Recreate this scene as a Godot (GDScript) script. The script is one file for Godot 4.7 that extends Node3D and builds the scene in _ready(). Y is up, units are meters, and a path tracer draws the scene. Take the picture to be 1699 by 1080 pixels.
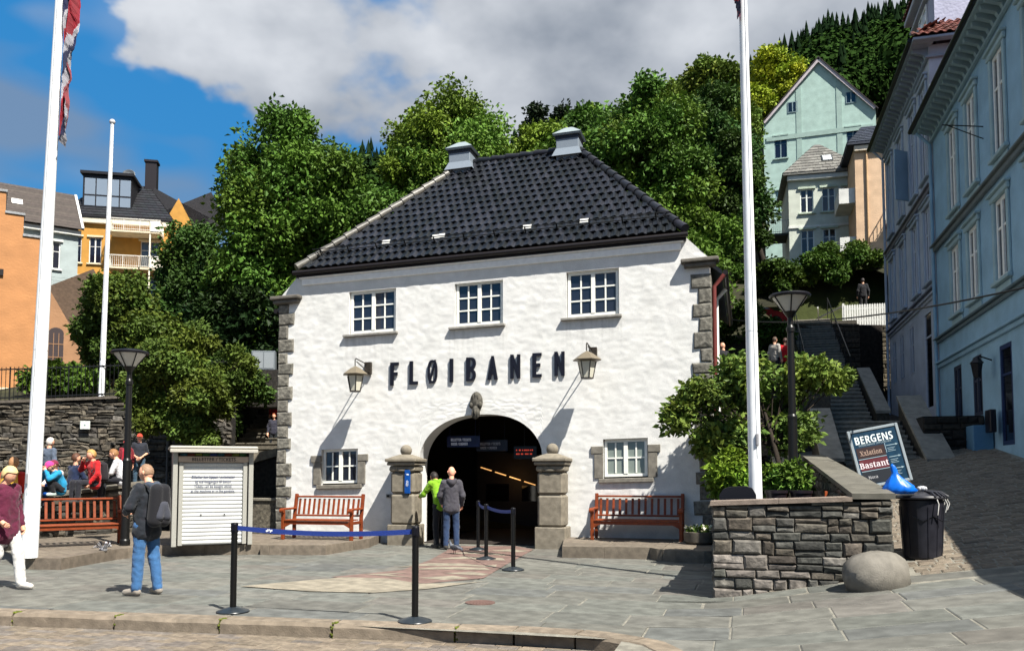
extends Node3D

# The square in front of a funicular station. Axes of the place: «s» runs along the station front to the right,
# «t» runs away from the square, up the lane. x = SX * s + TX * t and so on.
const YAW := -0.27053
var SX := Vector3(0.96363, 0, 0.26724)
var TX := Vector3(0.26724, 0, -0.96363)
var RB := Basis(Vector3.UP, YAW)
const LEAN := 0.026      # the station front rises a little to the right, as the ground does

var names := {}
var rng := RandomNumberGenerator.new()
var M := {}

class Geo:
	var v := PackedVector3Array()
	var n := PackedVector3Array()
	var c := PackedColorArray()
	var col := Color.WHITE
	var x := Transform3D()
	var lean := 0.0
	func put(a: Vector3) -> Vector3:
		a = x * a
		if lean != 0.0: a.y += lean * a.x
		return a
	func raw(a: Vector3, b: Vector3, d: Vector3) -> void:
		var m := (b - a).cross(d - a).normalized()
		v.append(a); v.append(d); v.append(b)
		for i in 3:
			n.append(m); c.append(col)
	func tri(a: Vector3, b: Vector3, d: Vector3) -> void:
		raw(put(a), put(b), put(d))
	func quad(a: Vector3, b: Vector3, d: Vector3, e: Vector3) -> void:
		a = put(a); b = put(b); d = put(d); e = put(e)
		raw(a, b, d); raw(a, d, e)
	func smooth_tri(a: Vector3, b: Vector3, d: Vector3, na: Vector3, nb: Vector3, nd: Vector3, ca := Color.BLACK, cb := Color.BLACK, cd := Color.BLACK) -> void:
		v.append(put(a)); v.append(put(d)); v.append(put(b))
		n.append(x.basis * na); n.append(x.basis * nd); n.append(x.basis * nb)
		if ca == Color.BLACK: ca = col; cb = col; cd = col
		c.append(ca); c.append(cd); c.append(cb)
	# a box between two corners; bev > 0 cuts its edges
	func box(a: Vector3, b: Vector3, bev := 0.0) -> void:
		if bev <= 0.0:
			var p: Array[Vector3] = []
			for i in 8: p.append(Vector3(b.x if i & 1 else a.x, b.y if i & 2 else a.y, b.z if i & 4 else a.z))
			quad(p[4], p[5], p[7], p[6]); quad(p[1], p[0], p[2], p[3]); quad(p[5], p[1], p[3], p[7])
			quad(p[0], p[4], p[6], p[2]); quad(p[6], p[7], p[3], p[2]); quad(p[0], p[1], p[5], p[4])
			return
		var h := (b - a) / 2.0
		var m := (a + b) / 2.0
		bev = minf(bev, minf(h.x, minf(h.y, h.z)) * 0.95)
		# corner points: for each corner three points, one on each face
		var f := func(sx: int, sy: int, sz: int, ax: int) -> Vector3:
			var q := Vector3(h.x - bev, h.y - bev, h.z - bev)
			q[ax] = h[ax]
			return m + q * Vector3(sx, sy, sz)
		for ax in 3:
			for s in [-1, 1]:
				var k1 := (ax + 1) % 3
				var k2 := (ax + 2) % 3
				var q: Array[Vector3] = []
				for e in [[-1, -1], [1, -1], [1, 1], [-1, 1]]:
					var sg := [0, 0, 0]
					sg[ax] = s; sg[k1] = e[0]; sg[k2] = e[1]
					q.append(f.call(sg[0], sg[1], sg[2], ax))
				if s > 0: quad(q[0], q[1], q[2], q[3])
				else: quad(q[3], q[2], q[1], q[0])
		for ax in 3:
			var k1 := (ax + 1) % 3
			var k2 := (ax + 2) % 3
			for e in [[-1, -1], [1, -1], [1, 1], [-1, 1]]:
				var q: Array[Vector3] = []
				for w in [[-1, k1], [1, k1], [1, k2], [-1, k2]]:
					var sg := [0, 0, 0]
					sg[ax] = w[0]; sg[k1] = e[0]; sg[k2] = e[1]
					q.append(f.call(sg[0], sg[1], sg[2], w[1]))
				if e[0] * e[1] > 0: quad(q[0], q[3], q[2], q[1])
				else: quad(q[0], q[1], q[2], q[3])
		for sx in [-1, 1]:
			for sy in [-1, 1]:
				for sz in [-1, 1]:
					var p0: Vector3 = f.call(sx, sy, sz, 0)
					var p1: Vector3 = f.call(sx, sy, sz, 1)
					var p2: Vector3 = f.call(sx, sy, sz, 2)
					if sx * sy * sz > 0: tri(p0, p1, p2)
					else: tri(p0, p2, p1)
	func cbox(m: Vector3, size: Vector3, bev := 0.0) -> void:
		box(m - size / 2.0, m + size / 2.0, bev)
	# a bar from a to b with a rectangular section
	func bar(a: Vector3, b: Vector3, w: float, d: float, bev := 0.0, up := Vector3.UP) -> void:
		var keep := x
		var y := (b - a).normalized()
		var side := y.cross(up)
		if side.length() < 0.01: side = y.cross(Vector3.FORWARD)
		side = side.normalized()
		x = x * Transform3D(Basis(side, y, side.cross(y)), (a + b) / 2.0)
		var l := a.distance_to(b)
		box(Vector3(-w / 2, -l / 2, -d / 2), Vector3(w / 2, l / 2, d / 2), bev)
		x = keep
	func tube(p: Array, r: Array, sides := 10, caps := true) -> void:
		var rings := []
		var dirs := []
		var side := Vector3.ZERO
		for i in p.size():
			var d: Vector3 = (p[mini(i + 1, p.size() - 1)] - p[maxi(i - 1, 0)]).normalized()
			if side == Vector3.ZERO:
				side = d.cross(Vector3.UP if absf(d.y) < 0.9 else Vector3.RIGHT).normalized()
			side = (side - d * side.dot(d)).normalized()
			var o := d.cross(side)
			var ring := []
			var nr := []
			for k in sides:
				var a := TAU * k / sides
				var e := side * cos(a) + o * sin(a)
				nr.append(e); ring.append(p[i] + e * r[mini(i, r.size() - 1)])
			rings.append(ring); dirs.append(nr)
		for i in p.size() - 1:
			for k in sides:
				var j := (k + 1) % sides
				smooth_tri(rings[i][k], rings[i][j], rings[i + 1][j], dirs[i][k], dirs[i][j], dirs[i + 1][j])
				smooth_tri(rings[i][k], rings[i + 1][j], rings[i + 1][k], dirs[i][k], dirs[i + 1][j], dirs[i + 1][k])
		if caps:
			for k in range(1, sides - 1):
				tri(rings[0][0], rings[0][k + 1], rings[0][k])
				tri(rings[-1][0], rings[-1][k], rings[-1][k + 1])
	# profile of (radius, height), turned round the y axis
	func lathe(p: Array, sides := 16, at := Vector3.ZERO, flat := false) -> void:
		for i in p.size() - 1:
			var d: Vector2 = p[i + 1] - p[i]
			if d.length() < 1e-5: continue
			var nn := Vector2(d.y, -d.x).normalized()
			for k in sides:
				var off := PI / 4 if sides == 4 else 0.0
				var a0 := TAU * k / sides + off
				var a1 := TAU * (k + 1) / sides + off
				var e0 := Vector3(cos(a0), 0, -sin(a0))
				var e1 := Vector3(cos(a1), 0, -sin(a1))
				var q0: Vector3 = at + e0 * p[i].x + Vector3.UP * p[i].y
				var q1: Vector3 = at + e1 * p[i].x + Vector3.UP * p[i].y
				var q2: Vector3 = at + e1 * p[i + 1].x + Vector3.UP * p[i + 1].y
				var q3: Vector3 = at + e0 * p[i + 1].x + Vector3.UP * p[i + 1].y
				if flat:
					quad(q0, q1, q2, q3)
				else:
					var n0 := e0 * nn.x + Vector3.UP * nn.y
					var n1 := e1 * nn.x + Vector3.UP * nn.y
					if p[i].x > 1e-5: smooth_tri(q0, q1, q2, n0, n1, n1)
					if p[i + 1].x > 1e-5: smooth_tri(q0, q2, q3, n0, n1, n0)
	func ball(at: Vector3, r: Vector3, u := 14, w := 9) -> void:
		for i in w:
			for k in u:
				var q := []
				for e in [[k, i], [k + 1, i], [k + 1, i + 1], [k, i + 1]]:
					var a: float = TAU * e[0] / u
					var b: float = PI * e[1] / w - PI / 2
					q.append(Vector3(cos(b) * cos(a), sin(b), -cos(b) * sin(a)))
				var nn := []
				for e in q: nn.append((e / r).normalized())
				if i > 0: smooth_tri(at + q[0] * r, at + q[1] * r, at + q[2] * r, nn[0], nn[1], nn[2])
				if i < w - 1: smooth_tri(at + q[0] * r, at + q[2] * r, at + q[3] * r, nn[0], nn[2], nn[3])
	# a flat outline in x and y, given depth from z0 to z1
	func prism(p: PackedVector2Array, z0: float, z1: float) -> void:
		if Geometry2D.is_polygon_clockwise(p): p.reverse()
		var t := Geometry2D.triangulate_polygon(p)
		for i in range(0, t.size(), 3):
			var a := p[t[i]]
			var b := p[t[i + 1]]
			var d := p[t[i + 2]]
			if (b - a).cross(d - a) < 0:
				var e := b
				b = d; d = e
			tri(Vector3(a.x, a.y, z1), Vector3(b.x, b.y, z1), Vector3(d.x, d.y, z1))
			tri(Vector3(a.x, a.y, z0), Vector3(d.x, d.y, z0), Vector3(b.x, b.y, z0))
		for i in p.size():
			var a := p[i]
			var b := p[(i + 1) % p.size()]
			quad(Vector3(a.x, a.y, z0), Vector3(b.x, b.y, z0), Vector3(b.x, b.y, z1), Vector3(a.x, a.y, z1))
	# a hewn stone: front face of w by h towards +z, cut edges, uneven corners
	func stone(m: Vector3, w: float, h: float, d: float, r: RandomNumberGenerator, rough := 0.012) -> void:
		var e := minf(0.03, minf(w, h) * 0.16)
		var o := []
		var f := []
		for k in [[-1, -1], [1, -1], [1, 1], [-1, 1]]:
			var jx := r.randf_range(-rough, rough)
			var jy := r.randf_range(-rough, rough)
			o.append(m + Vector3(k[0] * w / 2 + jx, k[1] * h / 2 + jy, -e * r.randf_range(0.6, 1.3)))
			f.append(m + Vector3(k[0] * (w / 2 - e) + jx, k[1] * (h / 2 - e) + jy, r.randf_range(-rough, rough)))
		var mid: Vector3 = m + Vector3(r.randf_range(-0.2, 0.2) * w, r.randf_range(-0.2, 0.2) * h, r.randf_range(0.0, rough * 1.5))
		for i in 4:
			var j := (i + 1) % 4
			tri(f[i], f[j], mid)
			quad(o[i], o[j], f[j], f[i])
			quad(o[i] - Vector3(0, 0, d), o[j] - Vector3(0, 0, d), o[j], o[i])
	func mesh(m: Material) -> ArrayMesh:
		var a := []
		a.resize(Mesh.ARRAY_MAX)
		a[Mesh.ARRAY_VERTEX] = v
		a[Mesh.ARRAY_NORMAL] = n
		a[Mesh.ARRAY_COLOR] = c
		var r := ArrayMesh.new()
		r.add_surface_from_arrays(Mesh.PRIMITIVE_TRIANGLES, a)
		r.surface_set_material(0, m)
		return r

func geo(c := Color.WHITE, x := Transform3D(), lean := 0.0) -> Geo:
	var g := Geo.new()
	g.col = c; g.x = x; g.lean = lean
	return g

func lin(r: float, g: float, b: float) -> Color:          # a colour read as sRGB 0-255, kept as linear light
	return Color(r / 255.0, g / 255.0, b / 255.0).srgb_to_linear()

func at(s: float, h: float, t: float) -> Vector3:
	return SX * s + TX * t + Vector3(0, h, 0)

func slope(s: float, t: float) -> float:                   # the lane climbs to the right and away
	return 0.14 * maxf(0.0, s + 0.45) + 0.125 * maxf(0.0, t - 11.0) * smoothstep(-0.45, 1.6, s)

func numbered(called: String) -> String:
	var k: int = names.get(called, 0)
	names[called] = k + 1
	return called if k == 0 else "%s_%03d" % [called, k]

func thing(called: String, label: String, category: String, pos := Vector3.ZERO, turn := 0.0, group := "") -> Node3D:
	var o := Node3D.new()
	o.name = numbered(called)
	add_child(o, true)
	o.position = pos
	o.rotation.y = turn
	tag(o, label, category, group)
	return o

func tag(o: Node, label: String, category := "", group := "", kind := "") -> void:
	if label: o.set_meta("label", label)
	if category: o.set_meta("category", category)
	if group: o.set_meta("group", group)
	if kind: o.set_meta("kind", kind)

func obj(called: String, m: Mesh, parent: Node = null) -> MeshInstance3D:
	var o := MeshInstance3D.new()
	o.mesh = m
	if parent == null:
		o.name = numbered(called)
		add_child(o, true)
	else:
		o.name = called if not parent.has_node(NodePath(called)) else "%s_%03d" % [called, count(parent, called)]
		parent.add_child(o, true)
	return o

func count(parent: Node, called: String) -> int:
	var key := "n_" + called
	var k: int = parent.get_meta(key, 0) + 1
	parent.set_meta(key, k)
	return k

func part(called: String, g: Geo, m: Material, parent: Node) -> MeshInstance3D:
	return obj(called, g.mesh(m), parent)

func setting(called: String, g: Geo, m: Material, label := "") -> MeshInstance3D:
	var o := obj(called, g.mesh(m))
	tag(o, label, "", "", "structure")
	return o

func noise_tex(freq: float, lo: float, hi: float, kind := 0, oct := 4, size := 512, sd := 1) -> NoiseTexture2D:
	var f := FastNoiseLite.new()
	f.seed = sd
	f.frequency = freq
	f.fractal_octaves = oct
	f.noise_type = [FastNoiseLite.TYPE_SIMPLEX_SMOOTH, FastNoiseLite.TYPE_CELLULAR, FastNoiseLite.TYPE_PERLIN][kind]
	var t := NoiseTexture2D.new()
	t.width = size; t.height = size
	t.seamless = true
	t.noise = f
	var g := Gradient.new()
	g.set_color(0, Color(lo, lo, lo))
	g.set_color(1, Color(hi, hi, hi))
	t.color_ramp = g
	return t

func bump_tex(freq: float, strength: float, kind := 0, oct := 4, sd := 3) -> NoiseTexture2D:
	var t := noise_tex(freq, 0, 1, kind, oct, 512, sd)
	t.color_ramp = null
	t.as_normal_map = true
	t.bump_strength = strength
	return t

# a surface whose colour comes from the vertices, with grain of a given size laid over it
func surf(called: String, rough: float, tex: Texture2D = null, size := 1.0, bump: Texture2D = null, tex2: Texture2D = null, size2 := 0.2, bump_scale := 1.0) -> StandardMaterial3D:
	var m := StandardMaterial3D.new()
	m.resource_name = called
	m.vertex_color_use_as_albedo = true
	m.roughness = rough
	m.metallic_specular = 0.4
	m.uv1_triplanar = true
	m.uv1_world_triplanar = true
	m.uv1_scale = Vector3.ONE / size
	if tex: m.albedo_texture = tex
	if bump:
		m.normal_enabled = true
		m.normal_texture = bump
		m.normal_scale = bump_scale
	if tex2:
		m.detail_enabled = true
		m.detail_albedo = tex2
		m.detail_blend_mode = BaseMaterial3D.BLEND_MODE_MUL
		m.detail_uv_layer = BaseMaterial3D.DETAIL_UV_2
		m.uv2_triplanar = true
		m.uv2_world_triplanar = true
		m.uv2_scale = Vector3.ONE / size2
	M[called] = m
	return m

func materials() -> void:
	var soft := noise_tex(0.008, 0.72, 1.0, 0, 5, 512, 11)
	var fine := noise_tex(0.05, 0.78, 1.0, 0, 4, 512, 12)
	var blotch := noise_tex(0.012, 0.45, 1.05, 0, 5, 512, 13)
	var speck := noise_tex(0.16, 0.6, 1.0, 2, 2, 512, 14)
	var b_fine := bump_tex(0.06, 4.0, 0, 4, 21)
	var b_soft := bump_tex(0.02, 6.0, 0, 5, 22)
	surf("plaster", 0.9, noise_tex(0.012, 0.90, 1.0, 0, 5, 512, 15), 2.5, b_soft, fine, 0.5, 0.12)
	surf("stone", 0.85, blotch, 0.9, b_soft, speck, 0.3, 1.0)
	surf("granite", 0.8, soft, 0.8, b_fine, speck, 0.16, 0.5)
	surf("slab", 0.7, soft, 1.3, b_soft, speck, 0.35, 0.18)
	surf("cobble", 0.75, soft, 0.5, b_fine, speck, 0.2, 0.6)
	surf("wood", 0.5, soft, 0.5, b_fine, fine, 0.08, 0.3)
	surf("paint", 0.55, noise_tex(0.02, 0.92, 1.0, 0, 4, 512, 18), 1.5)
	surf("housepaint", 0.75, noise_tex(0.008, 0.86, 1.0, 0, 5, 512, 16), 4.0, b_fine, noise_tex(0.05, 0.9, 1.0, 0, 4, 512, 17), 0.6, 0.25)
	surf("metal", 0.45, fine, 0.6)
	surf("black", 0.4, fine, 0.5)
	surf("pole", 0.25, noise_tex(0.01, 0.94, 1.0), 1.5)
	surf("tile", 0.38, soft, 0.8, b_fine, speck, 0.25, 0.35)
	surf("farroof", 0.6, soft, 1.2, b_fine, fine, 0.3, 0.5)
	surf("cloth", 0.85, fine, 0.35, bump_tex(0.03, 8.0, 0, 3, 24), null, 0.2, 0.5)
	M.cloth.rim_enabled = true
	M.cloth.rim = 0.25
	surf("skin", 0.5)
	surf("hair", 0.6, fine, 0.06)
	surf("plastic", 0.35, soft, 0.6)
	surf("bark", 0.9, blotch, 0.4, b_soft, speck, 0.15, 1.0)
	surf("earth", 0.95, blotch, 1.5, b_soft, speck, 0.4, 1.0)
	surf("hill", 1.0, blotch, 9.0, b_soft, fine, 2.0, 1.0)
	surf("leaf", 0.55)
	M.leaf.metallic_specular = 0.25
	surf("farleaf", 1.0)
	M.farleaf.metallic_specular = 0.0
	M.leaf.backlight_enabled = true
	M.leaf.backlight = Color(0.5, 0.5, 0.5)
	surf("dark", 0.95)
	var gl := surf("glass", 0.06)
	gl.metallic_specular = 0.6
	surf("shade", 0.4)
	M.shade.backlight_enabled = true
	M.shade.backlight = Color(0.6, 0.6, 0.6)

func sky_picture() -> ImageTexture:
	var w := 4096
	var h := 2048
	var a := FastNoiseLite.new()
	a.seed = 5; a.frequency = 1.5; a.fractal_octaves = 8; a.fractal_gain = 0.54
	var b := FastNoiseLite.new()
	b.seed = 9; b.frequency = 3.2; b.fractal_octaves = 4
	var big := FastNoiseLite.new()
	big.seed = 17; big.frequency = 0.8; big.fractal_octaves = 2
	var px := PackedFloat32Array()
	px.resize(w * h * 3)
	var ground := Color(0.13, 0.13, 0.12)
	for j in h:
		var el := PI / 2 - PI * (j + 0.5) / h
		var up := sin(el)
		for i in w:
			var o := (j * w + i) * 3
			if up < -0.01:
				px[o] = ground.r; px[o + 1] = ground.g; px[o + 2] = ground.b
				continue
			var az := wrapf(TAU * (i + 0.5) / w, -PI, PI)                     # 0 is straight ahead, grows to the right
			if (absf(az) > 0.68 or el > 0.62) and i > 0 and j > 4:      # coarser away from the view
				var from := ((j - 1) * w + i) * 3 if j % 4 else (o - 3 if i % 4 else -1)
				if from >= 0:
					px[o] = px[from]; px[o + 1] = px[from + 1]; px[o + 2] = px[from + 2]
					continue
			var q := Vector3(sin(az) * cos(el), up, -cos(az) * cos(el))
			var z := pow(1.0 - maxf(up, 0.0), 3.0)
			var r := lerpf(0.009, 0.055, z)
			var g := lerpf(0.104, 0.185, z)
			var bl := lerpf(0.275, 0.33, z)
			var p := q * Vector3(1.0, 1.7, 1.0)
			var d := a.get_noise_3dv(p)
			var wide := big.get_noise_3dv(q)
			# open sky to the left of the square, cloud over the hill; elsewhere the clouds come and go
			var gap := smoothstep(0.10, 0.30, absf(wrapf(az + 0.62, -PI, PI)) + d * 0.20 + 0.02)
			gap = minf(gap, smoothstep(0.25, 0.75, absf(wrapf(az + 2.62, -PI, PI)) + d * 0.15))
			var cover := clampf((d + lerpf(-0.42, 0.50 + wide * 0.75 * smoothstep(0.6, 1.3, absf(az)), gap)) * 4.2, 0.0, 1.0)
			var thin := clampf(b.get_noise_3dv(p * Vector3(0.7, 1.1, 0.7) + Vector3(3, 0, 0)) * 1.7 + 0.16, 0.0, 0.6) * (1.0 - gap * 0.6)
			cover = maxf(cover * cover * (3.0 - 2.0 * cover), thin)
			if cover > 0.0:
				var e := a.get_noise_3dv(p + Vector3(0.10, 0.16, 0.0))
				var f := b.get_noise_3dv(p * 0.8)
				var lit := clampf(0.50 + (d - e) * 1.25 + f * 0.55 - wide * 0.10 - 0.26 * smoothstep(0.42, 0.22, up) * gap, 0.0, 1.0)
				r = lerpf(r, lerpf(0.120, 0.345, lit), cover)
				g = lerpf(g, lerpf(0.140, 0.360, lit), cover)
				bl = lerpf(bl, lerpf(0.172, 0.385, lit), cover)
			px[o] = r; px[o + 1] = g; px[o + 2] = bl
	return ImageTexture.create_from_image(Image.create_from_data(w, h, false, Image.FORMAT_RGBF, px.to_byte_array()))

# ---- pieces that several buildings use ----

# rectangles of a wall face (x to the right, y up, facing +z at z = z0) around its openings [x0, y0, x1, y1], with reveals going back
func wall_face(g: Geo, x0: float, y0: float, x1: float, y1: float, holes: Array, z0 := 0.0, reveal := 0.12) -> void:
	var xs := [x0, x1]
	var ys := [y0, y1]
	for h in holes:
		for e in [h[0], h[2]]: if e > x0 and e < x1 and not xs.has(e): xs.append(e)
		for e in [h[1], h[3]]: if e > y0 and e < y1 and not ys.has(e): ys.append(e)
	xs.sort(); ys.sort()
	for i in xs.size() - 1:
		for j in ys.size() - 1:
			var mx: float = (xs[i] + xs[i + 1]) / 2
			var my: float = (ys[j] + ys[j + 1]) / 2
			var open := false
			for h in holes: if mx > h[0] and mx < h[2] and my > h[1] and my < h[3]: open = true
			if not open:
				g.quad(Vector3(xs[i], ys[j], z0), Vector3(xs[i + 1], ys[j], z0), Vector3(xs[i + 1], ys[j + 1], z0), Vector3(xs[i], ys[j + 1], z0))
	for h in holes:
		var a := Vector3(h[0], h[1], z0)
		var b := Vector3(h[2], h[1], z0)
		var c := Vector3(h[2], h[3], z0)
		var d := Vector3(h[0], h[3], z0)
		var k := Vector3(0, 0, -reveal)
		g.quad(a, b, b + k, a + k); g.quad(b, c, c + k, b + k); g.quad(c, d, d + k, c + k); g.quad(d, a, a + k, d + k)

# a window in an opening: its frame is one mesh, each pane a sub-part. cols x rows panes in each of `leaves` casements
func window(parent: Node, x0: float, y0: float, x1: float, y1: float, z: float, cols: int, rows: Array, leaves: int, fc: Color, gc: Color, x: Transform3D, lean := 0.0, fw := 0.06, panes := true) -> MeshInstance3D:
	var g := geo(fc, x, lean)
	var t := 0.05
	g.box(Vector3(x0, y0, z), Vector3(x0 + fw, y1, z + t)); g.box(Vector3(x1 - fw, y0, z), Vector3(x1, y1, z + t))
	g.box(Vector3(x0 + fw, y0, z), Vector3(x1 - fw, y0 + fw, z + t)); g.box(Vector3(x0 + fw, y1 - fw, z), Vector3(x1 - fw, y1, z + t))
	var ax := x0 + fw
	var aw := (x1 - x0 - 2 * fw) / leaves
	var glass := []
	for l in leaves:
		var lx := ax + aw * l
		if l > 0:
			g.box(Vector3(lx - fw * 0.7, y0 + fw, z + 0.002), Vector3(lx + fw * 0.7, y1 - fw, z + t + 0.012))
		var a := lx + (fw * 0.7 if l > 0 else 0.0)
		var b := lx + aw - (fw * 0.7 if l < leaves - 1 else 0.0)
		var ys := [y0 + fw]
		for r in rows: ys.append(y0 + fw + (y1 - y0 - 2 * fw) * r)
		ys.append(y1 - fw)
		var m := fw * 0.26
		for j in ys.size() - 1:
			if j > 0: g.box(Vector3(a, ys[j] - m, z + 0.004), Vector3(b, ys[j] + m, z + t - 0.008))
			for k in cols:
				var pa := a + (b - a) * k / cols
				var pb := a + (b - a) * (k + 1) / cols
				if k > 0: g.box(Vector3(pa - m, ys[j] + m, z + 0.006), Vector3(pa + m, ys[j + 1] - m, z + t - 0.01))
				glass.append([pa, ys[j], pb, ys[j + 1]])
	var o := part("window", g, M.paint, parent)
	for p in glass:
		var q := geo(gc, x, lean)
		q.box(Vector3(p[0], p[1], z + 0.010), Vector3(p[2], p[3], z + 0.020))
		if panes: part("pane", q, M.glass, o)
	return o

# ---- the station ----

func arch_y(u: float) -> float:
	var e := u / 1.5
	return 1.78 + 1.20 * pow(maxf(0.0, 1.0 - pow(absf(e), 2.3)), 1.0 / 2.3)

func front_top(u: float) -> float:
	var e := absf(u)
	return 6.62 if e <= 4.62 else 6.72 - (e - 4.62) * 1.02

func station() -> void:
	var st := thing("station_building", "white rough plastered hillside railway station with black tiled hipped roof", "station", at(-5.89, 0, 18.45), YAW)
	var white := lin(246, 246, 244)
	var upper := [[-3.33, 5.04, -2.10, 6.10], [-0.62, 5.03, 0.56, 6.08], [2.05, 5.04, 3.24, 6.09]]
	var lower := [[-4.02, 1.44, -3.05, 2.30], [2.86, 1.43, 3.84, 2.29]]
	var holes := upper + lower
	# front wall: a fine sheet of lime-washed rubble with its lumps
	var nz := FastNoiseLite.new()
	nz.seed = 4; nz.frequency = 2.4; nz.fractal_octaves = 2
	var nz2 := FastNoiseLite.new()
	nz2.seed = 8; nz2.frequency = 4.6; nz2.fractal_octaves = 1
	var us := []
	var cuts := [-5.2, -4.62, -4.02, -3.33, -3.05, -2.10, -1.5, -0.62, 0.56, 1.5, 2.05, 2.86, 3.24, 3.84, 4.62, 5.2]
	for i in cuts.size() - 1:
		var k: int = maxi(1, roundi((cuts[i + 1] - cuts[i]) / 0.040))
		for j in k: us.append(lerpf(cuts[i], cuts[i + 1], float(j) / k))
	us.append(5.2)
	var vs := []
	var vcuts := [-0.3, 1.43, 2.30, 3.3, 5.03, 6.1]
	for i in vcuts.size() - 1:
		var k: int = maxi(1, roundi((vcuts[i + 1] - vcuts[i]) / 0.040))
		for j in k: vs.append(lerpf(vcuts[i], vcuts[i + 1], float(j) / k))
	var n1: int = vs.size()
	vs.append(6.1)
	for j in 8: vs.append(6.1 + (j + 1) / 8.0)   # marks, replaced by the wall top
	var low := 0
	for j in vs.size(): if vs[j] < 3.3 - 1e-4: low = j + 1
	var point := func(i: int, j: int, in_arch: bool) -> Vector3:
		var u: float = us[i]
		var y: float = vs[j]
		if in_arch and j <= low:
			y = lerpf(arch_y(u), 3.3, float(j) / low)
		elif j > n1:
			y = lerpf(6.1, front_top(u), (j - n1) / 8.0)
		elif j == n1 and front_top(u) < 6.1:
			y = front_top(u)
		elif front_top(u) < y:
			y = front_top(u)
		var edge := 1.0
		for h in holes:
			var dx: float = maxf(h[0] - u, u - h[2])
			var dy: float = maxf(h[1] - y, y - h[3])
			edge = minf(edge, clampf(maxf(dx, dy) / 0.12, 0.0, 1.0))
		if y < 3.3: edge = minf(edge, clampf(maxf(absf(u) - 1.5, y - arch_y(clampf(u, -1.5, 1.5))) / 0.12, 0.15, 1.0))
		var rise := nz.get_noise_2d(u * 0.7, y * 1.3) * 0.005 + nz2.get_noise_2d(u * 0.9 + 0.15 * nz.get_noise_2d(y, u), y * 2.1) * 0.0040
		return Vector3(u, y, rise * edge)
	# grime at the foot and rain marks under the sills
	var stain := func(p: Vector3) -> Color:
		var k := 1.0 - 0.22 * smoothstep(0.55, 0.0, p.y) * (0.6 + 0.8 * nz.get_noise_2d(p.x * 1.6, p.y * 1.6))
		for h in holes:
			if p.x > h[0] - 0.14 and p.x < h[2] + 0.10 and p.y < h[1]:
				k -= 0.16 * clampf(nz2.get_noise_2d(p.x * 3.2, p.y * 0.12) + 0.15, 0.0, 1.0) * smoothstep(1.3, 0.0, h[1] - p.y)
		k -= 0.05 * clampf(nz.get_noise_2d(p.x * 0.35 + 9.0, p.y * 0.3) * 1.5, 0.0, 1.0)
		return Color(white.r * k, white.g * k * 0.995, white.b * k * 0.98)
	var g := geo(white, Transform3D(), LEAN)
	for half in 3:
		var i0 := 0
		var i1 := us.size() - 1
		if half == 0: i1 = us.find(-1.5)
		if half == 1: i0 = us.find(-1.5); i1 = us.find(1.5)
		if half == 2: i0 = us.find(1.5)
		var grid := []
		for i in range(i0, i1 + 1):
			var row := []
			for j in vs.size(): row.append(point.call(i, j, half == 1))
			grid.append(row)
		for i in grid.size() - 1:
			for j in vs.size() - 1:
				var m: Vector3 = (grid[i][j] + grid[i + 1][j + 1]) / 2.0
				var open := false
				for h in holes: if m.x > h[0] and m.x < h[2] and m.y > h[1] and m.y < h[3]: open = true
				if open: continue
				var q := [grid[i][j], grid[i + 1][j], grid[i + 1][j + 1], grid[i][j + 1]]
				var nn := []
				for e in [[i, j], [i + 1, j], [i + 1, j + 1], [i, j + 1]]:
					var a: Vector3 = grid[mini(e[0] + 1, grid.size() - 1)][e[1]] - grid[maxi(e[0] - 1, 0)][e[1]]
					var b: Vector3 = grid[e[0]][mini(e[1] + 1, vs.size() - 1)] - grid[e[0]][maxi(e[1] - 1, 0)]
					var c := a.cross(b).normalized()
					nn.append(c if c.length() > 0.5 else Vector3(0, 0, 1))
				if (q[1] - q[0]).cross(q[2] - q[0]).length() > 1e-7: g.smooth_tri(q[0], q[1], q[2], nn[0], nn[1], nn[2], stain.call(q[0]), stain.call(q[1]), stain.call(q[2]))
				if (q[2] - q[0]).cross(q[3] - q[0]).length() > 1e-7: g.smooth_tri(q[0], q[2], q[3], nn[0], nn[2], nn[3], stain.call(q[0]), stain.call(q[2]), stain.call(q[3]))
	for h in holes:
		var k := Vector3(0, 0, -0.2)
		var a := Vector3(h[0], h[1], 0.004)
		var b := Vector3(h[2], h[1], 0.004)
		var c := Vector3(h[2], h[3], 0.004)
		var d := Vector3(h[0], h[3], 0.004)
		g.quad(a, b, b + k, a + k); g.quad(b, c, c + k, b + k); g.quad(c, d, d + k, c + k); g.quad(d, a, a + k, d + k)
	# arch soffit
	for i in 40:
		var a0 := -1.5 + 3.0 * (0.5 - 0.5 * cos(PI * i / 40.0))
		var a1 := -1.5 + 3.0 * (0.5 - 0.5 * cos(PI * (i + 1) / 40.0))
		g.quad(Vector3(a0, arch_y(a0), 0.004), Vector3(a1, arch_y(a1), 0.004), Vector3(a1, arch_y(a1), -0.55), Vector3(a0, arch_y(a0), -0.55))
	for s in [-1, 1]:
		g.quad(Vector3(1.5 * s, -0.3, 0.004), Vector3(1.5 * s, 1.78, 0.004), Vector3(1.5 * s, 1.78, -0.55), Vector3(1.5 * s, -0.3, -0.55))
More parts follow.
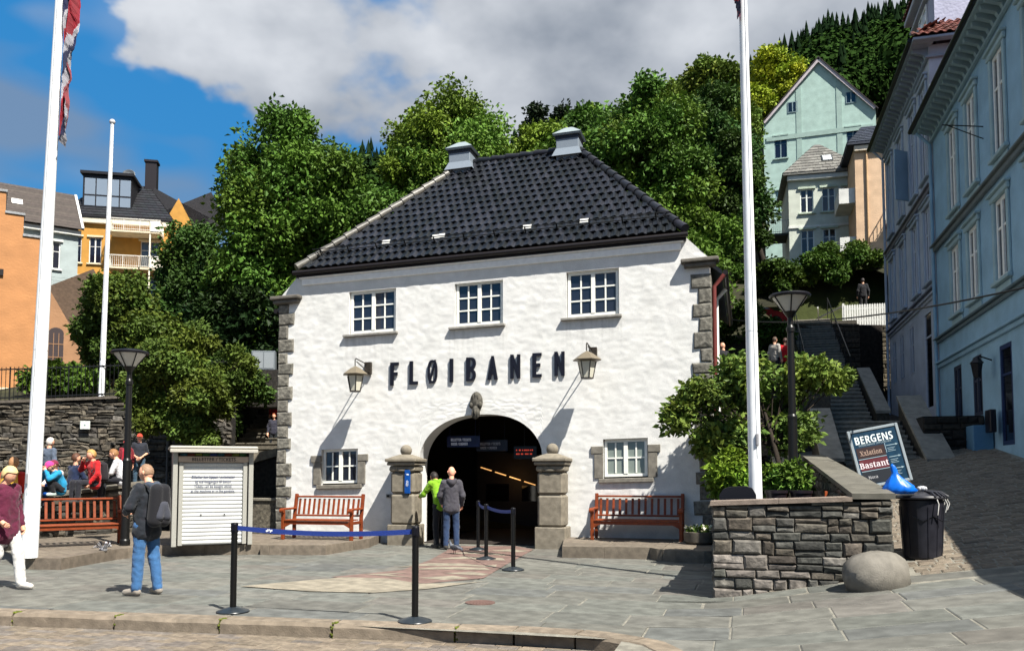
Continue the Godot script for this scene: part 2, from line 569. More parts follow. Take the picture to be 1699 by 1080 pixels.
	# side and back walls, up to the side eaves
	for s in [-1, 1]:
		g.quad(Vector3(5.2 * s, -0.3, 0), Vector3(5.2 * s, -0.3, -6.9), Vector3(5.2 * s, 6.0, -6.9), Vector3(5.2 * s, 6.0, 0))
		g.quad(Vector3(5.2 * s, 6.0, 0), Vector3(5.2 * s, 6.128, 0), Vector3(5.2 * s, 6.128, -0.3), Vector3(5.2 * s, 6.0, -0.3))
		g.quad(Vector3(5.2 * s, 6.128, 0), Vector3(4.62 * s, 6.72, 0), Vector3(4.62 * s, 6.72, -0.3), Vector3(5.2 * s, 6.128, -0.3))
	g.quad(Vector3(5.2, -0.3, -6.9), Vector3(-5.2, -0.3, -6.9), Vector3(-5.2, 6.0, -6.9), Vector3(5.2, 6.0, -6.9))
	part("wall", g, M.plaster, st)
	# smooth band under the eaves
	g = geo(white, Transform3D(), LEAN)
	g.box(Vector3(-4.60, 6.36, -0.1), Vector3(4.60, 6.52, 0.05), 0.015)
	g.box(Vector3(-4.66, 6.522, -0.1), Vector3(4.66, 6.66, 0.09), 0.015)
	part("cornice", g, M.paint, st)
	# dark hall behind the archway
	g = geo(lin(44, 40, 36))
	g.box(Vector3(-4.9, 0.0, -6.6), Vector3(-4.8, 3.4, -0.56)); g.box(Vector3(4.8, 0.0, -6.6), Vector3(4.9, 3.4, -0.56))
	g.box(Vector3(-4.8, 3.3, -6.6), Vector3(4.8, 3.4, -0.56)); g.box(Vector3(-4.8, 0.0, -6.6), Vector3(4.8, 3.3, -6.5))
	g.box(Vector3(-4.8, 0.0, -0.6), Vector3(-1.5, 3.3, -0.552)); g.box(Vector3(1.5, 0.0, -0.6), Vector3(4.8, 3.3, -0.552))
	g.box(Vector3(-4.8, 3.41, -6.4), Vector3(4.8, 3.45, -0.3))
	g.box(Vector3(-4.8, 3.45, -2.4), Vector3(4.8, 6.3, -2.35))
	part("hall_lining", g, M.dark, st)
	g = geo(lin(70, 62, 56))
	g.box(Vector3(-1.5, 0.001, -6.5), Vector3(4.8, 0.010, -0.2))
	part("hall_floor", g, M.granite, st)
	# windows
	for i in 3:
		var h: Array = upper[i]
		window(st, h[0] + 0.02, h[1] + 0.04, h[2] - 0.02, h[3], -0.12, 2, [0.333, 0.667], 2, lin(236, 236, 228), lin(34, 42, 50), Transform3D(), LEAN, 0.062)
		g = geo(lin(196, 192, 184), Transform3D(), LEAN)
		g.box(Vector3(h[0] - 0.12, h[1] - 0.05, -0.06), Vector3(h[2] + 0.06, h[1] + 0.01, 0.10), 0.01)
		part("sill", g, M.granite, st)
	for i in 2:
		var h: Array = lower[i]
		window(st, h[0] + 0.02, h[1] + 0.04, h[2] - 0.02, h[3], -0.12, 2, [0.5], 2, lin(236, 236, 228), lin(34, 42, 50) if i == 0 else lin(120, 128, 122), Transform3D(), LEAN, 0.062)
		var gs := lin(166, 160, 148)
		g = geo(gs, Transform3D(), LEAN)
		g.box(Vector3(h[0] - 0.10, h[1] - 0.09, -0.1), Vector3(h[2] + 0.12, h[1] + 0.006, 0.07), 0.012)
		part("sill", g, M.granite, st)
		for s in [0, 1]:
			var e: float = h[0] if s == 0 else h[2]
			var o := -1.0 if s == 0 else 1.0
			g = geo(gs, Transform3D(), LEAN)
			g.box(Vector3(minf(e, e + 0.20 * o), h[1] + 0.012, -0.05), Vector3(maxf(e, e + 0.20 * o), h[1] + 0.55, 0.035), 0.01)
			part("jamb_stone", g, M.granite, st)
			g = geo(gs, Transform3D(), LEAN)
			g.box(Vector3(minf(e, e + 0.27 * o), h[1] + 0.554, -0.05), Vector3(maxf(e, e + 0.27 * o), h[1] + 0.72, 0.045), 0.01)
			part("jamb_stone", g, M.granite, st)
	# corner stones
	var r := RandomNumberGenerator.new()
	r.seed = 31
	for s in [-1, 1]:
		var y := 0.0
		var k := 0
		while y < 5.8:
			var hh := minf(r.randf_range(0.24, 0.36), 5.93 - y)
			if 5.93 - y - hh < 0.12: hh = 5.93 - y
			var w := (0.40 if k % 2 == 0 else 0.27) + r.randf_range(-0.03, 0.03)
			g = geo(lin(178, 173, 160) * r.randf_range(0.8, 1.15), Transform3D(), LEAN)
			g.stone(Vector3(s * (5.23 - w / 2), y + hh / 2, 0.045), w, hh - 0.012, 0.35, r, 0.010)
			part("corner_stone", g, M.stone, st)
			y += hh; k += 1
		g = geo(lin(140, 134, 124), Transform3D(), LEAN)
		g.box(Vector3(s * 5.0 - 0.34, 5.935, -0.1), Vector3(s * 5.0 + 0.34, 6.03, 0.14), 0.02)
		g.box(Vector3(s * 5.0 - 0.40, 6.032, -0.1), Vector3(s * 5.0 + 0.40, 6.12, 0.20), 0.02)
		part("kneeler_stone", g, M.granite, st)
	station_roof(st)
	# carved stone over the arch, pillars
	g = geo(lin(128, 124, 114), Transform3D(), LEAN)
	g.ball(Vector3(-0.06, 3.26, 0.06), Vector3(0.155, 0.24, 0.10), 14, 10)
	g.ball(Vector3(-0.06, 3.03, 0.10), Vector3(0.10, 0.17, 0.09), 12, 8)
	for s in [-1, 1]:
		g.ball(Vector3(-0.06 + s * 0.10, 3.19, 0.11), Vector3(0.06, 0.075, 0.06), 10, 7)
		g.ball(Vector3(-0.06 + s * 0.055, 3.36, 0.12), Vector3(0.03, 0.08, 0.04), 8, 6)
		g.ball(Vector3(-0.06 + s * 0.06, 2.98, 0.15), Vector3(0.025, 0.10, 0.04), 8, 6)
	g.ball(Vector3(-0.06, 3.38, 0.11), Vector3(0.035, 0.11, 0.05), 8, 6)
	g.ball(Vector3(-0.06, 3.04, 0.18), Vector3(0.03, 0.09, 0.04), 8, 6)
	part("carved_keystone", g, M.stone, st)
	for s in [-1, 1]:
		var px: float = -1.67 if s < 0 else 1.79
		pillar(st, px)
	# nine letters over the door
	var letters := ["F", "L", "Ø", "I", "B", "A", "N", "E", "N"]
	var xs := [-2.10, -1.61, -1.15, -0.68, -0.20, 0.32, 0.86, 1.38, 1.89]
	for i in 9:
		g = geo(lin(22, 27, 38), Transform3D(Basis(), Vector3(xs[i], 4.03, 0.0)), 0.0)
		letter(g, letters[i], 0.235, 0.55)
		var o := part("letter", g, M.black, st)
		o.position = Vector3(0, LEAN * xs[i] + 0.0, 0.014)
	# blue panel on the left pillar is its own thing; small sockets by the arch
	g = geo(lin(190, 188, 182))
	g.box(Vector3(-2.30, 1.05, 0.0), Vector3(-2.18, 1.15, 0.05), 0.01)
	g.col = lin(40, 40, 42)
	g.box(Vector3(-2.275, 1.07, 0.051), Vector3(-2.205, 1.12, 0.06))
	part("socket_box", g, M.plastic, st)
	# rain pipe on the right side and red-brown pipe behind
	for k in 2:
		var z := -0.3 - 1.5 * k
		g = geo(lin(110, 52, 48) if k == 0 else lin(225, 225, 222))
		g.tube([Vector3(5.28, 0.9, z), Vector3(5.28, 5.7, z), Vector3(5.5, 5.95, z)], [0.05], 8)
		part("rain_pipe", g, M.paint, st)

func pillar(st: Node, px: float) -> void:
	var c := lin(172, 162, 144)
	var p := Node3D.new()
	var g := geo(c)
	g.box(Vector3(px - 0.34, -0.2, 0.02), Vector3(px + 0.34, 0.46, 0.62), 0.015)
	var o := part("pillar", g, M.granite, st)
	o.set_meta("label", "granite gate pillar with a ball on its cap")
	p.free()
	g = geo(c)
	g.box(Vector3(px - 0.29, 0.462, 0.02), Vector3(px + 0.29, 1.16, 0.57), 0.05)
	part("pillar_block", g, M.granite, o)
	g = geo(c)
	g.box(Vector3(px - 0.29, 1.164, 0.02), Vector3(px + 0.29, 1.66, 0.57), 0.05)
	part("pillar_block", g, M.granite, o)
	g = geo(c)
	g.box(Vector3(px - 0.31, 1.664, 0.02), Vector3(px + 0.31, 1.80, 0.59), 0.03)
	for s in [-1, 1]:
		g.ball(Vector3(px + s * 0.22, 1.72, 0.57), Vector3(0.10, 0.07, 0.05), 10, 7)
	g.ball(Vector3(px, 1.70, 0.59), Vector3(0.13, 0.045, 0.03), 10, 7)
	part("carved_capital", g, M.granite, o)
	g = geo(c)
	g.box(Vector3(px - 0.345, 1.804, -0.02), Vector3(px + 0.345, 1.88, 0.66), 0.02)
	g.box(Vector3(px - 0.38, 1.882, -0.02), Vector3(px + 0.38, 1.965, 0.70), 0.02)
	g.lathe([Vector2(0.46, 1.967), Vector2(0.30, 2.02), Vector2(0.15, 2.06)], 4, Vector3(px, 0, 0.34), true)
	part("pillar_cap", g, M.granite, o)
	g = geo(c)
	g.ball(Vector3(px, 2.15, 0.34), Vector3(0.135, 0.135, 0.135), 20, 12)
	part("pillar_ball", g, M.granite, o)

# capital letters as bold narrow strokes with depth
func letter(g: Geo, ch: String, w: float, h: float) -> void:
	var t := 0.088
	var x0 := -w / 2
	var x1 := w / 2
	var y0 := -h / 2
	var y1 := h / 2
	var d := 0.035
	var bar := func(a: Vector2, b: Vector2) -> void:
		g.box(Vector3(a.x, a.y, 0), Vector3(b.x, b.y, d))
	var slant := func(a: Vector2, b: Vector2, c: Vector2, e: Vector2, dd: float) -> void:
		g.prism(PackedVector2Array([a, b, c, e]), 0.001, dd)
	match ch:
		"F", "E":
			bar.call(Vector2(x0, y0), Vector2(x0 + t, y1))
			bar.call(Vector2(x0 + t, y1 - t * 0.8), Vector2(x1 - 0.02, y1))
			bar.call(Vector2(x0 + t, -0.035), Vector2(x1 - 0.05, 0.04))
			if ch == "E": bar.call(Vector2(x0 + t, y0), Vector2(x1 - 0.02, y0 + t * 0.8))
		"L":
			bar.call(Vector2(x0, y0), Vector2(x0 + t, y1)); bar.call(Vector2(x0 + t, y0), Vector2(x1 - 0.02, y0 + t * 0.8))
		"I":
			bar.call(Vector2(-t / 2, y0), Vector2(t / 2, y1))
		"Ø":
			var k := 20
			for i in k:
				var a := TAU * i / k
				var b := TAU * (i + 1) / k
				var rx := w * 0.52
				var ry := h * 0.5
				var p := func(q: float, ex: float) -> Vector2:
					return Vector2(signf(cos(q)) * pow(absf(cos(q)), 0.75) * (rx - ex), signf(sin(q)) * pow(absf(sin(q)), 0.75) * (ry - ex))
				g.prism(PackedVector2Array([p.call(a, 0.0), p.call(b, 0.0), p.call(b, t * 0.66), p.call(a, t * 0.66)]), 0.0, d)
			slant.call(Vector2(-0.085, y0 + 0.0), Vector2(-0.05, y0 + 0.0), Vector2(0.085, y1 - 0.0), Vector2(0.05, y1 - 0.0), d + 0.003)
		"B":
			bar.call(Vector2(x0, y0), Vector2(x0 + t, y1))
			for s in [0, 1]:
				var cy := -h * 0.25 if s == 0 else h * 0.25
				var k := 12
				for i in k:
					var a := -PI / 2 + PI * i / k
					var b := -PI / 2 + PI * (i + 1) / k
					var p := func(q: float, ex: float) -> Vector2:
						return Vector2(x0 + t + (w - t - ex) * pow(maxf(cos(q), 0.0), 0.6), cy + (h * 0.25 - ex * 0.7) * sin(q))
					g.prism(PackedVector2Array([p.call(a, 0.0), p.call(b, 0.0), p.call(b, t * 0.9), p.call(a, t * 0.9)]), 0.0, d + 0.002 * s)
		"A":
			slant.call(Vector2(x0 - 0.01, y0), Vector2(x0 + t - 0.01, y0), Vector2(0.025, y1), Vector2(-0.03, y1), d)
			slant.call(Vector2(x1 - t + 0.01, y0), Vector2(x1 + 0.01, y0), Vector2(0.03, y1), Vector2(-0.025, y1), d + 0.003)
			bar.call(Vector2(-0.055, y0 + 0.12), Vector2(0.055, y0 + 0.20))
		"N":
			bar.call(Vector2(x0, y0), Vector2(x0 + t * 0.85, y1)); bar.call(Vector2(x1 - t * 0.85, y0), Vector2(x1, y1))
			slant.call(Vector2(x1 - t * 0.85, y0), Vector2(x1, y0), Vector2(x0 + t * 0.85, y1), Vector2(x0, y1), d + 0.003)

func station_roof(st: Node) -> void:
	var black := lin(46, 48, 56)
	var ve := 6.72                      # front eaves
	var ze := 0.13
	var ridge_y := 10.08
	var ridge_z := -3.05
	var el := 4.70                      # half width at the eaves
	var rl := -1.42                     # ends of the ridge
	var rr := 1.74
	var g := geo(black, Transform3D(), LEAN)
	# deck under the tiles and the three other slopes
	var A := Vector3(-el, ve - 0.08, ze)
	var B := Vector3(el, ve - 0.08, ze)
	var C := Vector3(rr, ridge_y - 0.06, ridge_z)
	var D := Vector3(rl, ridge_y - 0.06, ridge_z)
	g.quad(A, B, C, D)
	var zb := -7.0
	var Ab := Vector3(-el, ve - 0.08, zb - 0.3)
	var Bb := Vector3(el, ve - 0.08, zb - 0.3)
	g.quad(Bb, Ab, D, C)
	var B2 := Vector3(el - 0.06, ve - 0.10, -0.30)
	var A2 := Vector3(-el + 0.06, ve - 0.10, -0.30)
	var SR := Vector3(5.45, 5.92, -0.30)
	var SRb := Vector3(5.45, 5.92, zb + 0.1)
	var SL := Vector3(-5.45, 5.92, -0.30)
	var SLb := Vector3(-5.45, 5.92, zb + 0.1)
	var k := Vector3(0, -0.1, 0)
	g.tri(B, B2, C); g.tri(B2, Bb, C); g.quad(SR, SRb, Bb, B2); g.tri(A2, A, D); g.tri(Ab, A2, D); g.quad(SLb, SL, A2, Ab)
	g.quad(SR + k, B2 + k, Bb + k, SRb + k); g.quad(SL + k, SLb + k, Ab + k, A2 + k)
	g.quad(SR + k, SRb + k, SRb, SR); g.quad(SLb + k, SL + k, SL, SLb); g.quad(SR + k, SR, B2, B2 + k); g.quad(SL, SL + k, A2 + k, A2)
	var roof := part("roof", g, M.tile, st)
	# gutter and fascia
	g = geo(lin(38, 32, 30), Transform3D(), LEAN)
	g.box(Vector3(-el - 0.02, ve - 0.17, -0.15), Vector3(el + 0.02, ve - 0.10, ze - 0.02), 0.01)
	g.tube([Vector3(-el - 0.06, ve - 0.07, ze + 0.05), Vector3(el + 0.06, ve - 0.07, ze + 0.05)], [0.055], 10)
	part("gutter", g, M.black, st)
	for s in [-1, 1]:
		g = geo(lin(38, 32, 30), Transform3D(), LEAN)
		g.tube([Vector3(s * 5.52, 5.86, -0.3), Vector3(s * 5.52, 5.86, zb)], [0.06], 8)
		part("gutter", g, M.black, st)
	# tiles: each one its own piece for the first 300, the rows above joined
	var slope_v := Vector3(0, ridge_y - ve, ridge_z - ze)
	var up := slope_v.normalized()
	var out := Vector3.RIGHT.cross(up).normalized()
	var L := slope_v.length()
	var rows := 16
	var rh := L / rows
	var cw := 0.2
	var r := RandomNumberGenerator.new()
	r.seed = 77
	var variants := []
	for q in 5:
		var tg := geo(black * r.randf_range(0.6, 1.6))
		tg.col = Color(tg.col.r, tg.col.g, tg.col.b)
		var prof := []
		for i in 7:
			var e := i / 6.0
			prof.append(Vector2((e - 0.5) * (cw + 0.02), 0.022 * sin(e * TAU - 0.5) + 0.012 * cos(e * TAU * 2.0) + 0.018))
		for i in 6:
			var p0: Vector2 = prof[i]
			var p1: Vector2 = prof[i + 1]
			var a := Vector3(p0.x, 0, p0.y + 0.035)
			var b := Vector3(p1.x, 0, p1.y + 0.035)
			var c := Vector3(p1.x, rh + 0.05, p1.y)
			var d := Vector3(p0.x, rh + 0.05, p0.y)
			tg.quad(a, b, c, d)
			var dn := Vector3(0, 0.004, -0.035)
			tg.quad(a + dn, b + dn, b, a)
		variants.append(tg)
	var meshes := []
	for tg in variants: meshes.append(tg.mesh(M.tile))
	var rest := geo()
	var made := 0
	for j in rows:
		var e := (j + 0.5) / rows
		var ul := lerpf(-el, rl, e)
		var ur := lerpf(el, rr, e)
		var n := int(floor((ur - ul) / cw))
		var off := fmod(-el, cw)
		var u := ceilf(ul / cw) * cw + (0.1 if j % 2 else 0.0)
		while u < ur - 0.02:
			var base := Vector3(u, ve, ze) + up * (rh * j) + out * (0.02 + r.randf_range(0, 0.006))
			base.y += LEAN * u
			var tilt := Basis(Vector3(1, LEAN, 0), up, out)
			var q := r.randi() % 5
			if made < 300:
				var o := obj("roof_tile", meshes[q], roof)
				o.transform = Transform3D(Basis(Vector3(1, LEAN, 0).normalized(), up, out).orthonormalized(), base)
				made += 1
			else:
				var tg: Geo = variants[q]
				var x := Transform3D(tilt.orthonormalized(), base)
				for i in tg.v.size():
					rest.v.append(x * tg.v[i]); rest.n.append(x.basis * tg.n[i]); rest.c.append(tg.c[i])
			u += cw
	var o := part("upper_tiles", rest, M.tile, roof)
	o.set_meta("kind", "stuff")
	# hip and ridge caps
	for e in [[Vector3(-el, ve, ze), Vector3(rl, ridge_y, ridge_z), lin(140, 136, 128)], [Vector3(el, ve, ze), Vector3(rr, ridge_y, ridge_z), black * 1.2], [Vector3(rl, ridge_y, ridge_z), Vector3(rr, ridge_y, ridge_z), black]]:
		var a: Vector3 = e[0]
		var b: Vector3 = e[1]
		var m := maxi(3, int(a.distance_to(b) / 0.36))
		for i in m:
			var p := a.lerp(b, float(i) / m)
			var q := a.lerp(b, (i + 1.12) / m)
			var cc: Color = e[2]
			g = geo(cc * r.randf_range(0.75, 1.2), Transform3D(), LEAN)
			g.tube([p + Vector3(0, 0.075, 0), q + Vector3(0, 0.055, 0)], [0.105, 0.085], 9)
			part("hip_tile", g, M.tile, roof)
	# snow rails and pale roof hatches
	g = geo(lin(30, 30, 32), Transform3D(), LEAN)
	for kk in 2:
		var p := Vector3(-el + 0.3, ve, ze) + up * 0.55 + out * (0.13 + 0.09 * kk)
		g.tube([p, p + Vector3(2 * el - 0.6, 0, 0)], [0.012], 6)
	var i := -4.2
	while i < 4.3:
		var p := Vector3(i, ve, ze) + up * 0.55
		g.bar(p + out * 0.04, p + out * 0.24, 0.03, 0.012)
		i += 0.75
	part("snow_rail", g, M.black, roof)
	for e in [-2.62, -1.32, 0.95, 2.30]:
		g = geo(lin(205, 205, 200), Transform3D(), LEAN)
		for w in 1 + int(e == -1.32):
			var p := Vector3(e + w * 0.17, ve, ze) + up * (0.72 + 0.02 * w) + out * 0.085
			g.quad(p, p + Vector3(0.2 - 0.05 * w, 0, 0), p + Vector3(0.2 - 0.05 * w, 0, 0) + up * 0.11 + out * 0.03, p + up * 0.11 + out * 0.03)
			g.quad(p - out * 0.05, p + Vector3(0.2 - 0.05 * w, 0, 0) - out * 0.05, p + Vector3(0.2 - 0.05 * w, 0, 0), p)
		part("pale_roof_clip", g, M.paint, roof)
	# two chimneys sheathed in sheet metal
	for e in [-1.46, 1.52]:
		g = geo(lin(134, 144, 156), Transform3D(), LEAN)
		var bx := Vector3(e, 0, ridge_z + 0.05)
		g.box(bx + Vector3(-0.30, 9.75, -0.30), bx + Vector3(0.30, 10.40, 0.30), 0.015)
		g.lathe([Vector2(0.56, 9.86), Vector2(0.43, 10.08)], 4, bx, true)
		var c := part("chimney", g, M.metal, roof)
		g = geo(lin(46, 46, 50), Transform3D(), LEAN)
		g.box(bx + Vector3(-0.315, 10.33, -0.315), bx + Vector3(0.315, 10.405, 0.315))
		part("dark_collar", g, M.metal, c)
		g = geo(lin(150, 162, 166), Transform3D(Basis(Vector3.UP, PI / 4), Vector3.ZERO), 0.0)
		g.x = Transform3D(Basis(), bx)
		g.lean = LEAN
		for kk in 4:
			var a := PI / 4 + PI / 2 * kk
			var a1 := a + PI / 2
			var p := func(q: float, rr2: float, y: float) -> Vector3: return Vector3(cos(q) * rr2, y, -sin(q) * rr2)
			g.quad(p.call(a, 0.54, 10.46), p.call(a1, 0.54, 10.46), p.call(a1, 0.20, 10.66), p.call(a, 0.20, 10.66))
			g.quad(p.call(a, 0.50, 10.41), p.call(a1, 0.50, 10.41), p.call(a1, 0.54, 10.46), p.call(a, 0.54, 10.46))
			g.quad(p.call(a, 0.20, 10.66), p.call(a1, 0.20, 10.66), p.call(a1, 0.12, 10.70), p.call(a, 0.12, 10.70))
		g.quad(Vector3(-0.085, 10.70, 0.085), Vector3(0.085, 10.70, 0.085), Vector3(0.085, 10.70, -0.085), Vector3(-0.085, 10.70, -0.085))
		g.quad(Vector3(-0.35, 10.415, 0.35), Vector3(-0.35, 10.415, -0.35), Vector3(0.35, 10.415, -0.35), Vector3(0.35, 10.415, 0.35))
		part("chimney_cap", g, M.metal, c)

# ---- the ground ----

# a paving piece: an outline in (s, t), its top on the slope, with cut edges and a sunk joint around it
func paver(g: Geo, p: PackedVector2Array, lift: float, gap: float, thick := 0.06, flat := false, edge := 0.012) -> bool:
	var inner := Geometry2D.offset_polygon(p, -gap)
	if inner.is_empty() or inner[0].size() < 3: return false
	var q: PackedVector2Array = inner[0]
	var t := Geometry2D.offset_polygon(q, -edge)
	var tp: PackedVector2Array = q if t.is_empty() or t[0].size() != q.size() else t[0]
	# match the first corners
	var best := 0
	for i in tp.size(): if tp[i].distance_to(q[0]) < tp[best].distance_to(q[0]): best = i
	var up := func(v: Vector2, dy: float) -> Vector3: return at(v.x, (0.0 if flat else slope(v.x, v.y)) + lift + dy, v.y)
	var tri := Geometry2D.triangulate_polygon(tp)
	for i in range(0, tri.size(), 3):
		var a: Vector3 = up.call(tp[tri[i]], 0.0)
		var b: Vector3 = up.call(tp[tri[i + 1]], 0.0)
		var c: Vector3 = up.call(tp[tri[i + 2]], 0.0)
		if (b - a).cross(c - a).y > 0: g.tri(a, b, c)
		else: g.tri(a, c, b)
	var m := Vector3.ZERO
	for v in tp: m += up.call(v, 0.0)
	m /= tp.size()
	for i in q.size():
		var j := (i + 1) % q.size()
		var ti := (i + best) % tp.size()
		var tj := (j + best) % tp.size()
		var rings := [[up.call(tp[ti], 0.0), up.call(tp[tj], 0.0), up.call(q[j], -edge * 0.6), up.call(q[i], -edge * 0.6)], [up.call(q[i], -edge * 0.6), up.call(q[j], -edge * 0.6), up.call(q[j], -thick), up.call(q[i], -thick)]]
		for e in rings:
			var nn: Vector3 = (e[1] - e[0]).cross(e[2] - e[0])
			if nn.dot((e[0] + e[2]) / 2.0 - m) > 0: g.quad(e[0], e[1], e[2], e[3])
			else: g.quad(e[3], e[2], e[1], e[0])
	return true

func rect(a: float, b: float, c: float, d: float) -> PackedVector2Array:
	return PackedVector2Array([Vector2(a, b), Vector2(c, b), Vector2(c, d), Vector2(a, d)])

var kerb_line := [Vector2(-15.5, 7.0), Vector2(-8.43, 8.01), Vector2(-4.9, 8.32), Vector2(-2.23, 8.52), Vector2(-1.55, 8.48), Vector2(-1.02, 8.22), Vector2(-0.82, 7.85), Vector2(-0.80, 7.0), Vector2(-0.80, 4.0)]

func kerb_at(d: float) -> Array:             # a place along the kerb and the way it runs
	var i := 0
	while i < kerb_line.size() - 2 and d > kerb_line[i].distance_to(kerb_line[i + 1]):
		d -= kerb_line[i].distance_to(kerb_line[i + 1]); i += 1
	var w: Vector2 = (kerb_line[i + 1] - kerb_line[i]).normalized()
	return [kerb_line[i] + w * d, w]

func grounds() -> void:
	var r := RandomNumberGenerator.new()
	r.seed = 3
	# one sheet under everything, out to the horizon
	var g := geo(lin(96, 92, 84))
	g.quad(Vector3(-900, -0.32, 300), Vector3(900, -0.32, 300), Vector3(900, -0.32, -900), Vector3(-900, -0.32, -900))
	setting("ground", g, M.earth)
	# mortar bed under the paving, following the slope
	g = geo(lin(174, 169, 156))
	for i in 60:
		for j in 60:
			var s0 := -16.0 + 0.4 * i
			var t0 := 4.0 + 0.4 * j
			var s1 := s0 + 0.4
			var t1 := t0 + 0.4
			if s0 > 5.55: continue
			if s1 < -0.9 and t1 < 8.5: continue
			if s0 < -5 and t0 > 19 : continue
			var bed := func(s: float, t: float) -> Vector3: return at(s, slope(s, t) - 0.009, t)
			g.quad(bed.call(s0, t0), bed.call(s1, t0), bed.call(s1, t1), bed.call(s0, t1))
	var bed_o := setting("plaza_bed", g, M.granite)
	# road below the kerb, paved with small tan slabs
	g = geo(lin(100, 92, 80))
	g.quad(at(-18, -0.160, 2.0), at(-0.7, -0.160, 2.0), at(-0.7, -0.160, 8.6), at(-18, -0.160, 8.6))
	var road := setting("road", g, M.earth)
	var field := PackedVector2Array([Vector2(-18, 7.0)])
	for p in kerb_line: field.append(p + Vector2(0.02, -0.02))
	field.append(Vector2(-18, 4.0))
	var n := 0
	var rest := geo()
	for j in 18:
		var t0 := 6.6 + j * 0.13
		var s := -9.5 + r.randf_range(0, 0.2)
		while s < -0.7:
			var w := r.randf_range(0.2, 0.34)
			for c in Geometry2D.intersect_polygons(rect(s, t0, s + w, t0 + 0.13), field):
				if (Vector2(s + w / 2, t0) - Vector2(-6.18, 6.53)).length() < 0.44: continue
				var k := r.randf_range(0.75, 1.12)
				var h := geo(lin(168, 153, 134) * k if r.randf() < 0.7 else lin(158, 148, 138) * k)
				if c.size() < 3: continue
				if n < 300:
					if paver(h, c, -0.138 + r.randf_range(-0.003, 0.003), 0.004, 0.03, true, 0.008): part("sett", h, M.cobble, road); n += 1
				else: 
					rest.col = h.col
					paver(rest, c, -0.138, 0.004, 0.03, true, 0.008)
			s += w
	if rest.v.size(): part("other_setts", rest, M.cobble, road).set_meta("kind", "stuff")
	# kerb stones
	var lens := [0.0, 3.0, 5.05, 6.02, 7.30, 8.62, 9.92, 11.25, 12.62, 13.25, 13.9, 14.5, 15.2, 16.6]
	var kerb := Node3D.new()
	kerb.name = "kerb"
	add_child(kerb, true)
	tag(kerb, "", "", "", "structure")
	for i in lens.size() - 1:
		g = geo(lin(178, 162, 142) * r.randf_range(0.85, 1.08))
		var m := maxi(2, int((lens[i + 1] - lens[i]) / 0.16))
		var pr := []
		for e in m + 1:
			var d := lerpf(lens[i] + 0.012, lens[i + 1] - 0.012, float(e) / m)
			var ka := kerb_at(d)
			var kb := kerb_at(d + 0.25)
			var kc := kerb_at(maxf(0, d - 0.25))
			var w: Vector2 = (ka[1] + kb[1] + kc[1]).normalized()
			var nn := Vector2(-w.y, w.x)
			var p: Vector2 = ka[0]
			var j := r.randf_range(-0.006, 0.006)
			pr.append([at(p.x, -0.2, p.y), at(p.x, -0.035 + j, p.y), at(p.x + nn.x * 0.03, 0.004 + j, p.y + nn.y * 0.03), at(p.x + nn.x * 0.27, 0.008, p.y + nn.y * 0.27), at(p.x + nn.x * 0.29, -0.03, p.y + nn.y * 0.29)])
		for e in m:
			for k in 4: g.quad(pr[e][k], pr[e + 1][k], pr[e + 1][k + 1], pr[e][k + 1])
		for e in [pr[0], pr[m]]:
			g.quad(e[0], e[1], e[2], e[3]); g.tri(e[0], e[3], e[4])
		part("kerb_stone", g, M.granite, kerb)
	# moss in the joints of the kerb
	var gm := geo(lin(96, 104, 40))
	for i in range(1, 9):
		var ka := kerb_at(lens[i])
		for k in 26:
			var p: Vector2 = ka[0] + Vector2(r.randf_range(-0.025, 0.025), r.randf_range(-0.012, 0.12))
			var y := r.randf_range(-0.16, -0.02) if p.y - ka[0].y < 0.03 else 0.0
			gm.col = lin(96, 104, 40) * r.randf_range(0.5, 1.1)
			gm.ball(at(p.x, y, p.y), Vector3.ONE * r.randf_range(0.008, 0.018), 5, 4)
	var mo := obj("moss", gm.mesh(M.leaf))
	tag(mo, "green moss growing in the joints of the kerb", "moss", "", "stuff")
	# big grey flagstones of the square and of the slope on the right
	var plaza := PackedVector2Array()
	for p in [Vector2(-15.5, 7.28), Vector2(-8.46, 8.29), Vector2(-4.93, 8.60), Vector2(-2.18, 8.80), Vector2(-1.42, 8.73), Vector2(-0.82, 8.40), Vector2(-0.54, 7.90), Vector2(-0.52, 4.0), Vector2(5.55, 4.0), Vector2(5.55, 11.15), Vector2(1.76, 11.36), Vector2(-0.42, 11.40), Vector2(-0.42, 18.42), Vector2(-7.3, 18.42), Vector2(-7.3, 18.75), Vector2(-4.2, 18.75), Vector2(-4.2, 18.42), Vector2(-15.5, 18.42)]:
		plaza.append(p)
	plaza = PackedVector2Array([Vector2(-15.5, 7.28), Vector2(-8.46, 8.29), Vector2(-4.93, 8.60), Vector2(-2.18, 8.80), Vector2(-1.42, 8.73), Vector2(-0.82, 8.40), Vector2(-0.54, 7.90), Vector2(-0.52, 4.0), Vector2(5.55, 4.0), Vector2(5.55, 11.15), Vector2(1.76, 11.36), Vector2(-0.42, 11.40), Vector2(-0.42, 18.44), Vector2(-15.5, 18.44)])
	var paving := Node3D.new()
	paving.name = "plaza_paving"
	add_child(paving, true)
	tag(paving, "", "", "", "structure")
	n = 0
	rest = geo()
	var t := 4.0
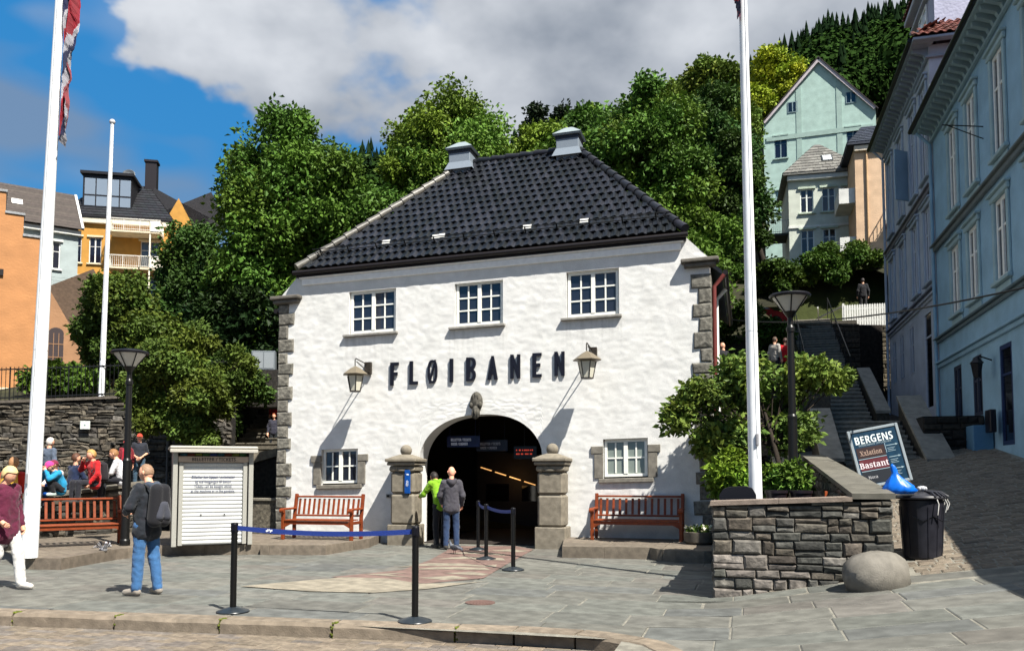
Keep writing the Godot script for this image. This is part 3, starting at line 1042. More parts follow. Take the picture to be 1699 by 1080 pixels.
	while t < 18.44:
		var dt := r.randf_range(0.52, 0.74)
		if t < 8.4: dt = r.randf_range(0.42, 0.56)
		var s := -15.5 + r.randf_range(0, 0.8)
		while s < 5.6:
			var w := r.randf_range(0.85, 1.6)
			if s > -0.6: w = r.randf_range(0.7, 1.25)
			for c in Geometry2D.intersect_polygons(rect(s, t, s + w, t + dt), plaza):
				if Geometry2D.is_polygon_clockwise(c): c.reverse()
				var k := r.randf_range(0.82, 1.12)
				var hue := r.randf()
				var col := lin(154, 153, 144)
				if hue < 0.25: col = lin(150, 152, 144)
				elif hue < 0.42: col = lin(156, 152, 143)
				elif hue < 0.5: col = lin(147, 149, 145)
				var mid := Vector2(s + w / 2, t + dt / 2)
				if mid.x < -11.6 or (mid.y < 6.5 and n > 290): rest.col = col * k * 0.86; paver(rest, c, r.randf_range(-0.004, 0.002), 0.006, 0.03)
				else:
					var h := geo(Color(col.r * k, col.g * k, col.b * k) * 0.86)
					if paver(h, c, r.randf_range(-0.004, 0.002), 0.007 if r.randf() < 0.8 else 0.011, 0.03):
						part("paving_slab", h, M.slab, paving); n += 1
			s += w
		t += dt
	if rest.v.size(): part("other_slabs", rest, M.slab, paving).set_meta("kind", "stuff")
	inlay()
	covers(road, paving)
	lane(r)

# the pink and cream pattern let into the paving before the door
func inlay() -> void:
	var flat := func(pts: Array, col: Color, y: float) -> Geo:
		var g := geo(col)
		var p := PackedVector2Array()
		for e in pts: p.append(Vector2(e[0], e[1]))
		var tri := Geometry2D.triangulate_polygon(p)
		for i in range(0, tri.size(), 3):
			var a := p[tri[i]]
			var b := p[tri[i + 1]]
			var c := p[tri[i + 2]]
			if (b - a).cross(c - a) < 0: g.tri(at(a.x, y, a.y), at(c.x, y, c.y), at(b.x, y, b.y))
			else: g.tri(at(a.x, y, a.y), at(b.x, y, b.y), at(c.x, y, c.y))
		return g
	var o := obj("paving_inlay", flat.call([[-6.30, 12.1], [-5.6, 13.3], [-5.75, 15.0], [-6.3, 17.9], [-5.0, 18.3], [-4.4, 17.6], [-4.15, 14.6], [-3.95, 12.6], [-4.6, 11.75]], lin(160, 132, 122), 0.0065).mesh(M.slab))
	tag(o, "", "", "", "structure")
	var cream := lin(190, 180, 160)
	for pts in [
		[[-7.05, 10.75], [-6.10, 12.1], [-5.35, 12.15], [-4.65, 11.70], [-4.0, 12.0], [-3.75, 12.35], [-4.35, 11.2], [-4.9, 10.65], [-5.8, 10.55]],
		[[-5.95, 12.55], [-5.35, 12.9], [-5.55, 12.6], [-5.05, 12.35]],
		[[-5.55, 13.3], [-5.15, 13.9], [-4.35, 13.95], [-4.15, 13.65], [-5.0, 13.55]],
		[[-5.85, 13.55], [-5.55, 14.4], [-4.95, 14.5], [-4.45, 14.25], [-4.30, 14.5], [-4.2, 14.1], [-5.1, 14.1], [-5.6, 13.9]],
		[[-4.95, 12.35], [-4.5, 12.75], [-4.15, 12.5], [-4.45, 12.2]],
		[[-5.7, 15.1], [-5.35, 15.7], [-4.5, 15.6], [-4.35, 15.2], [-5.1, 15.3]],
		[[-4.75, 13.0], [-4.4, 13.35], [-4.02, 13.1], [-4.05, 12.9]],
		[[-5.9, 16.2], [-5.5, 16.7], [-4.7, 16.4], [-4.6, 16.1], [-5.3, 16.3]],
		[[-5.2, 17.0], [-4.9, 17.5], [-4.4, 17.2], [-4.5, 16.9]]]:
		part("inlay_piece", flat.call(pts, cream, 0.0105), M.slab, o)

func covers(road: Node, paving: Node) -> void:
	var g := geo(lin(92, 74, 66))
	var c := at(-6.18, 0, 6.53)
	g.lathe([Vector2(0.40, -0.15), Vector2(0.40, -0.128), Vector2(0.36, -0.128), Vector2(0.355, -0.133), Vector2(0.0, -0.133)], 40, c)
	for i in range(-9, 10):
		for j in range(-9, 10):
			var q := Vector2(i, j) * 0.036
			if q.length() < 0.34: g.cbox(c + Vector3(q.x, -0.131, q.y), Vector3(0.018, 0.008, 0.018))
	var o := part("manhole_cover", g, M.metal, null)
	tag(o, "round cast iron manhole cover set in the road by the kerb", "manhole cover")
	g = geo(lin(112, 88, 80))
	c = at(-3.26, 0, 10.25)
	g.lathe([Vector2(0.19, -0.01), Vector2(0.19, 0.008), Vector2(0.165, 0.008), Vector2(0.16, 0.004), Vector2(0, 0.004)], 28, c)
	for i in range(-3, 4): g.cbox(c + Vector3(i * 0.04, 0.006, 0), Vector3(0.015, 0.006, 0.2))
	o = part("drain_cover", g, M.metal, null)
	tag(o, "small round rusty drain cover in the plaza flagstones", "drain cover")

# the cobbled lane that climbs to the right past the houses
func lane(r: RandomNumberGenerator) -> void:
	var g := geo(lin(78, 72, 64))
	for i in 20:
		for j in 70:
			var s0 := 1.2 + 0.23 * i
			var t0 := 11.0 + 0.45 * j
			var f := func(s: float, t: float) -> Vector3: return at(s, slope(s, t) - 0.03, t)
			g.quad(f.call(s0, t0), f.call(s0 + 0.23, t0), f.call(s0 + 0.23, t0 + 0.45), f.call(s0, t0 + 0.45))
	var road := setting("lane", g, M.earth)
	var n := 0
	var rest := geo()
	var t := 11.36
	while t < 24.0:
		var dt := r.randf_range(0.12, 0.16)
		var s := 1.78 + r.randf_range(0, 0.15)
		while s < 5.5:
			var w := r.randf_range(0.13, 0.24)
			if s > 1.9 and s + w < 5.58 and (t > 11.5 or s > 2.0):
				var col := lin(164, 150, 132) * r.randf_range(0.7, 1.15)
				var h := geo(Color(col.r, col.g, col.b))
				var p := rect(s, t + r.randf_range(0, 0.012), s + w, t + dt)
				if n < 300 and t < 15.4:
					if paver(h, p, r.randf_range(-0.006, 0.010), 0.006, 0.035, false, 0.018): part("cobble", h, M.cobble, road); n += 1
				else:
					rest.col = h.col
					paver(rest, p, r.randf_range(-0.006, 0.010), 0.006, 0.035, false, 0.018)
			s += w
		t += dt
	part("other_cobbles", rest, M.cobble, road).set_meta("kind", "stuff")

# a wall of uneven stones laid in rough courses; face towards +z of x, from (0, low(x)) up to (len, top(x))
func rubble(parent: Node, x: Transform3D, length: float, low: Callable, top: Callable, hmin: float, hmax: float, wmin: float, wmax: float, cols: Array, sd: int, most := 300, depth := 0.12, mat: Material = null, rough := 0.014) -> void:
	var r := RandomNumberGenerator.new()
	r.seed = sd
	if mat == null: mat = M.stone
	var rest := geo()
	var n := 0
	var y: float = minf(low.call(0.0), low.call(length))
	var peak: float = maxf(top.call(0.0), top.call(length))
	while y < peak - 0.03:
		var h := r.randf_range(hmin, hmax)
		var u := 0.0
		while u < length - 0.02:
			var w := minf(r.randf_range(wmin, wmax), length - u)
			if length - u - w < wmin * 0.6: w = length - u
			var m := u + w / 2
			var lo: float = low.call(m)
			var hi: float = top.call(m)
			var y0 := maxf(y, lo - 0.08)
			var y1 := minf(y + h, hi)
			var pieces := [[y0, y1]]
			if y1 - y0 > hmin * 1.7 and r.randf() < 0.55:
				var cut := lerpf(y0, y1, r.randf_range(0.35, 0.65))
				pieces = [[y0, cut], [cut, y1]]
			for e in pieces:
				if e[1] - e[0] < 0.03: continue
				var c: Color = cols[r.randi() % cols.size()]
				if sd == 5 and e[1] < 0.66 and m > 0.12 and m < 1.3 and r.randf() < 0.6: c = lin(186, 176, 166)   # lime stains
				var k := r.randf_range(0.65, 1.2)
				var g := geo(Color(c.r * k, c.g * k, c.b * k), x)
				var gap := 0.010
				if n >= most:
					rest.col = g.col; rest.x = x
					rest.stone(Vector3(m, (e[0] + e[1]) / 2, r.randf_range(-0.012, 0.016)), w - gap, e[1] - e[0] - gap, depth, r, rough)
				else:
					g.stone(Vector3(m, (e[0] + e[1]) / 2, r.randf_range(-0.012, 0.016)), w - gap, e[1] - e[0] - gap, depth, r, rough)
					part("stone", g, mat, parent)
					n += 1
			u += w
		y += h
	if rest.v.size(): part("other_stones", rest, mat, parent).set_meta("kind", "stuff")

func frame(s: float, h: float, t: float, turn := 0.0) -> Transform3D:
	return Transform3D(RB * Basis(Vector3.UP, turn), at(s, h, t))

# the low stone wall of the planting bed on the right, with its copings
func bed_wall() -> void:
	var w := thing("stone_bed_wall", "low grey dry stone wall with flat coping around the planting bed", "stone wall", at(-0.44, 0, 11.4), YAW)
	var low := func(u: float) -> float: return 0.14 * u - 0.02
	var top := func(u: float) -> float: return lerpf(1.20, 1.29, u / 2.19)
	var grey := [lin(140, 134, 122), lin(124, 124, 116), lin(150, 140, 126), lin(132, 122, 110), lin(146, 144, 136), lin(112, 112, 106), lin(176, 170, 160)]
	var g := geo(lin(66, 60, 52))
	g.prism(PackedVector2Array([Vector2(0.03, -0.1), Vector2(2.16, 0.1), Vector2(2.16, 1.28), Vector2(0.03, 1.19)]), -0.42, -0.03)
	# left return and the long right wall that climbs with the lane
	g.box(Vector3(0.03, -0.1, -6.0), Vector3(0.38, 1.1, -0.42))
	var e := Geo.new()
	e.col = lin(84, 78, 70)
	e.x = Transform3D(Basis(Vector3.UP, PI / 2), Vector3(1.76, 0, 0))
	e.prism(PackedVector2Array([Vector2(0.42, 0.0), Vector2(9.9, 1.4), Vector2(9.9, 1.95), Vector2(0.42, 1.29)]), 0.0, 0.40)
	g.v.append_array(e.v); g.n.append_array(e.n); g.c.append_array(e.c)
	part("wall_core", g, M.earth, w)
	rubble(w, Transform3D(), 2.19, low, top, 0.09, 0.20, 0.13, 0.42, grey, 5, 200, 0.06, null, 0.009)
	var low2 := func(u: float) -> float: return 0.26 + 0.125 * u
	var top2 := func(u: float) -> float: return 1.30 + 0.0695 * u
	rubble(w, Transform3D(Basis(Vector3.UP, PI / 2), Vector3(2.19, 0, -0.05)), 9.8, low2, top2, 0.10, 0.22, 0.2, 0.5, grey, 6, 90, 0.05)
	var low3 := func(u: float) -> float: return 0.3
	rubble(w, Transform3D(Basis(Vector3.UP, -PI / 2), Vector3(1.75, 0, -9.8)), 9.4, low3, func(u: float) -> float: return 1.95 - 0.0695 * u, 0.12, 0.26, 0.22, 0.5, grey, 7, 60, 0.02)
	rubble(w, Transform3D(Basis(Vector3.UP, -PI / 2), Vector3(0.0, 0, -6.0)), 5.95, func(u: float) -> float: return -0.05, func(u: float) -> float: return lerpf(1.08, 1.2, u / 6.0), 0.10, 0.22, 0.2, 0.5, grey, 8, 60, 0.03)
	# copings
	for i in 2:
		g = geo(lin(178, 160, 146) * (1.0 - 0.06 * i))
		var a := -0.02 + 0.86 * i
		var b := 0.835 if i == 0 else 1.72
		g.prism(PackedVector2Array([Vector2(a, 1.205 + 0.041 * a), Vector2(b, 1.205 + 0.041 * b), Vector2(b, 1.262 + 0.041 * b), Vector2(a, 1.262 + 0.041 * a)]), -0.45, 0.035)
		part("coping_stone", g, M.granite, w)
	var runs := [0.0, 1.5, 3.1, 4.6, 6.3, 8.0, 9.85]
	for i in 6:
		g = geo(lin(142, 138, 126) * (0.92 + 0.05 * (i % 3)))
		g.x = Transform3D(Basis(Vector3.UP, PI / 2), Vector3(1.72, 0, 0.035))
		var a: float = runs[i] + 0.008
		var b: float = runs[i + 1] - 0.008
		g.prism(PackedVector2Array([Vector2(a, 1.305 + 0.0695 * a), Vector2(b, 1.305 + 0.0695 * b), Vector2(b, 1.375 + 0.0695 * b), Vector2(a, 1.375 + 0.0695 * a)]), 0.0, 0.50)
		part("coping_stone", g, M.slab, w)
	# soil in the bed
	g = geo(lin(70, 58, 44))
	g.quad(at(-0.1, 0.75, 11.75), at(1.4, 0.75, 11.75), at(1.4, 1.3, 20.9), at(-0.1, 1.0, 20.9))
	var o := part("bed_soil", g, M.earth, null)
	tag(o, "", "", "", "structure")

# flights of stairs that climb beside the lane
func stairs() -> void:
	var flights := [[2.3, 3.95, 21.5, 24.6, 1.72, 3.02, 9], [2.0, 3.7, 27.2, 31.0, 3.05, 4.75, 11], [2.1, 3.7, 32.0, 40.0, 4.78, 8.5, 24]]
	for k in 3:
		var f: Array = flights[k]
		var st := thing("stone_stair", ["lowest flight of dark stone steps behind the advertising board", "middle flight of stone steps above the cobbled landing", "topmost long flight of stone steps below the white fence"][k], "stairs", at(f[0], 0, f[2]), YAW)
		var n: int = f[6]
		for i in n:
			var g := geo(lin(178, 170, 156) * (0.9 + 0.1 * (i % 3)))
			var y: float = lerpf(f[4], f[5], float(i + 1) / n)
			var z: float = -(f[3] - f[2]) * i / n
			var dz: float = (f[3] - f[2]) / n
			g.box(Vector3(0, y - (f[5] - f[4]) / n - 0.4, z - dz - 0.3), Vector3(f[1] - f[0], y - 0.062, z))
			g.box(Vector3(-0.01, y - 0.06, z - dz - 0.3), Vector3(f[1] - f[0] + 0.01, y, z + 0.03), 0.008)
			part("step", g, M.granite, st)
		if k == 2:
			for s in [0.05, 1.55]:
				var g := geo(lin(36, 36, 38))
				g.tube([Vector3(s, f[4] + 1.0, 0), Vector3(s, f[5] + 1.0, -8.0)], [0.022], 6)
				for i in 6: g.tube([Vector3(s, f[4] + 3.72 * i / 5.0, -8.0 * i / 5.0), Vector3(s, f[4] + 1.0 + 3.72 * i / 5.0, -8.0 * i / 5.0)], [0.018], 6)
				part("handrail", g, M.black, st)
	# landings
	var g := geo(lin(104, 98, 88))
	g.box(Vector3(2.0, -0.3, -27.3), Vector3(5.5, 3.035, -24.3))
	g.box(Vector3(1.9, 2.0, -32.1), Vector3(3.9, 4.765, -30.7))
	g.x = Transform3D(RB, Vector3.ZERO)
	var gg := geo(lin(104, 98, 88), Transform3D(RB, Vector3.ZERO))
	gg.box(Vector3(1.9, 1.0, -27.3), Vector3(5.58, 3.035, -24.5))
	gg.box(Vector3(1.9, 2.0, -32.1), Vector3(3.9, 4.765, -30.9))
	gg.box(Vector3(1.2, 4.0, -46.0), Vector3(4.9, 8.48, -40.2))
	gg.box(Vector3(4.9, 4.0, -46.0), Vector3(8.8, 8.19, -40.7))
	gg.box(Vector3(5.0, 8.0, -44.2), Vector3(7.2, 9.02, -42.2))
	setting("landing", gg, M.cobble)
	# sloping copings beside the flights: [s0, s1, t0, t1, y0, y1]
	var cops := [[1.72, 2.25, 21.25, 24.6, 1.98, 3.42, "pale sloping coping left of the lowest stone steps, half in sun"], [4.0, 4.62, 21.2, 25.0, 1.95, 3.75, "shaded sloping coping right of the lowest stone steps"], [3.78, 4.2, 27.2, 31.4, 3.5, 5.3, "sloping coping right of the middle flight of steps"],
		[0.55, 1.0, 17.8, 21.0, 1.4, 3.0, "sunlit sloping coping between the station corner and the leafy tree"], [0.2, 0.62, 24.0, 27.5, 3.7, 4.7, "upper pale coping slab beside the station, below the bald man"]]
	for e in cops:
		var c := thing("sloping_coping", e[6], "coping", at(e[0], 0, e[2]), YAW)
		var L: float = e[3] - e[2]
		var q := geo(lin(96, 90, 80))
		q.x = Transform3D(Basis(Vector3.UP, PI / 2), Vector3(0.04, 0, 0))
		q.prism(PackedVector2Array([Vector2(0.03, e[4] - 1.6), Vector2(L - 0.03, e[4] - 1.6), Vector2(L - 0.03, e[5] - 0.09), Vector2(0.03, e[4] - 0.09)]), 0.0, e[1] - e[0] - 0.08)
		part("wall", q, M.stone, c)
		for i in 3:
			q = geo(lin(188, 182, 170) * (0.9 + 0.07 * (i % 2)))
			q.x = Transform3D(Basis(Vector3.UP, PI / 2), Vector3.ZERO)
			var a := L * i / 3.0 + 0.006
			var b := L * (i + 1) / 3.0 - 0.006
			var f := func(u: float) -> float: return lerpf(e[4], e[5], u / L)
			q.prism(PackedVector2Array([Vector2(a, f.call(a) - 0.085), Vector2(b, f.call(b) - 0.085), Vector2(b, f.call(b)), Vector2(a, f.call(a))]), 0.0, e[1] - e[0])
			part("coping_stone", q, M.slab, c)
	# rubble wall and white picket fence above it
	var w := thing("stone_terrace_wall", "rough stone retaining wall below the white picket fence", "stone wall", at(5.0, 0.5, 40.6), YAW)
	g = geo(lin(60, 55, 48))
	g.box(Vector3(0.03, 4.0, -2.4), Vector3(1.8, 7.7, -0.05))
	part("wall_core", g, M.earth, w)
	rubble(w, Transform3D(), 1.83, func(u: float) -> float: return 4.0, func(u: float) -> float: return 7.72, 0.14, 0.26, 0.25, 0.7, [lin(150, 138, 112), lin(136, 126, 106), lin(120, 114, 100)], 15, 120, 0.05)
	var fe := thing("picket_fence", "white painted picket fence at the top of the stairs", "fence", at(3.45, 8.2, 40.5), YAW)
	for i in 17:
		g = geo(lin(232, 232, 226))
		g.prism(PackedVector2Array([Vector2(0.95 + i * 0.105, 0.04), Vector2(1.03 + i * 0.105, 0.04), Vector2(1.03 + i * 0.105, 1.0), Vector2(0.99 + i * 0.105, 1.04), Vector2(0.95 + i * 0.105, 1.0)]), 0.0, 0.025)
		part("picket", g, M.paint, fe)
	g = geo(lin(226, 226, 220))
	for y in [0.25, 0.8]: g.box(Vector3(0.9, y, -0.05), Vector3(2.75, y + 0.09, -0.003))
	g.bar(Vector3(0.0, 0.9, -2.5), Vector3(0.92, 1.0, -0.02), 0.09, 0.05)
	g.bar(Vector3(0.92, 0.0, -0.04), Vector3(0.92, 1.1, -0.04), 0.09, 0.09)
	g.bar(Vector3(-0.2, 0.9, 0.4), Vector3(0.05, 0.9, -2.5), 0.05, 0.09)
	part("fence_rail", g, M.paint, fe)

# ---- things on the square ----

func steps_and_platforms() -> void:
	var r := RandomNumberGenerator.new()
	r.seed = 12
	var to_st := func(p: Vector2) -> Vector2: return Vector2(p.x * SX.x + p.y * SX.z, p.x * TX.x + p.y * TX.z)
	var shapes := [
		[[Vector2(-8.38, -14.45), Vector2(-7.62, -14.36), Vector2(-7.46, -16.0), Vector2(-7.10, -16.85), Vector2(-5.05, -17.1), Vector2(-5.0, -19.6), Vector2(-9.0, -21.2), Vector2(-10.6, -18.6), Vector2(-9.4, -16.0)], 0.2, "left_terrace"],
		[[Vector2(-5.04, -16.98), Vector2(-3.72, -16.95), Vector2(-3.12, -18.62), Vector2(-3.10, -19.98), Vector2(-4.98, -20.4)], 0.2, "bench_platform"],
		[[Vector2(0.97, -16.46), Vector2(2.62, -16.14), Vector2(2.70, -15.86), Vector2(3.0, -15.62), Vector2(3.5, -15.45), Vector2(4.1, -15.5), Vector2(4.6, -15.9), Vector2(4.9, -18.0), Vector2(1.6, -18.7), Vector2(1.15, -18.8)], 0.22, "bench_platform"]]
	for e in shapes:
		var poly := PackedVector2Array()
		for p in e[0]: poly.append(to_st.call(p))
		if Geometry2D.is_polygon_clockwise(poly): poly.reverse()
		var o := Node3D.new()
		o.name = numbered(e[2])
		add_child(o, true)
		tag(o, "", "", "", "structure")
		var lo := poly[0]
		var hi := poly[0]
		for p in poly:
			lo = lo.min(p); hi = hi.max(p)
		var s := lo.x
		while s < hi.x:
			var w := r.randf_range(1.0, 1.35)
			var t := lo.y
			while t < hi.y:
				var d := r.randf_range(0.9, 1.3)
				for c in Geometry2D.intersect_polygons(rect(s, t, s + w, t + d), poly):
					if Geometry2D.is_polygon_clockwise(c): c.reverse()
					var g := geo(lin(156, 143, 127) * r.randf_range(0.85, 1.08))
					if paver(g, c, e[1], 0.003, e[1] + 0.03, true, 0.01): part("step_stone", g, M.granite, o)
				t += d
			s += w

func bench(label: String, pos: Vector3, turn: float, L: float) -> Node3D:
	var b := thing("park_bench", label, "bench", pos, turn, "wooden benches round the square")
	var c := lin(158, 74, 34)
	var g: Geo
	for s in [-1, 1]:
		g = geo(c * 0.95)
		g.bar(Vector3(s * (L / 2 - 0.035), 0, 0.27), Vector3(s * (L / 2 - 0.035), 0.63, 0.27), 0.07, 0.07, 0.008)
		part("leg", g, M.wood, b)
		g = geo(c * 0.85)
		g.bar(Vector3(s * (L / 2 - 0.035), 0, -0.24), Vector3(s * (L / 2 - 0.035), 0.44, -0.24), 0.07, 0.07, 0.008)
		g.bar(Vector3(s * (L / 2 - 0.035), 0.42, -0.237), Vector3(s * (L / 2 - 0.035), 0.97, -0.35), 0.071, 0.06, 0.008)
		part("leg", g, M.wood, b)
		g = geo(c)
		g.box(Vector3(s * (L / 2 - 0.035) - 0.05, 0.632, -0.27), Vector3(s * (L / 2 - 0.035) + 0.05, 0.675, 0.34), 0.012)
		g.tube([Vector3(s * (L / 2 - 0.035) - 0.05, 0.62, 0.32), Vector3(s * (L / 2 - 0.035) + 0.05, 0.62, 0.32)], [0.045], 10)
		part("armrest", g, M.wood, b)
		g = geo(c * 0.8)
		g.box(Vector3(s * (L / 2 - 0.035) - 0.02, 0.33, -0.205), Vector3(s * (L / 2 - 0.035) + 0.02, 0.395, 0.235), 0.006)
		part("side_rail", g, M.wood, b)
	for i in 5:
		g = geo(c * (0.95 + 0.08 * (i % 2)))
		var z := -0.20 + i * 0.108
		g.box(Vector3(-L / 2 + 0.08, 0.405, z), Vector3(L / 2 - 0.08, 0.43, z + 0.085), 0.006)
		part("seat_slat", g, M.wood, b)
	g = geo(c)
	g.prism(PackedVector2Array([Vector2(-L / 2 + 0.07, 0.40), Vector2(-L / 2 + 0.07, 0.26), Vector2(-L / 2 + 0.2, 0.33), Vector2(L / 2 - 0.2, 0.33), Vector2(L / 2 - 0.07, 0.26), Vector2(L / 2 - 0.07, 0.40)]), 0.25, 0.29)
	part("front_rail", g, M.wood, b)
	for e in [[0.86, 0.96, -0.345], [0.47, 0.53, -0.26]]:
		g = geo(c)
		g.bar(Vector3(-L / 2 + 0.07, (e[0] + e[1]) / 2, e[2]), Vector3(L / 2 - 0.07, (e[0] + e[1]) / 2, e[2]), e[1] - e[0], 0.04, 0.008)
		part("back_rail", g, M.wood, b)
	var n := 13
	for i in n:
		var x := lerpf(-L / 2 + 0.13, L / 2 - 0.13, float(i) / (n - 1))
		g = geo(c * (0.88 + 0.07 * ((i * 7) % 3)))
		g.bar(Vector3(x, 0.525, -0.258), Vector3(x, 0.865, -0.332), 0.052, 0.018, 0.004)
		part("back_slat", g, M.wood, b)
	return b

func stanchion(label: String, x: float, z: float) -> void:
	var s := thing("barrier_post", label, "barrier post", Vector3(x, 0, z), 0.0, "belt barrier posts before the entrance")
	var g := geo(lin(46, 50, 56))
	g.lathe([Vector2(0.185, 0.004), Vector2(0.19, 0.012), Vector2(0.185, 0.02), Vector2(0.12, 0.042), Vector2(0.05, 0.062), Vector2(0.0, 0.064)], 28)
	part("base", g, M.plastic, s)
	g = geo(lin(16, 16, 18))
	g.lathe([Vector2(0.037, 0.06), Vector2(0.037, 0.99), Vector2(0.0, 0.99)], 18)
	part("pole", g, M.black, s)
	g = geo(lin(20, 20, 22))
	g.lathe([Vector2(0.041, 0.93), Vector2(0.043, 0.94), Vector2(0.043, 1.03), Vector2(0.038, 1.045), Vector2(0.0, 1.05)], 18)
	g.box(Vector3(-0.02, 0.95, 0.035), Vector3(0.02, 1.02, 0.052))
	part("belt_head", g, M.black, s)

func belt(label: String, a: Vector3, b: Vector3, marks: bool) -> void:
	var g := geo(lin(24, 58, 142))
	var n := 14
	var d := (b - a).normalized()
	var side := d.cross(Vector3.UP).normalized() * 0.0015
	var at2 := func(i: int) -> Vector3: return a.lerp(b, float(i) / n) + Vector3.UP * (-0.05 * 4.0 * (float(i) / n) * (1.0 - float(i) / n) * minf(1.0, a.distance_to(b) / 2.5))
	for i in n:
		var p: Vector3 = at2.call(i)
		var q: Vector3 = at2.call(i + 1)
		var u := Vector3.UP * 0.028
		for s in [-1.0, 1.0]:
			var o: Vector3 = side * s
			if s > 0: g.quad(p - u + o, q - u + o, q + u + o, p + u + o)
			else: g.quad(q - u + o, p - u + o, p + u + o, q + u + o)
		g.quad(p + u - side, p + u + side, q + u + side, q + u - side); g.quad(p - u + side, p - u - side, q - u - side, q - u + side)
	var o := thing("barrier_belt", label, "barrier belt", a)
	for i in g.v.size(): g.v[i] -= a
	part("strap", g, M.cloth, o)
	if marks:
		var h := geo(lin(225, 228, 235))
		for k in 5:
			var p := (b - a) * (0.175 + 0.008 * k) + Vector3(0, -0.028 + 0.006 * (k % 3), 0) + d.cross(Vector3.UP).normalized() * 0.004
			h.cbox(p, Vector3(0.012, 0.02 + 0.01 * (k % 2), 0.002))
		part("white_print", h, M.paint, o)

func street_lamp(label: String, pos: Vector3, height: float) -> void:
	var l := thing("street_lamp", label, "street lamp", pos, 0.3, "black street lamps with funnel heads")
	var g := geo(lin(22, 23, 28))
	g.lathe([Vector2(0.10, 0), Vector2(0.10, 0.1), Vector2(0.085, 0.13), Vector2(0.08, height * 0.42), Vector2(0.085, height * 0.42), Vector2(0.085, height * 0.43), Vector2(0.066, height * 0.44), Vector2(0.058, height - 0.72), Vector2(0.075, height - 0.72), Vector2(0.075, height - 0.65), Vector2(0.05, height - 0.60), Vector2(0.05, height - 0.46)], 18)
	part("post", g, M.black, l)
	g = geo(lin(24, 24, 28))
	g.lathe([Vector2(0.05, height - 0.47), Vector2(0.12, height - 0.36), Vector2(0.0, height - 0.36)], 20)
	for k in 6:
		var a := TAU * k / 6.0
		var e := Vector3(cos(a), 0, sin(a))
		g.tube([e * 0.115 + Vector3.UP * (height - 0.37), e * 0.315 + Vector3.UP * (height - 0.10)], [0.011], 6)
	part("cage", g, M.black, l)
	g = geo(lin(205, 203, 196))
	g.lathe([Vector2(0.108, height - 0.358), Vector2(0.305, height - 0.10)], 28)
	part("shade", g, M.shade, l)
	g = geo(lin(26, 27, 30))
	g.lathe([Vector2(0.30, height - 0.105), Vector2(0.355, height - 0.105), Vector2(0.365, height - 0.07), Vector2(0.34, height - 0.045), Vector2(0.15, height - 0.01), Vector2(0.0, height)], 32)
	part("lid", g, M.black, l)

func flagpole(called: String, label: String, base: Vector3, top: Vector3, r0: float, r1: float, knob: bool) -> Node3D:
	var p := thing(called, label, "flagpole", base)
	var g := geo(lin(236, 238, 240))
	var d := top - base
	var cut := d * 0.31
	g.tube([Vector3.ZERO, cut - d.normalized() * 0.01], [r0, lerpf(r0, r1, 0.31)], 22)
	g.tube([cut - d.normalized() * 0.012, cut + d.normalized() * 0.012], [lerpf(r0, r1, 0.31) - 0.004], 22, false)
	g.tube([cut + d.normalized() * 0.01, d], [lerpf(r0, r1, 0.31), r1], 22)
	part("mast", g, M.pole, p)
	if knob:
		g = geo(lin(200, 200, 205))
		g.ball(d + Vector3(0, 0.06, 0), Vector3(r1 * 1.7, r1 * 1.7, r1 * 1.7))
		part("knob", g, M.metal, p)
	g = geo(lin(215, 215, 215))
	var o := Vector3(0.02, 0, r0 + 0.02)
	g.tube([o + Vector3(0, 1.1, 0), d + Vector3(0.02, 0, r1 + 0.02)], [0.006], 5)
	part("halyard", g, M.cloth, p)
	g = geo(lin(150, 150, 155))
	g.box(Vector3(-0.02, 1.25, r0 - 0.01), Vector3(0.02, 1.42, r0 + 0.03), 0.006)
	part("cleat", g, M.metal, p)
	return p

# a flag hanging limp beside its pole: a long folded cloth in cross bands of red, white and blue
func flag(label: String, top: Vector3, length: float, width: float, sd: int, cols: Array) -> void:
	var f := thing("hanging_flag", label, "flag", top)
	var g := geo()
	var n := 110
	var m := 24
	var nz := FastNoiseLite.new()
	nz.seed = sd; nz.frequency = 0.6
	var pt := func(i: int, j: int) -> Vector3:
		var v := float(i) / n
		var u := float(j) / m
		var w := width * (0.35 + 0.65 * pow(sin(PI * clampf(v * 0.93 + 0.06, 0, 1)), 0.7)) * (1.0 - 0.55 * v)
		var k := sin(u * 9.0 + v * 7.0 + nz.get_noise_2d(v * 6.0, u * 2.0) * 2.5) * 0.10 * (0.4 + u)
		return Vector3(0.05 + w * u + 0.05 * sin(v * 9.0) * u + 0.04 * u * nz.get_noise_1d(v * 9.0), -length * v - 0.25 * length * u * 0.25, k)
	for i in n:
		for j in m:
			var v := (i + 0.5) / n
			var u := (j + 0.5) / m
			# the cross turns into slanting bands once the cloth hangs folded
			var e := fmod(v * 2.1 + u * 0.75 + 0.05 * nz.get_noise_2d(v * 4.0, u * 4.0) + 0.15, 1.0)
			g.col = cols[0] if e < 0.46 else (cols[1] if e < 0.57 else (cols[2] if e < 0.85 else cols[1]))
			g.quad(pt.call(i, j), pt.call(i, j + 1), pt.call(i + 1, j + 1), pt.call(i + 1, j))
	part("cloth", g, M.cloth, f)

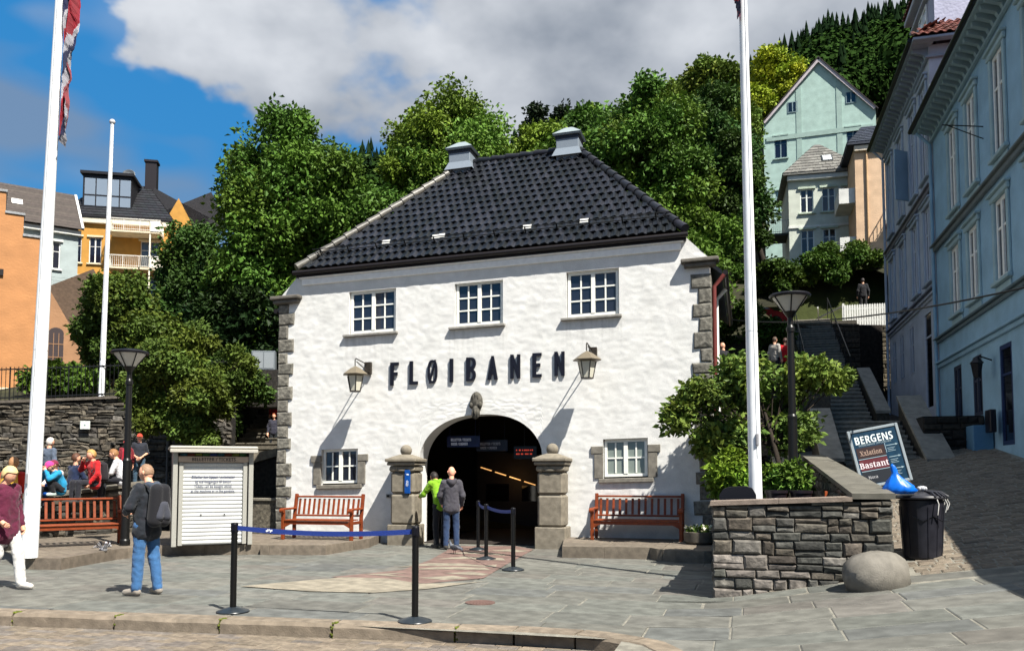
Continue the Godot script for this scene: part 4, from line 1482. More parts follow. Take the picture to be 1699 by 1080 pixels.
# flat print: letters laid on a surface facing +z
func print_text(parent: Node, called: String, text: String, pos: Vector3, h: float, col: Color, x := Transform3D(), bold := false, wide := 1.0, serif := false) -> MeshInstance3D:
	var f := SystemFont.new()
	f.font_names = PackedStringArray(["Droid Serif" if serif else "Droid Sans"])
	f.font_weight = 700 if bold else 400
	var t := TextMesh.new()
	t.text = text
	t.font = f
	t.font_size = 64
	t.pixel_size = h / 46.0
	t.depth = 0.004
	t.curve_step = 2.0
	var o := MeshInstance3D.new()
	o.mesh = t
	var m := StandardMaterial3D.new()
	m.albedo_color = col.linear_to_srgb()
	m.roughness = 0.6
	o.material_override = m
	o.name = called if not parent.has_node(NodePath(called)) else "%s_%03d" % [called, count(parent, called)]
	parent.add_child(o, true)
	o.transform = x * Transform3D(Basis().scaled(Vector3(wide, 1, 1)), pos)
	return o

func kiosk() -> void:
	var k := thing("ticket_kiosk", "grey metal ticket kiosk with its white roller shutter down", "kiosk", Vector3(-5.92, 0.2, -16.75), 0.42)
	var steel := lin(168, 166, 158)
	var g := geo(lin(120, 116, 108))
	g.box(Vector3(-0.74, 0.0, -1.0), Vector3(-0.70, 1.86, -0.02)); g.box(Vector3(0.70, 0.0, -1.0), Vector3(0.74, 1.86, -0.02))
	g.box(Vector3(-0.70, 0.0, -1.0), Vector3(0.70, 1.86, -0.96))
	g.box(Vector3(-0.70, 0.02, -0.95), Vector3(0.70, 0.06, -0.05))
	part("side_panel", g, M.metal, k)
	g = geo(steel)
	for s in [-1, 1]:
		g = geo(steel)
		g.box(Vector3(s * 0.71 - 0.045, 0.0, -0.015), Vector3(s * 0.71 + 0.045, 1.86, 0.05), 0.008)
		part("corner_post", g, M.metal, k)
		g = geo(steel)
		g.box(Vector3(s * 0.60 - 0.04, 0.02, -0.01), Vector3(s * 0.60 + 0.04, 1.64, 0.03), 0.005)
		part("shutter_guide", g, M.metal, k)
	g = geo(lin(186, 182, 172))
	g.box(Vector3(-0.82, 1.90, -1.1), Vector3(0.82, 1.96, 0.22), 0.02)
	g.box(Vector3(-0.82, 1.83, 0.17), Vector3(0.82, 1.898, 0.22), 0.01)
	part("roof", g, M.metal, k)
	g = geo(lin(176, 158, 142))
	g.box(Vector3(-0.66, 1.645, -0.01), Vector3(0.66, 1.76, 0.035), 0.006)
	part("sign_board", g, M.paint, k)
	print_text(k, "lettering", "BILLETTER / TICKETS", Vector3(0, 1.70, 0.037), 0.068, lin(52, 46, 42), Transform3D(), true, 0.9)
	# colourful goods behind the slot
	for i in 9:
		g = geo([lin(40, 92, 110), lin(120, 60, 40), lin(130, 140, 50), lin(60, 110, 60), lin(30, 60, 130)][i % 5])
		g.box(Vector3(-0.62 + i * 0.14, 1.765, -0.3), Vector3(-0.50 + i * 0.14, 1.815, -0.05))
		part("leaflet_stack", g, M.paint, k)
	var n := 21
	for i in n:
		g = geo(lin(206, 208, 206))
		var y0 := 0.03 + i * 0.0765
		var keep := g.x
		for e in 4:
			var a0 := y0 + 0.0765 * e / 4.0
			var a1 := y0 + 0.0765 * (e + 1) / 4.0
			var z0 := 0.018 * sin(PI * e / 4.0)
			var z1 := 0.018 * sin(PI * (e + 1) / 4.0)
			g.quad(Vector3(-0.56, a0, z0 - 0.03), Vector3(0.56, a0, z0 - 0.03), Vector3(0.56, a1, z1 - 0.03), Vector3(-0.56, a1, z1 - 0.03))
		part("shutter_slat", g, M.metal, k)
	g = geo(lin(60, 60, 62))
	for s in [-0.22, 0.22]: g.box(Vector3(s - 0.015, 0.6, -0.012), Vector3(s + 0.015, 0.63, 0.002))
	part("lock", g, M.metal, k)
	var lines := ["Billetter kan kjøpes i automaten", "og ved inngangen til banen.", "Tickets can be bought either", "at the machine or in the gondola."]
	for i in 4:
		print_text(k, "lettering", lines[i], Vector3(0, 1.355 - i * 0.092, -0.006), 0.052, lin(66, 72, 98), Transform3D(), true, 0.72)
	g = geo(lin(60, 60, 62))
	for s in [-1, 1]: g.box(Vector3(s * 0.69 - 0.05, -0.001, -0.5), Vector3(s * 0.69 + 0.05, 0.0, 0.0))
	part("foot", g, M.black, k)

func wall_lantern(label: String, u: float) -> void:
	var w := thing("wall_lantern", label, "wall lantern", at(-5.89, LEAN * u, 18.45) + SX * u, YAW, "lanterns on brackets on the station wall")
	var iron := lin(58, 50, 46)
	var g := geo(iron)
	g.box(Vector3(-0.09, 4.05, 0.02), Vector3(0.09, 4.35, 0.10), 0.012)
	for k in 6: g.ball(Vector3(-0.06 + 0.12 * (k % 2), 4.10 + 0.09 * (k / 2), 0.102), Vector3(0.012, 0.012, 0.008), 6, 5)
	part("wall_plate", g, M.metal, w)
	g = geo(iron)
	g.tube([Vector3(-0.03, 4.30, 0.08), Vector3(-0.03, 4.36, 0.66), Vector3(-0.03, 4.33, 0.70), Vector3(-0.03, 4.18, 0.70)], [0.013], 7)
	g.tube([Vector3(0.03, 4.10, 0.08), Vector3(0.0, 4.28, 0.68)], [0.013], 7)
	part("bracket", g, M.metal, w)
	g = geo(lin(122, 112, 96))
	var c := Vector3(-0.02, 0, 0.70)
	g.lathe([Vector2(0.30, 3.965), Vector2(0.315, 3.985), Vector2(0.13, 4.12), Vector2(0.05, 4.16), Vector2(0.0, 4.18)], 6, c, true)
	g.lathe([Vector2(0.0, 3.95), Vector2(0.30, 3.965)], 6, c, true)
	part("lantern_roof", g, M.metal, w)
	g = geo(lin(205, 202, 186))
	g.lathe([Vector2(0.125, 3.60), Vector2(0.195, 3.945)], 6, c, true)
	part("glass", g, M.shade, w)
	g = geo(iron * 0.8)
	for k in 6:
		var a := TAU * k / 6.0
		var e := Vector3(cos(a), 0, -sin(a))
		g.tube([c + e * 0.128 + Vector3.UP * 3.6, c + e * 0.198 + Vector3.UP * 3.945], [0.012], 5)
	g.lathe([Vector2(0.0, 3.575), Vector2(0.14, 3.575), Vector2(0.14, 3.60), Vector2(0.0, 3.60)], 6, c, true)
	part("lantern_frame", g, M.metal, w)

func door_things() -> void:
	var x0 := Transform3D(RB, at(-5.89, 0, 18.45))
	# hanging signs in the hall
	for k in 2:
		var s := thing("hall_sign", ["dark blue ticket sign hanging left under the arch, brighter lettering", "dimmer ticket sign hanging under the middle of the arch"][k], "hanging sign", x0 * [Vector3(-0.70, 2.38, -0.9), Vector3(-0.08, 2.29, -1.3)][k], YAW)
		var g := geo(lin(18, 22, 70) if k == 0 else lin(18, 18, 34))
		g.box(Vector3(-0.42, -0.12, -0.02), Vector3(0.42 if k == 0 else 0.38, 0.15, 0.0))
		g.tube([Vector3(-0.35, 0.15, -0.01), Vector3(-0.35, 1.0, -0.01)], [0.008], 5); g.tube([Vector3(0.3, 0.15, -0.01), Vector3(0.3, 1.0, -0.01)], [0.008], 5)
		part("board", g, M.plastic, s)
		print_text(s, "lettering", "BILLETTER / TICKETS", Vector3(-0.06, 0.055, 0.003), 0.062, lin(225, 228, 245) if k == 0 else lin(150, 150, 160), Transform3D(), true, 0.62)
		print_text(s, "lettering", "KASSE / CASHIER", Vector3(-0.10, -0.045, 0.003), 0.062, lin(225, 228, 245) if k == 0 else lin(150, 150, 160), Transform3D(), true, 0.62)
	var d := thing("led_display", "black display with two rows of red lit digits inside the hall", "display", x0 * Vector3(0.80, 2.12, -1.0), YAW)
	var g := geo(lin(12, 10, 10))
	g.box(Vector3(-0.26, -0.15, -0.04), Vector3(0.30, 0.15, 0.0))
	g.tube([Vector3(0.0, 0.15, -0.02), Vector3(0.0, 1.2, -0.02)], [0.01], 5)
	part("case", g, M.plastic, d)
	var em := StandardMaterial3D.new()
	em.albedo_color = Color(0.3, 0.05, 0.03)
	em.emission_enabled = true
	em.emission = Color(1.0, 0.35, 0.25)
	em.emission_energy_multiplier = 0.3
	g = geo()
	for row in [[-0.2, -0.13, -0.11, -0.05, 0.0, 0.03, 0.06, 0.1, 0.15, 0.19], [-0.2, -0.17, -0.14, -0.08, -0.05, 0.02, 0.05, 0.08, 0.14, 0.17]]:
		var y := 0.04 if row[1] == -0.13 else -0.05
		for u in row: g.box(Vector3(u, y, 0.001), Vector3(u + 0.02, y + 0.032, 0.004))
	part("lit_digits", g, em, d)
	# strip lights along the train inside
	var warm := StandardMaterial3D.new()
	warm.emission_enabled = true
	warm.emission = Color(1.0, 0.72, 0.40)
	warm.emission_energy_multiplier = 0.42
	var t := thing("hall_light_strip", "row of warm strip lights on the carriage deep in the dark hall", "light strip", x0 * Vector3(-1.62, 1.80, -5.2), YAW)
	for i in 4:
		g = geo()
		var a := Vector3(i * 0.44, -i * 0.137, 0.0)
		g.bar(a, a + Vector3(0.33, -0.10, 0), 0.04, 0.03)
		part("lit_tube", g, warm, t)
	var om := OmniLight3D.new()
	om.name = "strip_lamp_glow"
	om.light_color = Color(1.0, 0.75, 0.45)
	om.light_energy = 0.05
	om.light_size = 0.3
	om.omni_range = 12
	om.omni_attenuation = 2
	om.shadow_enabled = true
	add_child(om, true)
	om.position = x0 * Vector3(-0.7, 1.45, -5.0)
	var c := thing("cable_carriage", "dark stepped carriage standing deep inside the hall", "railway carriage", x0 * Vector3(-0.6, 0.01, -5.9), YAW)
	g = geo(lin(40, 34, 32))
	g.prism(PackedVector2Array([Vector2(-1.3, 0.0), Vector2(3.6, 0.0), Vector2(3.6, 1.6), Vector2(1.2, 2.1), Vector2(-1.3, 2.3)]), -0.4, 0.2)
	part("body", g, M.paint, c)
	for i in 4:
		g = geo(lin(18, 20, 24))
		g.box(Vector3(-1.0 + i * 1.1, 0.8, 0.205), Vector3(-0.3 + i * 1.1, 1.3 - i * 0.05, 0.22))
		part("window", g, M.glass, c)
	# post in the hall
	var p := thing("hall_post", "slim dark steel post inside the hall on the right", "post", x0 * Vector3(1.2, 0.01, -2.2), YAW)
	g = geo(lin(70, 66, 66))
	g.box(Vector3(-0.04, 0, -0.04), Vector3(0.04, 3.28, 0.04), 0.01)
	part("shaft", g, M.metal, p)
	# blue panel on the left pillar
	var b := thing("blue_info_panel", "narrow blue panel with white print on the left gate pillar", "info sign", x0 * Vector3(-1.53, 0, 0.62), YAW)
	g = geo(lin(20, 78, 160))
	g.box(Vector3(-0.06, 1.17, -0.05), Vector3(0.07, 1.70, 0.0), 0.006)
	part("panel", g, M.plastic, b)
	g = geo(lin(230, 236, 245))
	g.prism(PackedVector2Array([Vector2(-0.03, 1.63), Vector2(-0.01, 1.60), Vector2(0.02, 1.62), Vector2(0.05, 1.60), Vector2(0.05, 1.585), Vector2(0.0, 1.585), Vector2(-0.02, 1.605)]), 0.001, 0.004)
	part("bird_mark", g, M.paint, b)
	for i in 3:
		print_text(b, "lettering", ["Fløibanen", "Velkommen", "Welcome"][i], Vector3(-0.015 + i * 0.022, 1.40, 0.002), 0.02, lin(225, 232, 245), Transform3D(Basis(Vector3(0, 0, 1), PI / 2), Vector3(1.40 - 0.03 + i * 0.036, 1.385 + 0.0, 0)) * Transform3D(Basis(), Vector3(0.0, 0, 0)) if false else Transform3D())
	b.get_node("lettering").rotation.z = PI / 2
	b.get_node("lettering_001").rotation.z = PI / 2
	b.get_node("lettering_002").rotation.z = PI / 2

func square_things() -> void:
	steps_and_platforms()
	bench("red-brown bench on the left, partly hidden by the thick flagpole", Vector3(-8.62, 0.2, -16.75), 0.62, 1.75)
	bench("red-brown bench against the white wall left of the arch, behind the blue belt", Vector3(-4.12, 0.2, -18.42), YAW + 0.04, 1.66)
	bench("red-brown bench under the small curtained window right of the arch", Vector3(2.66, 0.22, -17.96), YAW, 1.92)
	stanchion("black barrier post at the kerb left end of the long blue belt", -3.28, -10.02)
	stanchion("black barrier post at the kerb holding the right end of the long blue belt", -1.065, -9.36)
	stanchion("black barrier post nearest the right pillar, outermost of the entrance row", 0.02, -14.30)
	stanchion("black barrier post in the middle of the entrance row", -0.49, -16.08)
	stanchion("black barrier post closest to the dark doorway", -0.72, -18.05)
	belt("long blue belt stretched between the two front posts", Vector3(-3.24, 0.985, -10.01), Vector3(-1.10, 0.985, -9.37), true)
	belt("short blue belt between the two outer entrance posts", Vector3(0.0, 0.985, -14.35), Vector3(-0.47, 0.985, -16.03), false)
	belt("blue belt running into the shade of the doorway", Vector3(-0.50, 0.985, -16.13), Vector3(-0.71, 0.985, -18.0), false)
	street_lamp("black street lamp between the left bench and the ticket kiosk", Vector3(-7.68, 0.2, -16.83), 3.92)
	street_lamp("black street lamp in the planting bed beside the right flagpole", Vector3(5.0, 0.95, -15.0), 3.93)
	flagpole("flagpole", "thick white flagpole by the left bench, flying the limp flag", Vector3(-8.21, 0.2, -14.44), Vector3(-7.96, 11.6, -14.42), 0.135, 0.065, false)
	flagpole("flagpole", "white flagpole rising from the planting bed on the right", Vector3(3.55, 0.78, -12.3), Vector3(3.47, 10.2, -12.3), 0.098, 0.055, false)
	flagpole("flagpole", "slender white flagpole with a ball top behind the left fence", Vector3(-12.11, 3.75, -24.75), Vector3(-12.02, 12.1, -24.75), 0.085, 0.05, true)
	flag("red, white and blue flag hanging limp on the left flagpole", Vector3(-7.93, 10.62, -14.36), 3.1, 0.22, 3, [lin(150, 18, 40), lin(180, 180, 190), lin(18, 28, 70)])
	flag("dark blue tip of a flag hanging on the right flagpole", Vector3(3.36, 9.9, -12.2), 1.43, -0.26, 5, [lin(24, 32, 70), lin(170, 40, 60), lin(24, 32, 70)])
	kiosk()
	wall_lantern("iron wall lantern left of the station lettering", -2.78)
	wall_lantern("iron wall lantern right of the station lettering", 2.66)
	door_things()
	right_things()
	var r := RandomNumberGenerator.new()
	r.seed = 8
	# smooth boulder
	var g := geo(lin(158, 152, 142))
	var nz := FastNoiseLite.new()
	nz.seed = 3; nz.frequency = 1.7
	var pts := []
	for i in 15:
		var row := []
		for k in 28:
			var a := TAU * k / 28.0
			var b := PI * i / 14.0 - PI / 2
			var d := Vector3(signf(cos(b) * cos(a)) * pow(absf(cos(b) * cos(a)), 0.8), signf(sin(b)) * pow(absf(sin(b)), 0.72), -signf(cos(b) * sin(a)) * pow(absf(cos(b) * sin(a)), 0.8))
			row.append(d * Vector3(0.37, 0.285, 0.31) * (1.0 + 0.10 * nz.get_noise_3dv(d)))
		pts.append(row)
	for i in 14:
		for k in 28:
			var q := [pts[i][k], pts[i][(k + 1) % 28], pts[i + 1][(k + 1) % 28], pts[i + 1][k]]
			var nn := []
			for e in q: nn.append((e / Vector3(0.16, 0.09, 0.109)).normalized())
			g.smooth_tri(q[0], q[1], q[2], nn[0], nn[1], nn[2]); g.smooth_tri(q[0], q[2], q[3], nn[0], nn[2], nn[3])
	var bo := part("boulder", g, M.granite, null)
	bo.position = at(1.47, 0.41, 10.93)
	bo.rotation = Vector3(0.0, 0.3, 0.12)
	tag(bo, "smooth rounded pale boulder in front of the stone bed wall", "boulder")
	# pigeons
	pigeon("grey pigeon walking on the pink inlay behind the bald man", Vector3(-1.16, 0, -17.1), -2.3, false)
	pigeon("pale pigeon fluttering up beside the step under the left lamp", Vector3(-7.55, 0.1, -15.7), 0.7, true)
	# wire over the lane
	g = geo(lin(24, 24, 26))
	var a := Vector3(7.2, 7.0, -25.0)
	var b := Vector3(7.1, 4.35, -10.6)
	var pl := []
	var rr := []
	for i in 25:
		var e := i / 24.0
		pl.append(at(-0.3, 6.05, 25.0).lerp(at(5.62, 4.62, 13.0), e) + Vector3.DOWN * 1.1 * 4 * e * (1 - e) * 0.35); rr.append(0.018)
	g.tube(pl, rr, 6)
	var w := part("overhead_cable", g, M.black, null)
	tag(w, "black overhead cable slung across the lane to the blue house", "cable")

func pigeon(label: String, pos: Vector3, turn: float, flying: bool) -> void:
	var p := thing("pigeon", label, "pigeon", pos, turn)
	var grey := lin(104, 108, 118) if not flying else lin(190, 190, 196)
	var g := geo(grey)
	var y := 0.13
	g.ball(Vector3(0, y, 0), Vector3(0.055, 0.055, 0.11), 14, 9)
	g.tube([Vector3(0, y + 0.02, 0.07), Vector3(0, y + 0.07, 0.115), Vector3(0, y + 0.11, 0.13)], [0.042, 0.03, 0.024], 10)
	g.col = lin(70, 84, 92) if not flying else grey
	g.ball(Vector3(0, y + 0.12, 0.14), Vector3(0.026, 0.027, 0.032), 10, 8)
	g.col = lin(60, 50, 48)
	g.tube([Vector3(0, y + 0.117, 0.165), Vector3(0, y + 0.107, 0.195)], [0.008, 0.002], 6)
	g.col = lin(200, 80, 30)
	for s in [-1, 1]: g.ball(Vector3(s * 0.022, y + 0.127, 0.15), Vector3(0.005, 0.005, 0.005), 6, 5)
	g.col = grey
	g.tube([Vector3(0, y + 0.005, -0.08), Vector3(0, y - 0.005, -0.15), Vector3(0, y - 0.015, -0.22)], [0.04, 0.03, 0.026], 8)
	g.col = lin(150, 70, 66)
	for s in [-1, 1]:
		g.tube([Vector3(s * 0.025, y - 0.04, 0.0), Vector3(s * 0.025, 0.03, 0.005), Vector3(s * 0.025, 0.004, 0.0)], [0.008, 0.005, 0.005], 5)
		for a in [-0.5, 0.0, 0.5]: g.tube([Vector3(s * 0.025, 0.004, 0.0), Vector3(s * 0.025 + sin(a) * 0.035, 0.003, cos(a) * 0.035)], [0.004, 0.002], 4)
	part("body", g, M.cloth, p)
	for s in [-1, 1]:
		var w := geo(lin(70, 72, 80) if not flying else lin(200, 200, 205))
		if flying:
			for i in 7:
				var a := 0.5 + i * 0.14
				var tip := Vector3(s * (0.08 + 0.014 * i), y + 0.15 - 0.022 * i, 0.06 - 0.035 * i)
				w.col = lin(200, 200, 205) if i % 3 else lin(50, 50, 56)
				w.bar(Vector3(s * 0.045, y + 0.03, 0.03 - 0.012 * i), tip, 0.045, 0.004)
		else:
			w.ball(Vector3(s * 0.05, y + 0.015, -0.03), Vector3(0.014, 0.045, 0.11), 10, 7)
			w.col = lin(36, 36, 42)
			w.bar(Vector3(s * 0.064, y + 0.02, -0.03), Vector3(s * 0.064, y - 0.02, -0.06), 0.02, 0.004)
			w.bar(Vector3(s * 0.06, y + 0.02, -0.07), Vector3(s * 0.06, y - 0.01, -0.10), 0.02, 0.004)
		part("wing", w, M.cloth, p)

func right_things() -> void:
	# advertising board standing on the sloping lane
	var base := at(2.72, slope(2.72, 18.3) + 0.02, 18.3)
	var b := thing("advertising_board", "dark blue advertising board in a grey metal frame, standing on the sloping lane", "advertising board", base, YAW + 0.10)
	b.rotation = Vector3(-0.16, YAW + 0.10, 0.19)
	var g := geo(lin(28, 60, 84))
	g.box(Vector3(-0.44, 0.08, -0.02), Vector3(0.44, 1.16, 0.01))
	part("panel", g, M.plastic, b)
	g = geo(lin(150, 160, 166))
	g.box(Vector3(-0.50, 0.02, -0.03), Vector3(-0.44, 1.22, 0.03), 0.01); g.box(Vector3(0.44, 0.02, -0.03), Vector3(0.50, 1.22, 0.03), 0.01)
	g.box(Vector3(-0.44, 1.16, -0.029), Vector3(0.44, 1.22, 0.029), 0.01); g.box(Vector3(-0.44, 0.02, -0.029), Vector3(0.44, 0.08, 0.029), 0.01)
	part("frame", g, M.metal, b)
	g = geo(lin(90, 96, 100))
	for s in [-0.45, 0.45]: g.bar(Vector3(s, 1.1, -0.03), Vector3(s, -0.02, -0.5), 0.04, 0.03)
	part("rear_leg", g, M.metal, b)
	print_text(b, "lettering", "BERGENS", Vector3(-0.02, 0.99, 0.012), 0.155, lin(206, 216, 216), Transform3D(), true, 0.80)
	print_text(b, "lettering", "INTERESSANTE OPPLEVELSER", Vector3(-0.02, 0.885, 0.012), 0.036, lin(150, 170, 178), Transform3D(), false, 0.98)
	g = geo(lin(44, 24, 24))
	g.box(Vector3(-0.41, 0.62, 0.011), Vector3(0.14, 0.84, 0.014))
	part("dark_field", g, M.paint, b)
	g = geo(lin(88, 22, 34))
	g.box(Vector3(-0.41, 0.37, 0.011), Vector3(0.14, 0.59, 0.014))
	part("red_field", g, M.paint, b)
	g = geo(lin(20, 26, 34))
	g.box(Vector3(-0.41, 0.10, 0.011), Vector3(0.14, 0.34, 0.014))
	part("black_field", g, M.paint, b)
	g = geo(lin(150, 172, 182))
	for y in [0.605, 0.355]: g.box(Vector3(-0.41, y - 0.006, 0.0145), Vector3(0.14, y + 0.006, 0.017))
	for i in 3:
		var y := 0.80 - i * 0.24
		g.box(Vector3(0.18, y - 0.006, 0.011), Vector3(0.38, y + 0.006, 0.014))
		g.prism(PackedVector2Array([Vector2(0.36, y - 0.022), Vector2(0.41, y), Vector2(0.36, y + 0.022)]), 0.011, 0.014)
		for k in 3: g.box(Vector3(0.19, y - 0.06 - k * 0.032, 0.011), Vector3(0.34 - 0.03 * (k % 2), y - 0.052 - k * 0.032, 0.013))
	g.box(Vector3(0.155, 0.66, 0.011), Vector3(0.165, 0.86, 0.014))
	part("arrow_print", g, M.paint, b)
	print_text(b, "lettering", "Xxlation", Vector3(-0.14, 0.72, 0.016), 0.10, lin(150, 126, 112), Transform3D(), true, 0.72, true)
	print_text(b, "lettering", "Bastant", Vector3(-0.14, 0.47, 0.016), 0.12, lin(206, 196, 200), Transform3D(Basis(), Vector3.ZERO), true, 0.9, true)
	print_text(b, "lettering", "Nora", Vector3(-0.22, 0.22, 0.016), 0.06, lin(176, 176, 180))
	# bin with a slatted top
	var bp := at(2.24, slope(2.24, 12.3) - 0.03, 12.3)
	var d := thing("litter_bin", "tall black litter bin with a ribbed lid at the wall corner", "litter bin", bp, YAW)
	g = geo(lin(44, 46, 50))
	g.lathe([Vector2(0.225, 0.0), Vector2(0.235, 0.02), Vector2(0.275, 0.76), Vector2(0.26, 0.77), Vector2(0.24, 0.74), Vector2(0.0, 0.5)], 26)
	for k in 26:
		if k % 2 == 0:
			var a := TAU * k / 26.0
			var e := Vector3(cos(a), 0, -sin(a))
			g.bar(e * 0.236 + Vector3.UP * 0.03, e * 0.272 + Vector3.UP * 0.68, 0.012, 0.012)
	part("drum", g, M.plastic, d)
	g = geo(lin(56, 58, 62))
	g.lathe([Vector2(0.27, 0.775), Vector2(0.31, 0.78), Vector2(0.32, 0.80), Vector2(0.30, 0.825), Vector2(0.14, 0.87), Vector2(0.0, 0.88)], 30)
	for k in 12:
		var a := -1.2 + k * 0.24
		var e := Vector3(cos(a), 0, -sin(a))
		g.tube([e * 0.10 + Vector3.UP * 0.885, e * 0.24 + Vector3.UP * 0.87, e * 0.325 + Vector3.UP * 0.815], [0.018, 0.016, 0.012], 6)
	part("lid", g, M.plastic, d)
	g = geo(lin(18, 18, 20))
	for k in 3: g.bar(Vector3(-0.15 + 0.12 * k, 0.56 - 0.07 * (k % 2), 0.265 - 0.02 * absf(k - 1.0)), Vector3(-0.03 + 0.12 * k, 0.49 + 0.07 * (k % 2), 0.265 - 0.02 * absf(k - 0.2)), 0.014, 0.01)
	part("dent_mark", g, M.plastic, d)
	g = geo(lin(214, 212, 206))
	for k in 4:
		var a := -1.1 + k * 0.5
		g.tube([Vector3(cos(a) * 0.30, 0.79, -sin(a) * 0.30), Vector3(cos(a) * 0.335, 0.72, -sin(a) * 0.335), Vector3(cos(a) * 0.30, 0.58 + 0.03 * k, -sin(a) * 0.30 + 0.03)], [0.007], 5)
	part("cable_tie", g, M.plastic, d)
	var lt := thing("crumpled_can", "crumpled silver can lying on top of the litter bin", "can", bp + Vector3(-0.02, 0.885, 0.06), 0.4)
	g = geo(lin(190, 192, 196))
	for k in 5:
		var q := Vector3(-0.05 + 0.025 * k, 0.03 + 0.008 * (k % 2), 0.01 * (k % 3))
		g.ball(q, Vector3(0.022, 0.032, 0.034), 7, 5)
	part("shell", g, M.metal, lt)
	# blue plastic bag with a knotted top
	var bag := thing("blue_bag", "bright blue knotted plastic bag left on the wall corner by the bin", "plastic bag", at(1.93, 1.355, 12.05), YAW)
	g = geo(lin(20, 112, 226))
	var nz := FastNoiseLite.new()
	nz.seed = 6; nz.frequency = 3.0
	var prof := [Vector2(0.0, 0.0), Vector2(0.17, 0.005), Vector2(0.205, 0.05), Vector2(0.18, 0.11), Vector2(0.12, 0.18), Vector2(0.065, 0.235), Vector2(0.034, 0.28), Vector2(0.04, 0.32), Vector2(0.028, 0.37), Vector2(0.0, 0.40)]
	var rows := []
	for i in prof.size():
		var row := []
		for k in 24:
			var a := TAU * k / 24.0
			var dd := Vector3(cos(a), 0, -sin(a))
			var f: float = 1.0 + 0.28 * nz.get_noise_3d(dd.x * 1.2, prof[i].y * 4.0, dd.z * 1.2) + 0.06 * sin(k * 3.0)
			row.append(dd * prof[i].x * f * Vector3(1.0, 1, 0.62) + Vector3(-0.25 * maxf(0, prof[i].y - 0.10), prof[i].y, 0))
		rows.append(row)
	for i in prof.size() - 1:
		for k in 24:
			var j := (k + 1) % 24
			var nn := []
			for e in [[i, k], [i, j], [i + 1, j], [i + 1, k]]:
				var up: Vector3 = rows[mini(e[0] + 1, prof.size() - 1)][e[1]] - rows[maxi(e[0] - 1, 0)][e[1]]
				var ac: Vector3 = rows[e[0]][(e[1] + 1) % 24] - rows[e[0]][(e[1] + 23) % 24]
				var c := ac.cross(up).normalized()
				nn.append(c if c.length() > 0.5 else Vector3.UP)
			if i > 0: g.smooth_tri(rows[i][k], rows[i][j], rows[i + 1][j], nn[0], nn[1], nn[2])
			if i < prof.size() - 2: g.smooth_tri(rows[i][k], rows[i + 1][j], rows[i + 1][k], nn[0], nn[2], nn[3])
	part("film", g, M.plastic, bag)
	# barbecue with a rounded black lid, chair back and trough in the bed
	var gr := thing("barbecue", "black barbecue with rounded lid standing in the planting bed", "barbecue", at(-0.12, 0.76, 12.45), YAW)
	g = geo(lin(26, 27, 32))
	var shell := [[-0.25, 0.44], [-0.25, 0.56], [-0.20, 0.64], [-0.12, 0.675], [0.12, 0.685], [0.20, 0.66], [0.25, 0.57], [0.25, 0.44]]
	var pv := PackedVector2Array()
	for e in shell: pv.append(Vector2(e[0], e[1]))
	g.prism(pv, -0.2, 0.2)
	part("lid", g, M.black, gr)
	g = geo(lin(40, 40, 44))
	g.box(Vector3(-0.24, 0.36, -0.19), Vector3(0.24, 0.438, 0.19), 0.02)
	part("firebox", g, M.black, gr)
	for e in [[-0.2, -0.15], [0.2, -0.15], [-0.2, 0.15], [0.2, 0.15]]:
		g = geo(lin(40, 40, 44))
		g.tube([Vector3(e[0], 0, e[1]), Vector3(e[0], 0.37, e[1])], [0.018], 6)
		part("leg", g, M.black, gr)
	var ch := thing("wooden_chair", "orange wooden chair whose back shows above the bed wall", "chair", at(1.0, 0.8, 13.25), YAW + 0.2)
	g = geo(lin(188, 88, 36))
	for s in [-1, 1]: g.bar(Vector3(s * 0.19, 0, -0.15), Vector3(s * 0.19, 0.56, -0.19), 0.04, 0.035, 0.005)
	part("back_post", g, M.wood, ch)
	for y in [0.36, 0.46]:
		g = geo(lin(180, 82, 34))
		g.bar(Vector3(-0.18, y, -0.175), Vector3(0.18, y, -0.175), 0.05, 0.018, 0.004)
		part("back_slat", g, M.wood, ch)
	g = geo(lin(180, 82, 34))
	g.box(Vector3(-0.2, 0.28, -0.18), Vector3(0.2, 0.31, 0.2), 0.008)
	part("seat", g, M.wood, ch)
	for s in [-1, 1]:
		g = geo(lin(180, 82, 34))
		g.bar(Vector3(s * 0.18, 0, 0.17), Vector3(s * 0.18, 0.28, 0.17), 0.04, 0.04)
		part("leg", g, M.wood, ch)
	for k in 2:
		var pt := thing("dark_flower_pot", ["dark pot right of the barbecue with a small white label", "dark pot behind the orange chair, plain"][k], "flower pot", at(0.42 + 0.34 * k, 0.78, 12.95), YAW)
		g = geo(lin(34, 33, 36))
		g.lathe([Vector2(0.10, 0.0), Vector2(0.15, 0.56), Vector2(0.165, 0.56), Vector2(0.165, 0.60), Vector2(0.14, 0.60), Vector2(0.13, 0.5), Vector2(0.0, 0.5)], 18)
		part("vessel", g, M.plastic, pt)
		if k == 0:
			g = geo(lin(226, 226, 226))
			g.box(Vector3(-0.03, 0.44, 0.15), Vector3(0.04, 0.49, 0.157))
			part("label_plate", g, M.paint, pt)
	var tr := thing("flower_trough", "round stone trough with small white flowers at the station corner", "flower trough", at(-0.92, 0.22, 17.3), YAW)
	g = geo(lin(126, 118, 106))
	g.lathe([Vector2(0.24, 0.0), Vector2(0.30, 0.05), Vector2(0.31, 0.24), Vector2(0.27, 0.25), Vector2(0.24, 0.2), Vector2(0.0, 0.2)], 20)
	part("basin", g, M.granite, tr)
	var lf := geo()
	var r := RandomNumberGenerator.new()
	r.seed = 4
